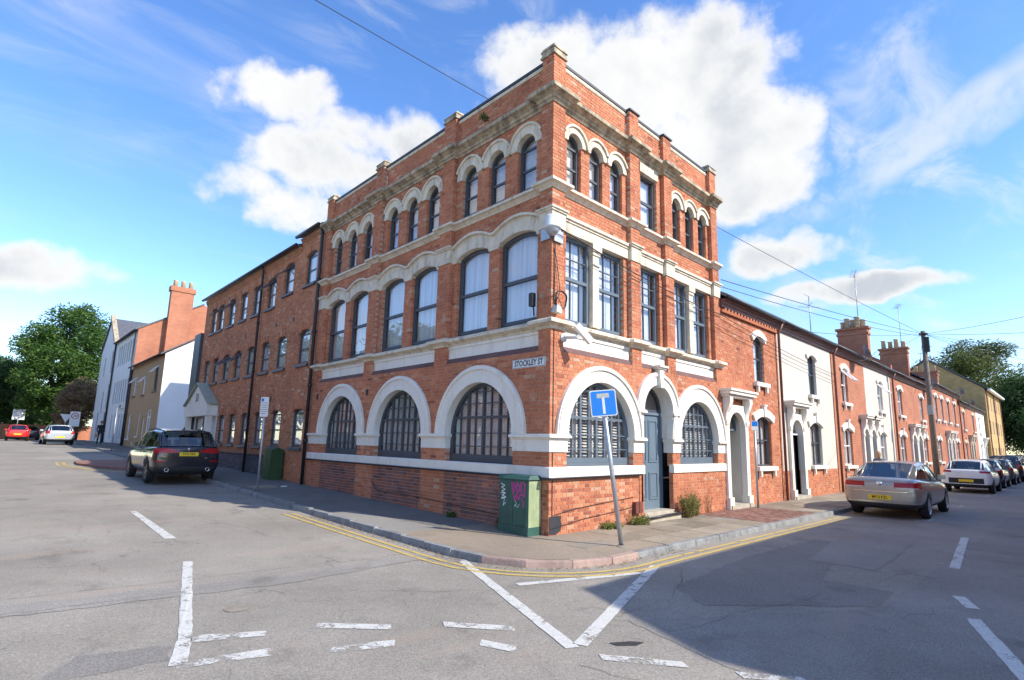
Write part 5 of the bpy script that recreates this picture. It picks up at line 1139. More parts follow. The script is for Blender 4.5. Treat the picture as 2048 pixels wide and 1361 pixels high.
# tar seams and cracks
def crack(x0, y0, x1, y1, w, wob, seed):
    r_ = random.Random(seed); L_ = math.hypot(x1-x0, y1-y0); n = int(L_/.10); P = []; o_ = 0
    ux, uy = (x1-x0)/L_, (y1-y0)/L_
    for i in range(n+1):
        o_ = o_*.9+r_.gauss(0, wob); P.append((x0+ux*L_*i/n-uy*o_, y0+uy*L_*i/n+ux*o_))
    m = MB(); k = []
    for i, (x, y) in enumerate(P):
        ww = w*.55*r_.uniform(.3, 1.0)*math.sin(PI*min(1, max(.08, i/n)))**.3; k += [(x-uy*ww, y+ux*ww), (x+uy*ww, y-ux*ww)]
    m.v = [(x, y, zr(y)+.0052) for x, y in k]; m.f = [[2*i, 2*i+1, 2*i+3, 2*i+2] for i in range(n)]; m.t = [.5]*n; m.mi = [0]*n
    struct(m.build('road_crack', 'tar', recalc=False))
for i, a in enumerate([(-9, .62, -2.4, .18, .008, .012), (-9, 1.25, -2.4, .58, .007, .012), (-4.6, 8, -3.4, 2.2, .006, .03), (-3.9, -3.9, -2.9, -6.6, .009, .03), (-2.6, -4.0, 3.4, -5.15, .008, .02), (.4, -2.5, -1.6, -3.4, .006, .02), (2.0, -4.1, 2.4, -5.6, .008, .04), (-.3, -5.4, .9, -6.0, .012, .04), (6.2, -2.9, 6.6, -5.6, .006, .03), (-6.4, 3.5, -5.4, 9.5, .005, .03), (-3.3, 3.4, -2.5, 9.0, .006, .02), (-4.4, -.6, -2.7, -2.0, .006, .03)]): crack(*a, 100+i)
# pothole at the meeting of the lines, rusty cover in the road
struct(flat('pothole', [(-3.28, -3.76), (-3.10, -3.86), (-3.02, -3.96), (-3.14, -3.96), (-3.28, -3.84)], 'tar', .0056, rough=.02))
struct(flat('road_cover', [(-5.42+.13*math.cos(i*PI/6), -.62+.13*math.sin(i*PI/6)) for i in range(12)], 'slab', .0056))
# white and yellow lines
def quad_line(x0, y0, x1, y1, w): 
    dx, dy = x1-x0, y1-y0; l = math.hypot(dx, dy); nx, ny = -dy/l*w/2, dx/l*w/2
    n = max(1, int(l/1.5)); P = [(x0+dx*i/n+nx, y0+dy*i/n+ny) for i in range(n+1)]+[(x0+dx*i/n-nx, y0+dy*i/n-ny) for i in range(n, -1, -1)]; return P
WHITE = [[(-5.11, 7.33), (-5.0, 7.36), (-5.03, 3.73), (-5.19, 3.77)], [(-5.34, 1.93), (-5.24, 1.87), (-5.99, -1.28), (-6.17, -1.87), (-6.29, -1.83), (-6.09, -1.22)],
 quad_line(-2.15, -.2, -3.62, -3.62, .13), quad_line(-.15, -2.30, -3.52, -3.62, .14), quad_line(-2.5, -1.78, -.72, -2.42, .12),
 quad_line(3.4, -5.35, 7.5, -5.0, .13), quad_line(1.35, -5.65, .8, -5.85, .13), quad_line(.3, -5.9, -1.5, -6.45, .13), quad_line(-1.5, -6.45, -4, -7.2, .13)]
WORN = [[(-5.98, -1.20), (-5.44, -1.50), (-5.50, -1.62), (-6.04, -1.38)], [(-6.20, -1.80), (-5.57, -1.95), (-5.63, -2.12), (-6.26, -1.92)], [(-5.0, -1.58), (-4.49, -2.08), (-4.56, -2.2), (-5.08, -1.72)], [(-4.06, -2.33), (-3.63, -2.87), (-3.70, -2.99), (-4.14, -2.46)],
 [(-5.17, -2.27), (-4.68, -2.46), (-4.76, -2.58), (-5.27, -2.38)], [(-4.09, -2.95), (-3.97, -3.27), (-4.07, -3.38), (-4.2, -3.05)], [(-3.56, -3.86), (-3.17, -4.42), (-3.24, -4.52), (-3.64, -3.96)], [(-3.03, -4.80), (-2.73, -5.19), (-2.8, -5.28), (-3.1, -4.9)],
 quad_line(9.0, -2.45, 9.8, -3.0, .08), quad_line(9.8, -3.75, 10.25, -3.95, .09), quad_line(10.25, -3.95, 10.9, -3.95, .09), quad_line(15.7, -3.9, 16.6, -3.9, .09), quad_line(22.5, -3.95, 23.4, -3.95, .09), quad_line(16.2, -3.0, 16.2, -3.9, .08), quad_line(29, -4.0, 30, -4.0, .09)]
for p in WHITE: struct(flat('road_marking', p, 'line_white', .006, rough=.003))
for p in WORN: struct(flat('road_marking', p, 'line_white_worn', .006, rough=.004))
KX, KY = -2.15, -1.86                      # kerb faces
CR = (-.35, -.1, 1.78)                     # corner curve: centre and radius
def kerb_line(off=0.0, y_far=70, x_far=75):
    """outer edge of the footway from up the left street, round the corner, along the right street; off moves towards the road"""
    P = [(KX-off, y) for y in (y_far, 60, 50, 46, 40, 34, 28, 24, 20, 16, 12, 9, 6, 4, 2.6, 1.7)]
    for i in range(0, 9):
        a = PI+ (PI/2)*i/8; P.append((CR[0]+(CR[2]+off)*math.cos(a)-.02*i/8, CR[1]+(CR[2]+off)*math.sin(a)))
    P += [(x, KY-off-.012*min(x, 10)) for x in (.5, 1.5, 3, 4.5, 6, 8, 10, 14, 20, 30, 45, 60, x_far)]
    return P
def ribbon(path, w, name, mat, dz):
    m = MB(); n = len(path); k = []
    for i, p in enumerate(path):
        a, b = path[max(0, i-1)], path[min(n-1, i+1)]; dx, dy = b[0]-a[0], b[1]-a[1]; l = math.hypot(dx, dy); nx, ny = dy/l, -dx/l
        k += [(p[0]+nx*w/2, p[1]+ny*w/2), (p[0]-nx*w/2, p[1]-ny*w/2)]
    m.v = [(x, y, zr(y)+dz) for x, y in k]; m.f = [[2*i, 2*i+1, 2*i+3, 2*i+2] for i in range(n-1)]; m.t = [.5]*len(m.f); m.mi = [0]*len(m.f)
    return struct(m.build(name, mat, recalc=False))
def dens(path, step=.5):
    out = []
    for a, b in zip(path[:-1], path[1:]):
        n = max(1, int(math.hypot(b[0]-a[0], b[1]-a[1])/step)); out += [(a[0]+(b[0]-a[0])*i/n, a[1]+(b[1]-a[1])*i/n) for i in range(n)]
    return out+[path[-1]]
for off in (.28, .46):
    P = [p for p in dens(kerb_line(off)) if (p[1] < 5.9 and p[0] < 9.2)]; ribbon(P, .07, 'road_marking', 'line_yellow', .007)
for r_ in (0, .22): ribbon([(-2.7-r_*.3, 17.2-r_), (-3.4, 18.0-r_), (-4.4-r_*.3, 20-r_), (-5.0-r_, 22.6), (-4.9-r_, 24.4+r_*.3), (-4.2, 25.0+r_)], .10, 'road_marking', 'line_yellow', .007)
# footway surfaces
def footway(name, outer, inner, mat, dz=0.0):
    m = MB(); n = len(outer); m.v = [(x, y, gz(y)+dz) for x, y in outer]+[(x, y, gz(y)+dz) for x, y in inner]
    m.f = [[i, i+1, n+i+1, n+i] for i in range(n-1)]; m.t = [.5]*len(m.f); m.mi = [0]*len(m.f); return struct(m.build(name, mat, recalc=False))
K0 = dens(kerb_line(-.125), .6)
left = [p for p in K0 if p[1] >= 1.65]; corner = [p for p in K0 if p[1] <= 1.75 and p[0] < 1.55]; right = [p for p in K0 if p[1] < -1.5 and p[0] >= 1.45]
pav = footway('pavement', left, [(.3, p[1]) for p in left], 'footway')
footway('pavement_strip', [p for p in left if p[1] < 5.2], [(-1.05-.5*min(1, max(0, (p[1]-1.7)/3.4)), p[1]) for p in left if p[1] < 5.2], 'footway_light', .003)
cor = footway('pavement_corner', corner, [(min(.3, max(p[0], .28)) if p[1] > -.5 else max(.3, p[0]), max(p[1], .28) if p[0] < .28 else .3) for p in corner], 'gravel_bound', .004)
pr = footway('pavement_right', right, [(p[0], .3) for p in right], 'footway_light', 0.0)
sl = MB(); sl.box(0, .86, 0, .56, -.05, .004); so = sl.build('slab', 'slab_piece'); slab_me = so.data; bpy.data.objects.remove(so)
for i in range(5):
    for j in range(3):
        o = bpy.data.objects.new('slab', slab_me); COL.objects.link(o); o.parent = pr; o.location = (1.05+.875*i-(.4 if j % 2 else 0), -.60-.575*j, rnd.uniform(.002, .007)); o.rotation_euler = (rnd.uniform(-.004, .004), rnd.uniform(-.004, .004), 0)
for i in range(14):
    for j in range(3):
        o = bpy.data.objects.new('slab', slab_me); COL.objects.link(o); o.parent = pr; o.location = (8.7+.875*i-(.4 if j % 2 else 0), -.62-.575*j, rnd.uniform(.0, .005))
pv = MB()
for i in range(27):
    for j in range(17):
        x = 5.45+.115*i; y = -1.78+.105*j; pv.box(x, x+.105, y, y+.095, -.04, .008+rnd.uniform(-.002, .002), min(1, max(0, rnd.gauss(.5, .25))))
pv.build('paver', 'paver_piece', pr, recalc=False, kind='stuff')
for (x, y, w_, l_) in ((-1.1, .75, .5, .7), (.2, -1.0, .6, .45)):
    m = MB(); m.box(x-w_, x+w_*.4, y-l_*.5, y+l_*.5, .002, .010); m.build('access_cover', 'slab', cor)
m = MB(); m.box(-1.75, -1.05, 10.0, 10.75, .17, .226); m.build('access_cover', 'slab', pav)
# kerb stones, one by one
kp = dens(kerb_line(0), .1); acc = 0; seg = [kp[0]]
def kerb_piece(a, b, mat):
    m = MB(); dx, dy = b[0]-a[0], b[1]-a[1]; l = math.hypot(dx, dy); ux, uy = dx/l, dy/l; nx, ny = uy, -ux; g = .006
    P = []
    e = rnd.uniform(-.006, .006); h = rnd.uniform(-.006, .006)
    for (s, w_, zz) in ((g, 0, -.14), (l-g, 0, -.14), (l-g, .012, -.02), (g, .012, -.02), (g, .02, 0), (l-g, .02, 0), (l-g, .13, 0), (g, .13, 0)):
        P.append((a[0]+ux*s-nx*(w_+e), a[1]+uy*s-ny*(w_+e), gz(a[1])+zz+h+.004))
    m.add(P, [(0, 1, 2, 3), (3, 2, 5, 4), (4, 5, 6, 7), (0, 3, 4, 7), (1, 6, 5, 2), (0, 7, 6, 1)]); return m.build('kerb_stone', mat, pav)
pts = [kp[0]]; run = 0
for a, b in zip(kp[:-1], kp[1:]):
    run += math.hypot(b[0]-a[0], b[1]-a[1])
    lim = .9 if (b[1] > 1.5 or b[0] > .6) else .62
    if run >= lim:
        if pts[-1][1] < 30 and b[0] < 32: kerb_piece(pts[-1], b, 'kerb_pink' if (-1.9 < b[0] < .4 and b[1] < -.5) else 'kerb_stone')
        else:
            kerb_piece(pts[-1], b, 'kerb_stone')
        pts.append(b); run = 0
# raised block paved build-out beyond the parked car
bo = [(-2.3, 17.6), (-3.1, 18.6), (-4.0, 20.4), (-4.6, 22.6), (-4.55, 24.2), (-3.9, 24.9), (-2.3, 25.3)]
m = MB(); n = len(bo); m.v = [(x, y, gz(y)-.01) for x, y in bo]+[(x, y, gz(y)-.16) for x, y in bo]; m.f = [list(range(n))]+[[i, i+1, n+i+1, n+i] for i in range(n-1)]; m.t = [.5]*len(m.f); m.mi = [0]*len(m.f); struct(m.build('pavement_buildout', 'paver_red'))
# footways across the streets (outside the view, seen in the panes)
m = MB(); m.box(.5, 70, -9.5, -7.6, -.2, .02); struct(m.build('pavement_far_side', 'footway_light'))
m = MB()
ys = [y for y in YS if 2 <= y <= 60]; m.v = [(x, y, gz(y)+.02) for y in ys for x in (-15.5, -11.2)]; m.f = [[2*i, 2*i+1, 2*i+3, 2*i+2] for i in range(len(ys)-1)]; m.t = [.5]*len(m.f); m.mi = [0]*len(m.f); struct(m.build('pavement_far_side', 'footway'))

# ------------------------------------------------------------------ street furniture
# leaning no-through-road sign
t = thing('road_sign', 'blue no through road sign on a leaning grey pole', 'road sign', (.26, -1.41, 0))
bx, by = .26, -1.41; lx, ly = -.094, .085
def lean(z, off=0.0): return (bx+lx*z, by+ly*z, z)
m = MB(); m.tube([lean(-.05), lean(1.2), lean(2.58)], .038, 14); m.build('pole', 'galvanised', t, smooth=True)
m = MB(); m.lathe((bx, by, 0), [(0, .0), (.09, .0), (.09, .012), (.05, .03)], 14); m.build('collar', 'slab', t)
pc = Vector(lean(2.37)); pr_ = Vector((.70, -.71, .10)).normalized(); pu = (Vector((lx, ly, 1)).normalized()); pu = (pu-pr_*pu.dot(pr_)).normalized(); pn = pr_.cross(pu); pn = pn if pn.dot(Vector((-1, -1, 0))) > 0 else -pn
def FP(u, d, z): return tuple(pc+pr_*u+pu*z+pn*(d+.05))
def rrect(w, h, r, n=5):
    P = []
    for cx_, cy_, a in ((w-r, h-r, 0), (-w+r, h-r, PI/2), (-w+r, -h+r, PI), (w-r, -h+r, 1.5*PI)): P += [(cx_+r*math.cos(a+PI/2*i/n), cy_+r*math.sin(a+PI/2*i/n)) for i in range(n+1)]
    return P
m = MB(); m.fpoly(FP, rrect(.225, .225, .035), -.004, 0); pl = m.build('plate', 'sign_white', t)
m = MB(); m.fpoly(FP, rrect(.208, .208, .028), .0005, .002); m.build('blue_field', 'sign_blue', pl)
m = MB(); m.fpoly(FP, rect(-.022, .022, -.185, .095), .0025, .004); m.build('symbol_stem', 'sign_white', pl)
m = MB(); m.fpoly(FP, rect(-.105, .105, .095, .165), .0025, .004); m.fpoly(FP, rect(-.112, .112, .088, .0945), .0025, .0035); m.build('symbol_bar', 'sign_dirty', pl)
m = MB()
for z_ in (.17, -.17): m.fbox(FP, -.05, .05, -.045, -.005, z_-.02, z_+.02)
m.build('clip', 'galvanised', t)
# graffiti covered cabinet at the corner
t = thing('telecom_cabinet', 'green telecom cabinet with pink and white graffiti at the corner', 'cabinet', (-.2, .56, 0))
X0, X1, Y0, Y1 = -.36, -.02, .17, .97
m = MB(); m.box(X0, X1, Y0, Y1, -.02, .16); m.build('base', 'cabinet_green', t)
m = MB(); m.box(X0+.012, X1, Y0+.012, Y1-.012, .16, 1.0); m.build('body', 'cabinet_green', t)
m = MB(); m.box(X0+.02, X1, Y0+.004, Y0+.011, .0, .98); m.build('sunlit_side', 'cabinet_lime_sunlit', t)  # sunlit side: the sun's brightness is put into this sheet's colour
for a, b in ((Y0+.03, (Y0+Y1)/2-.004), ((Y0+Y1)/2+.004, Y1-.03)): m = MB(); m.box(X0, X0+.011, a, b, .18, .98); m.build('door', 'cabinet_green', t)
m = MB(); m.hexa([(X0-.03, Y0-.03, 1.0), (X1+.01, Y0-.03, 1.0), (X1-.02, Y0+.01, 1.07), (X0+.05, Y0+.01, 1.07), (X0-.03, Y1+.03, 1.0), (X1+.01, Y1+.03, 1.0), (X1-.02, Y1-.01, 1.07), (X0+.05, Y1-.01, 1.07)]); m.build('lid', 'cabinet_green', t)
def stroke(mb, pts, w):
    for (a, b) in zip(pts[:-1], pts[1:]):
        dx, dz = b[0]-a[0], b[1]-a[1]; l = max(1e-6, math.hypot(dx, dz)); nx, nz = -dz/l*w/2, dx/l*w/2; e = w*.3
        A = [(a[0]+nx-dx/l*e, a[1]+nz-dz/l*e), (b[0]+nx+dx/l*e, b[1]+nz+dz/l*e), (b[0]-nx+dx/l*e, b[1]-nz+dz/l*e), (a[0]-nx-dx/l*e, a[1]-nz-dz/l*e)]
        mb.fpoly(lambda u, d, z: (X0-.001-d, u, z), A, 0, .0015+rnd.uniform(0, .0012))
g = MB(); yc = .44
stroke(g, [(yc+.17, .93), (yc+.14, .80), (yc+.09, .78), (yc+.12, .94)], .035); stroke(g, [(yc+.14, .80), (yc+.08, .62)], .035)
stroke(g, [(yc+.02, .93), (yc+.07, .86), (yc+.0, .78), (yc+.05, .68), (yc-.02, .64), (yc-.06, .72)], .04); stroke(g, [(yc+.02, .93), (yc-.03, .88), (yc-.05, .78)], .035)
stroke(g, [(yc-.07, .94), (yc-.10, .74), (yc-.17, .70), (yc-.18, .92), (yc-.12, .94)], .038); stroke(g, [(yc-.09, .66), (yc-.16, .58), (yc-.14, .52)], .028)
g.build('graffiti', 'graffiti_pink', t); g = MB(); yy = .85; w1 = []
for i in range(9): w1.append((yy+.05*(-1)**i-.006*i, .90-.035*i))
stroke(g, w1, .013); g.build('graffiti_tag', 'graffiti_white', t); g = MB(); stroke(g, [(yy+.05, .72), (yy-.05, .74), (yy+.03, .62), (yy-.06, .66), (yy-.02, .50), (yy-.09, .56)], .012); stroke(g, [(.52, .63), (.47, .55), (.53, .52), (.43, .50), (.40, .56)], .008)
g.build('graffiti_tag', 'graffiti_white', t)
# dark green cabinet by the factory
t = thing('junction_cabinet', 'dark green metal junction cabinet against the factory wall', 'cabinet', (-.25, 12.75, .25))
m = MB(); m.box(-.46, -.06, 12.38, 13.12, .2, 1.24); m.build('body', 'cabinet_dark', t)
m = MB(); m.add([(-.49, 12.35, 1.24), (-.03, 12.35, 1.24), (-.26, 12.35, 1.34), (-.49, 13.15, 1.24), (-.03, 13.15, 1.24), (-.26, 13.15, 1.34)], [(0, 1, 2), (5, 4, 3), (0, 1, 4, 3), (1, 2, 5, 4), (2, 0, 3, 5)]); m.build('lid', 'cabinet_dark', t)
m = MB(); m.box(-.468, -.46, 12.42, 12.74, .3, 1.2); m.box(-.468, -.46, 12.76, 13.08, .3, 1.2); m.build('door', 'cabinet_dark', t)
# parking sign posts
def post_sign(name, label, x, y, h, plate, fx, mat='sign_white', r=.03, stripe=None, base=None):
    z0 = gz(y) if base is None else base; t = thing(name, label, 'sign post', (x, y, z0))
    m = MB(); m.tube([(x, y, z0-.05), (x, y, z0+h)], r, 10); m.build('pole', 'galvanised', t, smooth=True)
    if plate:
        w_, hh = plate; fv = Vector(fx).normalized(); rv = Vector((-fv.y, fv.x, 0)); c0 = Vector((x, y, z0+h-hh/2))
        FQ = lambda u, d, z: tuple(c0+rv*u+fv*(d+r+.004)+Vector((0, 0, z)))
        m = MB(); m.fpoly(FQ, rrect(w_/2, hh/2, .03), -.003, 0); p_ = m.build('plate', mat, t)
        return t, FQ, p_
    return t, None, None
t, FQ, p_ = post_sign('parking_sign', 'tall white parking sign on a grey post beside the kerb', -1.92, 9.2, 2.62, (.27, .56), (-.85, -.5, 0))
m = MB(); m.fpoly(FQ, rect(-.11, -.03, .15, .24), .0005, .002); m.build('blue_symbol', 'sign_blue', p_)
m = MB()
for i, w_ in enumerate((.10, .12, .09, .12, .11, .08)): m.fpoly(FQ, rect(-w_, w_, .10-.06*i, .112-.06*i), .0005, .002)
m.build('print', 'frame_bluegrey', p_)
t, FQ, p_ = post_sign('parking_sign', 'small blue and white parking sign on a thin post by the brick house', 8.38, -.35, 2.45, (.19, .27), (-.75, -.66, 0), base=0)
m = MB(); m.fpoly(FQ, rect(-.08, .08, -.02, .12), .0005, .002); m.build('blue_symbol', 'sign_blue', p_)
post_sign('signpost', 'bare grey post on the footway by the tan house', -1.9, 34.3, 2.6, None, None)
t, FQ, p_ = post_sign('speed_sign', 'white 20 speed limit sign on a post at the end of the street', -1.75, 58, 2.7, (.75, 1.35), (-.1, -1, 0))
m = MB(); m.ring(FQ, 0, .28, .22, .29, .0005, .003, 0, 2*PI, 24); m.build('red_ring', 'sign_red', p_); lettering('lettering', '20', .3, FQ, 0, .28, .003, 'sign_black', p_, bold=.004)
t, FQ, p_ = post_sign('give_way_sign', 'white backed triangular give way sign beside the speed sign', -2.35, 58.6, 2.4, None, None)
c0 = Vector((-2.35, 58.55, gz(58)+2.1)); FQ = lambda u, d, z: (c0.x+u, c0.y-d, c0.z+z)
m = MB(); m.fpoly(FQ, [(-.45, .35), (0, -.42), (.45, .35)], .03, .036); p_ = m.build('plate', 'sign_white', t)
t, FQ, p_ = post_sign('notice_sign', 'plain white notice board on a post behind the red car', -5.2, 72, 3.1, (1.0, 1.1), (0, -1, 0))
# telegraph pole and overhead lines
t = thing('telegraph_pole', 'tall weathered timber telegraph pole on the right hand footway', 'telegraph pole', (27.6, -1.62, 0))
m = MB(); m.tube([(27.6, -1.62, -.2), (27.6, -1.62, 4), (27.6, -1.62, 8.05)], [.145, .125, .105], 14); m.build('shaft', 'timber_pole', t, smooth=True)
m = MB(); m.box(27.44, 27.62, -1.86, -1.62, 6.9, 7.7); m.build('terminal_box', 'black_plastic', t)
m = MB(); m.lathe((27.6, -1.62, 7.85), [(0, 0), (.2, 0), (.2, .08), (0, .08)], 14); m.build('ring_head', 'cast_iron', t)
m = MB()
for i in range(9):
    z = 4.6+.32*i; s = 1 if i % 2 else -1; m.tube([(27.6, -1.62+s*.1, z), (27.6, -1.62+s*.32, z+.02)], .014, 5)
m.build('step_iron', 'steel_grey', t); m = MB(); m.box(27.38, 27.5, -1.75, -1.5, 3.6, 4.1); m.build('notice', 'steel_grey', t)
TP = (27.6, -1.62, 7.9)
def wire(label, a, b, sag, r=.011, n=24):
    m = MB(); m.tube([(a[0]+(b[0]-a[0])*i/n, a[1]+(b[1]-a[1])*i/n, a[2]+(b[2]-a[2])*i/n-sag*4*(i/n)*(1-i/n)) for i in range(n+1)], r, 5); tag(m.build('overhead_wire', 'cable_black', None, smooth=True), label, 'wire', 'overhead wires and cables')
wire('overhead wire from the telegraph pole past the front of the corner building', TP, (-9.5, 4.9, 12.0), .35, .010)
wire('overhead wire from the telegraph pole to the side of the corner building', TP, (7.25, -.05, 6.5), .1, .011); wire('second overhead wire from the telegraph pole to the corner building', (27.5, -1.62, 7.75), (7.25, -.02, 6.3), .18, .010)
for i, (x, z) in enumerate(((12.5, 6.4), (20.5, 6.2), (33, 5.8), (44, 6.2))):
    wire(('wire from the telegraph pole to the cream house eaves', 'wire from the telegraph pole to the open window house', 'wire from the telegraph pole to the house behind it', 'wire from the telegraph pole to the taller house')[i], TP, (x, -.1, z-.55), .15, .009)
for i, (x, y, z) in enumerate(((14, -9.4, 6.3), (19, -9.4, 6.0), (26, -9.4, 5.6), (36, -9.4, 5.6), (48, -9.4, 5.6))):
    wire(('first', 'second', 'third', 'fourth', 'fifth')[i]+' service wire fanning from the telegraph pole across the street', TP, (x, y, z), .2, .009)
wire('black cable strung across the right front from the dome camera', (.12, -.14, 5.86), (7.24, -.06, 5.42), .12, .013); wire('second black cable strung across the right front below the first', (.12, -.14, 5.82), (7.24, -.06, 5.05), .05, .008)
wire('cable continuing along the brick house front under its eaves', (7.24, -.06, 5.42), (17.3, -.06, 4.75), .1, .010); wire('lower cable along the cream house front', (7.24, -.06, 5.05), (17.3, -.06, 4.45), .05, .008)
m = MB(); m.box(-.9, -.78, 10.15, 10.24, .2, .215); m.box(-.82, -.72, 10.18, 10.3, .2, .222); tag(m.build('litter', 'litter_white'), 'scrap of white litter on the footway by the parking sign', 'litter')

# ------------------------------------------------------------------ vehicles
def baked(o):
    dg = bpy.context.evaluated_depsgraph_get(); me = bpy.data.meshes.new_from_object(o.evaluated_get(dg)); return me
def loft_mesh(sections, closed_ends=True):
    m = MB(); n = len(sections[0]); 
    for s in sections: m.v.extend(s)
    for i in range(len(sections)-1):
        for j in range(n): a = i*n+j; b = i*n+(j+1) % n; m.f.append([a, b, b+n, a+n])
    m.f.append(list(range(n))); m.f.append([ (len(sections)-1)*n+j for j in range(n-1, -1, -1)]); m.t = [.5]*len(m.f); m.mi = [0]*len(m.f)
    return m
def body_sections(st):
    out = []
    for x, w, zb, zs in st:
        h = zs-zb
        half = [(w*.55, zb), (w*.90, zb+.03), (w*.985, zb+h*.28), (w, zb+h*.50), (w*.985, zb+h*.72), (w*.945, zs-.045), (w*.86, zs), (w*.45, zs+.022)]
        out.append([(x, y, z) for y, z in half]+[(x, -y, z) for y, z in reversed(half)])
    return out
def patch(me, lim, off, planes=()):
    """piece of the body skin inside a box (and planes), lifted off by off: fits the curve exactly"""
    bm = bmesh.new(); bm.from_mesh(me)
    for ax, lo, hi in ((0, lim[0], lim[1]), (1, lim[2], lim[3]), (2, lim[4], lim[5])):
        for co, s in ((lo, -1), (hi, 1)):
            p = [0, 0, 0]; p[ax] = co; n = [0, 0, 0]; n[ax] = s
            g = bm.verts[:]+bm.edges[:]+bm.faces[:]; bmesh.ops.bisect_plane(bm, geom=g, plane_co=p, plane_no=n, clear_outer=True)
    for p, n in planes:
        g = bm.verts[:]+bm.edges[:]+bm.faces[:]; bmesh.ops.bisect_plane(bm, geom=g, plane_co=p, plane_no=n, clear_outer=True)
    bm.normal_update(); nr = [v.normal.copy() for v in bm.verts]
    for v, n in zip(bm.verts, nr): v.co += n*off
    r = bpy.data.meshes.new('patch'); bm.to_mesh(r); bm.free(); return r
def link_me(name, me, mat, parent, smooth=True, loc=None):
    if mat: me.materials.clear(); me.materials.append(MATS[mat])
    if smooth: me.polygons.foreach_set('use_smooth', [True]*len(me.polygons))
    o = bpy.data.objects.new(name, me); COL.objects.link(o); o.parent = parent
    if loc: o.location = loc
    return o
WHEEL = {}
def wheel_meshes(r, w, spokes, alloy):
    key = (r, w, spokes, alloy)
    if key in WHEEL: return WHEEL[key]
    t = MB(); t.lathe((0, 0, 0), [(r*.66, -w/2), (r*.93, -w/2), (r*.985, -w*.40), (r, -w*.2), (r, w*.2), (r*.985, w*.40), (r*.93, w/2), (r*.66, w/2), (r*.62, w*.3)], 28, 'y'); to = t.build('tyre', 'tyre', smooth=True)
    q = MB(); q.lathe((0, 0, 0), [(r*.67, -w*.48), (r*.64, -w*.50), (r*.60, -w*.40), (r*.58, w*.3), (0, w*.3)], 28, 'y')
    for i in range(spokes):
        a = 2*PI*i/spokes
        for s in (-.10, .10):
            c, sn = math.cos(a+s), math.sin(a+s); px, pz = -sn*.025, c*.025; c2, s2 = math.cos(a), math.sin(a)
            q.hexa([(c2*r*.10-px, -w*.46, s2*r*.10-pz), (c2*r*.10+px, -w*.46, s2*r*.10+pz), (c*r*.62+px, -w*.44, sn*r*.62+pz), (c*r*.62-px, -w*.44, sn*r*.62-pz), (c2*r*.10-px, -w*.34, s2*r*.10-pz), (c2*r*.10+px, -w*.34, s2*r*.10+pz), (c*r*.62+px, -w*.34, sn*r*.62+pz), (c*r*.62-px, -w*.34, sn*r*.62-pz)])
    q.lathe((0, -w*.47, 0), [(0, -.004), (r*.12, 0), (r*.14, .03)], 14, 'y'); qo = q.build('rim', alloy)
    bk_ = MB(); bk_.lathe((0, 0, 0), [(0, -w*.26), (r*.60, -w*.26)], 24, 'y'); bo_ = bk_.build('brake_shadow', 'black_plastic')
    res = (to.data, qo.data, bo_.data)
    for x in (to, qo, bo_): bpy.data.objects.remove(x)
    WHEEL[key] = res; return res
SPEC = {
 'saloon': dict(L=4.77, st=[(-2.385, .72, .36, .82), (-2.345, .83, .28, .98), (-2.22, .885, .24, 1.045), (-1.9, .905, .24, 1.055), (-1.2, .912, .21, 1.01), (0, .912, .20, .965), (1.0, .912, .20, .94), (1.6, .90, .21, .885), (2.05, .86, .24, .79), (2.3, .74, .30, .66), (2.385, .55, .38, .56)],
   gh=[(-1.86, .74, 1.03, None), (-1.05, .785, 1.0, 1.43), (-.25, .80, .975, 1.485), (.38, .80, .96, 1.455), (1.32, .74, .93, None)], wr=.325, wx=(-1.33, 1.38), roofw=.60),
 'hatch': dict(L=4.2, st=[(-2.10, .68, .34, .88), (-2.065, .81, .27, 1.0), (-1.95, .86, .28, 1.045), (-1.6, .89, .23, 1.03), (-.9, .895, .20, 1.0), (0, .895, .20, .97), (.9, .895, .20, .94), (1.4, .88, .21, .88), (1.8, .83, .24, .78), (2.02, .72, .30, .65), (2.1, .52, .38, .55)],
   gh=[(-2.0, .72, 1.01, None), (-1.55, .745, 1.0, 1.40), (-.5, .775, .985, 1.475), (.2, .775, .965, 1.44), (1.15, .72, .92, None)], wr=.315, wx=(-1.28, 1.30), roofw=.57),
 'suv': dict(L=4.71, st=[(-2.355, .74, .40, .94), (-2.31, .87, .32, 1.09), (-2.18, .925, .27, 1.15), (-1.8, .94, .25, 1.145), (-1.0, .94, .26, 1.12), (0, .94, .26, 1.09), (1.0, .94, .26, 1.08), (1.6, .93, .27, 1.05), (2.05, .89, .30, .96), (2.28, .78, .36, .84), (2.355, .58, .46, .72)],
   gh=[(-2.22, .79, 1.12, None), (-1.80, .82, 1.11, 1.61), (-.6, .835, 1.09, 1.69), (.3, .835, 1.08, 1.66), (1.25, .77, 1.05, None)], wr=.372, wx=(-1.43, 1.43), roofw=.66),
 'mini': dict(L=3.55, st=[(-1.775, .62, .40, .84), (-1.74, .76, .33, 1.0), (-1.62, .81, .28, 1.02), (-1.2, .82, .22, 1.0), (-.5, .82, .20, .98), (.4, .82, .20, .95), (1.0, .81, .21, .92), (1.4, .77, .24, .84), (1.68, .66, .30, .70), (1.775, .48, .38, .58)],
   gh=[(-1.70, .68, .99, None), (-1.40, .70, .99, 1.42), (-.5, .72, .97, 1.48), (.25, .72, .95, 1.43), (1.1, .66, .90, None)], wr=.29, wx=(-1.18, 1.22), roofw=.55)}
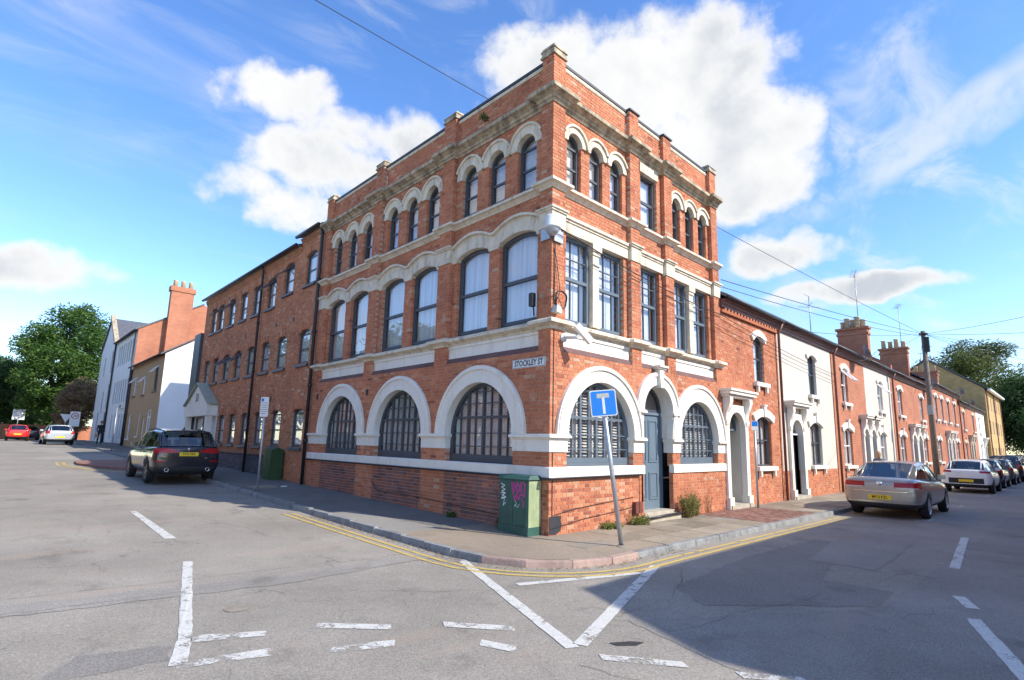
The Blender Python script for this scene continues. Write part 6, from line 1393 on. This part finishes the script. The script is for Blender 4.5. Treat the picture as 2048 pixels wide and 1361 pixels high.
def car(label, kind, loc, rz, paint_, lamp, spokes=5, alloy='alloy', plate=None, group=None, detail=True, name='parked_car'):
    group = group or ('cars parked along the right street' if loc[0] > 0 else 'cars on the left street')
    S_ = SPEC[kind]; t = thing(name, label, 'car', loc, rz, group); L_ = S_['L']
    lo = loft_mesh(body_sections(S_['st'])); o = lo.build('body', paint_, None)
    md = o.modifiers.new('s', 'SUBSURF'); md.levels = md.render_levels = 2
    cut = MB(); r_ = S_['wr']
    for wx in S_['wx']:
        for s in (-1, 1): cut.lathe((wx, s*.86, r_), [(0, -.27), (r_*1.17, -.27), (r_*1.17, .27), (0, .27)], 30, 'y')
    co = cut.build('cut', 'tyre'); b_ = o.modifiers.new('b', 'BOOLEAN'); b_.operation = 'DIFFERENCE'; b_.object = co; b_.solver = 'EXACT'
    me = baked(o); bpy.data.objects.remove(o); bpy.data.objects.remove(co)
    me.materials.clear(); me.materials.append(MATS[paint_]); me.polygons.foreach_set('material_index', [0]*len(me.polygons))
    body = link_me('body', me, None, t)
    # greenhouse: roof painted, glass between the pillars
    G_ = S_['gh']; rw_ = S_['roofw']; secs = []
    for x, wb, zb, zr_ in G_:
        if zr_ is None: secs.append([(x, wb, zb), (x, wb*.97, zb+.012), (x, wb*.75, zb+.025), (x, wb*.4, zb+.03), (x, 0, zb+.032)])
        else: secs.append([(x, wb+.02, zb-.01), (x, rw_+.035, zr_-.085), (x, rw_-.04, zr_-.02), (x, rw_*.5, zr_+.002), (x, 0, zr_+.01)])
    roof, side, front, rear = MB(), [], MB(), MB(); pil = MB(); n_ = len(secs)
    for s in (1, -1):
        Q = [[(p[0], s*p[1], p[2]) for p in sec] for sec in secs]
        for i in range(n_-1):
            for j in range(4):
                f = [Q[i][j], Q[i+1][j], Q[i+1][j+1], Q[i][j+1]]
                if j == 0:
                    if i == 0 and kind in ('hatch', 'suv', 'mini'): roof.add(f, [(0, 1, 2, 3)])
                    else: g_ = MB(); g_.add(f, [(0, 1, 2, 3)]); side.append(g_)
                elif i == 0: rear.add(f, [(0, 1, 2, 3)])
                elif i == n_-2: front.add(f, [(0, 1, 2, 3)])
                else: roof.add(f, [(0, 1, 2, 3)])
        pil.tube([Q[i][1] for i in range(n_)], .032, 6)                       # cant rail and pillars
        pil.tube([Q[0][2], Q[1][2]], .022, 6)
        bx_ = .5*(Q[2][0][0]+Q[2][1][0]); pil.tube([(Q[2][0][0]+.02, Q[2][0][1]+.0, Q[2][0][2]), (Q[2][1][0]-.05, Q[2][1][1], Q[2][1][2])], .035, 6)
        if kind == 'suv' : pil.tube([Q[1][0], Q[1][1]], .04, 6)
    pil.tube([(secs[1][k][0], s*secs[1][k][1], secs[1][k][2]) for s, ks in ((1, (1, 2, 3, 4)), (-1, (3, 2, 1))) for k in ks], .025, 6)
    pil.tube([(secs[-2][k][0], s*secs[-2][k][1], secs[-2][k][2]) for s, ks in ((1, (1, 2, 3, 4)), (-1, (3, 2, 1))) for k in ks], .025, 6)
    roof.build('roof', paint_, t, smooth=True, local=True); pil.build('pillars', paint_, t, smooth=True, local=True)
    for g_ in side: g_.build('side_window', 'glass_car', t, local=True)
    front.build('windscreen', 'glass_car', t, smooth=True, local=True); rear.build('rear_window', 'glass_car', t, smooth=True, local=True)
    cab = MB(); z0 = G_[1][2]
    cab.box(G_[0][0]+.25, G_[-1][0]-.2, -.68, .68, z0-.30, z0-.03); 
    for x in (-.55, .35):
        for s in (-1, 1): cab.box(x-.08, x+.08, s*.38-.22, s*.38+.22, z0-.1, z0+.22); cab.box(x-.05, x+.05, s*.38-.12, s*.38+.12, z0+.22, z0+.38)
    cab.build('seats', 'black_plastic', t, local=True)
    m = MB()
    for s in (-1, 1): m.tube([(G_[i][0], s*(G_[i][1]+.035), G_[i][2]+.005) for i in range(n_)], .012, 5)
    m.build('window_trim', 'black_plastic', t, local=True)
    ty, ri, sh_ = wheel_meshes(r_, .21, spokes, alloy)
    ww = S_['st'][5][1]
    for wx in S_['wx']:
        for s in (-1, 1):
            w_ = bpy.data.objects.new('wheel', sh_); COL.objects.link(w_); w_.parent = t; w_.location = (wx, s*(ww-.115), r_); w_.rotation_euler = (0, 0, 0 if s < 0 else PI)
            for nm, me_ in (('tyre', ty), ('rim', ri)): c_ = bpy.data.objects.new(nm, me_); COL.objects.link(c_); c_.parent = w_
    for (x0_, x1_, y0_, y1_, z0_, z1_) in lamp:
        for s in (1, -1):
            pm = patch(me, (x0_, x1_, min(s*y0_, s*y1_), max(s*y0_, s*y1_), z0_, z1_), .006); link_me('tail_light', pm, 'lamp_red', t)
    zs = S_['st'][1][3]
    m = MB(); cx_ = -.35 if kind == 'suv' else -.9
    for s in (-1, 1):
        x_, y_, z_ = G_[3][0]+.42, s*(G_[3][1]+.11), G_[3][2]+.06; m.hexa([(x_-.05, y_-.09*s, z_-.05), (x_+.06, y_-.09*s, z_-.05), (x_+.06, y_-.09*s, z_+.09), (x_-.05, y_-.09*s, z_+.09), (x_-.04, y_+.09*s, z_-.04), (x_+.03, y_+.09*s, z_-.04), (x_+.03, y_+.09*s, z_+.08), (x_-.04, y_+.09*s, z_+.08)])
    m.build('mirror', paint_, t, local=True)
    if detail:
        blk = 'black_plastic'
        link_me('rear_valance', patch(me, (-L_/2-.1, -L_/2+.6, -.95, .95, .1, .40 if kind != 'suv' else .52), .004), blk, t)
        link_me('sill_trim', patch(me, (S_['wx'][0]+r_*1.2, S_['wx'][1]-r_*1.2, -1, 1, .1, .30 if kind != 'suv' else .40), .004), blk, t)
        seam = bpy.data.meshes.new('door_seam'); bmm = bmesh.new()
        xs_ = (S_['wx'][0]+r_*1.0, S_['gh'][2][0]+.02, S_['wx'][1]-r_*1.25)
        for x_ in xs_:
            pm = patch(me, (x_, x_+.010, -1, 1, .34, S_['gh'][2][2]-.01), .002); bmm.from_mesh(pm)
        bmm.to_mesh(seam); bmm.free(); link_me('door_seam', seam, blk, t)
        m = MB()
        for x_ in (xs_[0]+.28, xs_[1]+.22):
            for s in (-1, 1): m.box(x_-.09, x_+.09, s*(ww+.0)-.022, s*(ww+.0)+.022, S_['gh'][2][2]-.16, S_['gh'][2][2]-.125)
        m.build('door_handle', paint_, t, local=True)
    xr = -L_/2
    if plate:
        z_ = plate[1]; FQ = lambda u, d, z: (xr+plate[2]-d, -u, z_+z)
        m = MB(); m.fpoly(FQ, rrect(.262, .058, .012, 3), -.03, .012); p_ = m.build('number_plate', 'plate_yellow', t, local=True)
        if plate[0]: lettering('lettering', plate[0], .098, FQ, 0, 0, .0135, 'sign_black', p_, local=True, bold=.002, width=.84)
    return t, me
# dark SUV on the left street
suv, sme = car('black parked SUV seen from behind on the left street', 'suv', (-2.88, 14.95, zr(15)), PI/2, 'paint_black', [(-2.5, -2.05, .46, 1.0, .93, 1.08), (-2.5, -2.22, .30, .46, .95, 1.03)], 5, 'alloy_dark', ('FY70 VEX', .90, -.004))
m = MB(); FQ = lambda u, d, z: (-2.345-d, -u, z)
m.lathe((-2.34, 0, 1.05), [(0, -.03), (.045, -.010), (.05, .01)], 16, 'x'); m.build('badge', 'chrome', suv, local=True, smooth=True)
lettering('model_lettering', 'X3', .075, lambda u, d, z: (-2.345-d, -u, z), .48, .78, .012, 'chrome', suv, local=True, bold=.003)
for s in (-1, 1):
    link_me('reflector', patch(sme, (-2.45, -2.1, min(s*.62, s*.86), max(s*.62, s*.86), .66, .70), .005), 'lamp_red', suv)
    m = MB(); m.lathe((-2.36, s*.56, .43), [(.045, .1), (.05, -.01), (.062, -.01), (.062, .1)], 16, 'x'); m.build('exhaust', 'chrome', suv, local=True, smooth=True)
    m = MB(); m.tube([(-1.8, s*.60, 1.60), (-.6, s*.62, 1.69), (.3, s*.62, 1.66)], .02, 6); m.build('roof_rail', 'black_plastic', suv, local=True)
m = MB(); m.hexa([(-1.45, -.02, 1.62), (-1.25, -.02, 1.66), (-1.40, -.01, 1.74), (-1.46, -.01, 1.74), (-1.45, .02, 1.62), (-1.25, .02, 1.66), (-1.40, .01, 1.74), (-1.46, .01, 1.74)]); m.build('roof_fin', 'paint_black', suv, local=True)
m = MB(); m.box(-2.0, -1.72, -.62, .62, 1.575, 1.61); m.build('spoiler', 'paint_black', suv, local=True)
# beige saloon on the right street
pas, pme = car('beige metallic saloon car parked on the right street', 'saloon', (12.2, -3.0, -.10), 0, 'paint_beige', [(-2.5, -2.0, .62, 1.0, .80, .955), (-2.5, -2.2, .34, .62, .80, .945)], 7, 'alloy', ('MF12 KZL', .55, .0))
for (x0_, z_, w_, h_) in ((-2.39, .70, .62, .012),):
    link_me('chrome_strip', patch(pme, (-2.6, -2.1, -.62, .62, .695, .715), .006), 'chrome', pas)
link_me('chrome_strip', patch(pme, (-2.6, -1.5, -1, 1, .425, .445), .006), 'chrome', pas)
m = MB(); m.lathe((-2.365, 0, .90), [(0, -.014), (.03, -.014), (.034, -.006), (.058, -.010), (.066, -.006), (.068, .01)], 20, 'x'); m.build('badge', 'chrome', pas, local=True, smooth=True)
for s in (-1, 1): link_me('lamp_strip', patch(pme, (-2.5, -2.2, min(s*.36, s*.85), max(s*.36, s*.85), .803, .822), .009), 'lamp_clear', pas)
# white hatchback and the row behind it
wht, wme = car('white hatchback parked beyond the beige saloon', 'hatch', (26.3, -3.15, -.10), 0, 'paint_white', [(-2.2, -1.75, .50, 1.0, .90, .985)], 5, 'alloy_dark', (None, .55, -.004))
link_me('rear_diffuser', patch(wme, (-2.3, -1.85, -.62, .62, .42, .66), .004), 'black_plastic', wht); link_me('chrome_strip', patch(wme, (-2.3, -1.85, -.70, .70, .40, .43), .007), 'upvc_white', wht)
for i, (x, kd, pt, lb) in enumerate(((32.0, 'hatch', 'paint_black', 'black hatchback with tall red tail lights behind the white hatchback'), (37.3, 'hatch', 'paint_grey', 'dark grey car parked behind the black hatchback'), (42.6, 'suv', 'paint_navy', 'dark blue SUV parked in the row on the right street'), (48.2, 'hatch', 'paint_black', 'last dark car in the row on the right street'))):
    car(lb, kd, (x, -3.1-.08*i, -.10), 0, pt, [(-2.4, -1.6, .60, 1.0, .85, 1.12)], 5, 'alloy', (None, .6, -.004), detail=i < 1)
# left street further up
gr, gme = car('silver hatchback standing at the far end of the left street', 'hatch', (-3.55, 48.0, zr(48)), PI/2+.02, 'paint_silver', [(-2.3, -1.75, .60, 1.0, .80, 1.0)], 5, 'alloy', (None, .56, -.004))
rd, rme = car('small bright red car driving away up the left street', 'mini', (-5.35, 62.5, zr(62)), PI/2-.02, 'paint_red', [(-1.9, -1.5, .56, 1.0, .80, 1.02)], 5, 'alloy', (None, .62, -.004))
car('dark car glimpsed between the red and silver cars', 'hatch', (-4.2, 72.0, zr(70)), PI/2, 'paint_black', [(-2.3, -1.75, .60, 1.0, .80, 1.0)], 5, 'alloy', None, detail=False)

# ------------------------------------------------------------------ people
def person(label, loc, rz, joints, radii, edges, mats, splits, head):
    """skeleton skinned into one body; materials by height"""
    t = thing('person', label, 'person', loc, rz)
    me = bpy.data.meshes.new('body'); me.from_pydata(joints, edges, []); o = bpy.data.objects.new('body', me); COL.objects.link(o)
    md = o.modifiers.new('k', 'SKIN'); md.use_smooth_shade = True
    for i, r in enumerate(radii): me.skin_vertices[0].data[i].radius = r
    me.skin_vertices[0].data[0].use_root = True
    s = o.modifiers.new('s', 'SUBSURF'); s.levels = s.render_levels = 2
    bme = baked(o); bpy.data.objects.remove(o)
    bme.materials.clear()
    for mm in mats: bme.materials.append(MATS[mm])
    idx = []
    for p in bme.polygons:
        c = p.center; idx.append(splits(c))
    bme.polygons.foreach_set('material_index', idx); link_me('body', bme, None, t)
    hx, hy, hz_ = head[0]; m = MB(); n = 14
    prof = [(0, -.125), (.035, -.12), (.058, -.09), (.072, -.04), (.078, .02), (.074, .07), (.052, .105), (.02, .12), (0, .122)]
    m.lathe((hx, hy, hz_), prof, n); m.v = [(hx+(x-hx)*1.22, y, z) for x, y, z in m.v]
    m.hexa([(hx+.085, hy-.012, hz_-.03), (hx+.085, hy+.012, hz_-.03), (hx+.092, hy+.006, hz_+.02), (hx+.092, hy-.006, hz_+.02), (hx+.118, hy-.012, hz_-.03), (hx+.118, hy+.012, hz_-.03), (hx+.095, hy+.006, hz_+.02), (hx+.095, hy-.006, hz_+.02)])
    for s in (-1, 1): m.lathe((hx-.005, hy+s*.078, hz_-.01), [(0, -.035), (.02, -.02), (.022, .02), (0, .035)], 8)
    m.build('head', 'skin', t, smooth=True, local=True)
    m = MB(); m.lathe((hx, hy, hz_), [(.080, -.02 if head[2] == 'short' else -.10), (.088, .03), (.082, .08), (.058, .115), (.02, .132), (0, .134)], n); m.v = [(hx-.014+(x-hx)*1.22, y, z) for x, y, z in m.v]; hm = m.build('hair', head[1], t, smooth=True, local=True)
    m = MB()
    for s in (-1, 1): m.lathe((hx+.088, hy+s*.032, hz_+.015), [(0, -.008), (.010, 0), (0, .008)], 8)
    m.build('eyes', 'sign_black', t, local=True)
    return t
J = [(0, 0, .95), (0, 0, 1.15), (0, 0, 1.38), (0, 0, 1.46), (.02, 0, 1.54), (0, .17, 1.40), (-.03, .22, 1.14), (.10, .22, .92), (.14, .21, .84), (0, -.17, 1.40), (.02, -.22, 1.14), (.10, -.22, .95), (.14, -.22, .86),
     (0, .09, .90), (.10, .10, .50), (-.02, .10, .09), (.13, .10, .03), (0, -.09, .90), (-.02, -.10, .50), (-.24, -.10, .12), (-.10, -.10, .03)]
Rr = [(.15, .12), (.145, .11), (.16, .11), (.07, .07), (.05, .05), (.065, .065), (.05, .05), (.038, .038), (.035, .03), (.065, .065), (.05, .05), (.038, .038), (.035, .03), (.095, .095), (.065, .065), (.045, .045), (.04, .03), (.095, .095), (.065, .065), (.045, .045), (.04, .03)]
E_ = [(0, 1), (1, 2), (2, 3), (3, 4), (2, 5), (5, 6), (6, 7), (7, 8), (2, 9), (9, 10), (10, 11), (11, 12), (0, 13), (13, 14), (14, 15), (15, 16), (0, 17), (17, 18), (18, 19), (19, 20)]
p1 = person('person in black top and navy trousers walking with a brown bag', (-1.2, 45.6, gz(45.6)), -PI/2, J, Rr, E_, ['cloth_black', 'cloth_navy', 'skin', 'black_plastic'], lambda c: 3 if c.z < .10 else (2 if (c.z < .92 and abs(c.y) > .17) else (1 if c.z < .98 else (2 if c.z > 1.47 else 0))), ((.03, 0, 1.64), 'hair_dark', 'short'))
m = MB(); m.box(.08, .42, -.33, -.15, .52, .76); b_ = m.build('bag', 'paper_bag'); b_.location = (-1.2, 45.6, gz(45.6)); b_.rotation_euler = (0, 0, -PI/2); tag(b_, 'brown bag carried by the walking person', 'bag')
m = MB(); m.tube([(.16, -.24, .76), (.18, -.235, .86), (.32, -.24, .76)], .012, 5); h_ = m.build('handle', 'paper_bag', b_, local=True)
J2 = [(x*.3 if i > 12 else x, y, z) for i, (x, y, z) in enumerate(J)]
person('blond person in grey standing on the footway behind the beige saloon', (18.7, -1.1, 0), PI, [(x, y, z*.94) for x, y, z in J2], Rr, E_, ['cloth_grey', 'cloth_navy', 'skin', 'black_plastic'], lambda c: 3 if c.z < .09 else (2 if (c.z < .87 and abs(c.y) > .17) else (1 if c.z < .9 else (2 if c.z > 1.38 else 0))), ((.03, 0, 1.535), 'hair_blond', 'long'))

# ------------------------------------------------------------------ plants and trees
def leaf_cloud(mb, c, r, n, size, r3):
    for _ in range(n):
        while True:
            d = Vector((r3.uniform(-1, 1), r3.uniform(-1, 1), r3.uniform(-1, 1)))
            if .1 < d.length < 1: break
        d = d*(0.55+.45*r3.random())/max(d.length, .35)*min(1, d.length+.25) if d.length < .5 else d
        p = Vector(c)+Vector((d.x*r[0], d.y*r[1], d.z*r[2]))
        a = Vector((r3.uniform(-1, 1), r3.uniform(-1, 1), r3.uniform(-.6, .6))).normalized(); b = a.cross(Vector((r3.uniform(-1, 1), r3.uniform(-1, 1), r3.uniform(-1, 1)))).normalized(); s = size*r3.uniform(.6, 1.3)
        q = p+a*s; mb.add([tuple(p-b*s*.45), tuple(q-b*s*.3+a*s*.1), tuple(p+a*s*2.0), tuple(q+b*s*.3+a*s*.1)], [(0, 1, 2, 3)], min(1, max(0, r3.gauss(.5, .25))))
def tree(label, x, y, base, h, rx, mat, seed, leaf=.28, dens_=1.0, trunk=.35, low=.22, name='tree'):
    r3 = random.Random(seed); t = thing(name, label, 'tree', (x, y, base), 0.0, 'trees at the ends of the streets'); w = MB()
    w.tube([(x, y, base-.2), (x+.1, y, base+h*.2), (x-.1, y+.1, base+h*.45), (x+.1, y, base+h*.75)], [trunk, trunk*.8, trunk*.55, trunk*.2], 10)
    lf = MB(); cl = []; cz = base+h*(low+1)/2; rz_ = h*(1-low)/2
    for i in range(100):
        d = Vector((r3.gauss(0, 1), r3.gauss(0, 1), r3.gauss(0, 1))).normalized()*r3.uniform(.25, .88)**.6
        cl.append((x+d.x*rx*(1-.25*max(0, d.z)), y+d.y*rx*(1-.25*max(0, d.z)), cz+d.z*rz_*.92))
    for i, c in enumerate(cl):
        if i % 5 == 0: w.tube([(x, y, base+h*r3.uniform(.2, .5)), ((x+c[0])/2, (y+c[1])/2, (base+h*.35+c[2])/2+.4), c], [trunk*.35, trunk*.2, trunk*.06], 6)
        s = rx*r3.uniform(.18, .34); leaf_cloud(lf, c, (s, s, s*.8), int(80*dens_*r3.uniform(.7, 1.2)), leaf, r3)
    w.build('trunk', 'bark', t, smooth=True); lf.build('crown', mat, t, recalc=False)
tree('huge green plane tree behind the far end of the left street', -2.0, 72, 1.0, 16.4, 5.1, 'leaf_green', 3, .21, 5.0, .5, .06)
tree('dark green tree at the left of the big plane tree', -6.8, 80, 1.0, 9.6, 4.0, 'leaf_dark', 5, .22, 3.0, .4, .06); tree('olive green tree on the far left above the cars', -8.0, 92, 1.0, 12.5, 5.0, 'leaf_olive', 9, .25, 2.6, .4, .08)
tree('rust tinted small tree beside the white mill', -.9, 65, 1.0, 7.0, 2.1, 'leaf_rust', 11, .13, 2.2, .2, .05); tree('green tree low behind the speed sign', -3.0, 90, 1.0, 7.0, 5.5, 'leaf_dark', 12, .24, 2.6, .3, .03)
tree('tall olive tree rising over the yellow apartment block', 106, 3.6, 0, 20.8, 9.3, 'leaf_olive', 21, .27, 5.5, .5, .08); tree('dense dark tree at the end of the right street', 100, -3.2, 0, 14.5, 6.5, 'leaf_dark', 22, .28, 3.4, .5, .02); tree('broad green tree closing the right street', 118, -3.0, 0, 18, 8.5, 'leaf_green', 23, .3, 3.2, .5, .03)
tree('unseen tree added across the left street opposite the white mill', -14.5, 62, 1.0, 13, 4.5, 'leaf_dark', 33, .34, 1.2, .4, .08); tree('unseen tree added across the left street beyond the white mill', -15, 75, 1.0, 13, 5, 'leaf_green', 34, .34, 1.2, .4, .08)  # both added out of view to darken the reflections in the mill panes
tree('dark tree across the left street by the brick row', -17, 50, .8, 13, 5, 'leaf_green', 31, .4, .8, .4, .12); tree('street tree across the left street reflected in the panes', -13.2, 26, .3, 10, 3.6, 'leaf_green', 32, .34, .8, .3, .25)
def weed(label, x, y, h, r, n, mat='leaf_weed', seed=1, stalk='dry_stalk', leaf=.03, base=0.0):
    r3 = random.Random(seed); t = thing('weed', label, 'plant', (x, y, base), 0.0, 'weeds along the wall feet'); s = MB(); l = MB()
    for i in range(n):
        a = r3.uniform(0, 2*PI); q = r*math.sqrt(r3.random()); hh = h*r3.uniform(.55, 1.0)*(1-.35*q/r); bx_, by_ = x+q*.5*math.cos(a), y+q*.35*math.sin(a); tx, ty = x+q*1.15*math.cos(a), y+q*.7*math.sin(a)
        s.tube([(bx_, by_, base-.01), ((bx_+tx)/2, (by_+ty)/2, base+hh*.55), (tx, ty, base+hh)], [.005, .004, .002], 4, caps=False)
        for k in range(int(24)):
            z = r3.uniform(.12, 1.0); px, py = bx_+(tx-bx_)*z, by_+(ty-by_)*z
            leaf_cloud(l, (px, py, base+hh*z), (.04, .04, .04), 1, leaf, r3)
    s.build('stems', stalk, t, recalc=False); l.build('leaves', mat, t, recalc=False)
weed('tall feathery green weed bush growing against the wall by the door', 4.72, -.22, .80, .26, 60, seed=41); weed('second slimmer weed clump beside the bush at the door', 5.13, -.16, .62, .14, 26, seed=42)
weed('low green weed at the wall foot below the window', 1.75, -.14, .17, .28, 26, 'leaf_weed', 43, leaf=.035); weed('low green weed under the meter covers', 2.72, -.16, .24, .26, 26, 'leaf_weed', 44, leaf=.035)
weed('small green weed at the foot of the left wall', -.10, 2.75, .14, .12, 14, 'leaf_green', 45, leaf=.03, base=.05); weed('dry brown weed beside the graffiti cabinet', -.12, 1.18, .34, .12, 14, 'leaf_rust', 46, base=.02)
weed('straggly reddish creeper on the wall right of the bush', 6.1, -.05, .75, .20, 9, 'leaf_rust', 47, leaf=.02); weed('tuft of grass on the cornice of the left front', -.15, 2.05, .2, .12, 12, 'leaf_olive', 48, leaf=.03, base=9.05)
r3 = random.Random(77); tf = MB(); st_ = MB()
for i in range(520):
    k = r3.choice([p for p in kp if -2.3 < p[0] < 1.5 and p[1] < 5]); x, y = k[0]-.06+r3.uniform(-.12, .06), k[1]-.04+r3.uniform(-.10, .08)
    leaf_cloud(tf, (x, y, zr(y)+.015), (.03, .03, .012), 2, .018, r3)
o = tf.build('gutter_weeds', 'leaf_rust', None, recalc=False); o['kind'] = 'stuff'; o['label'] = 'dry leaves and weeds gathered along the kerb'; o['category'] = 'weeds'
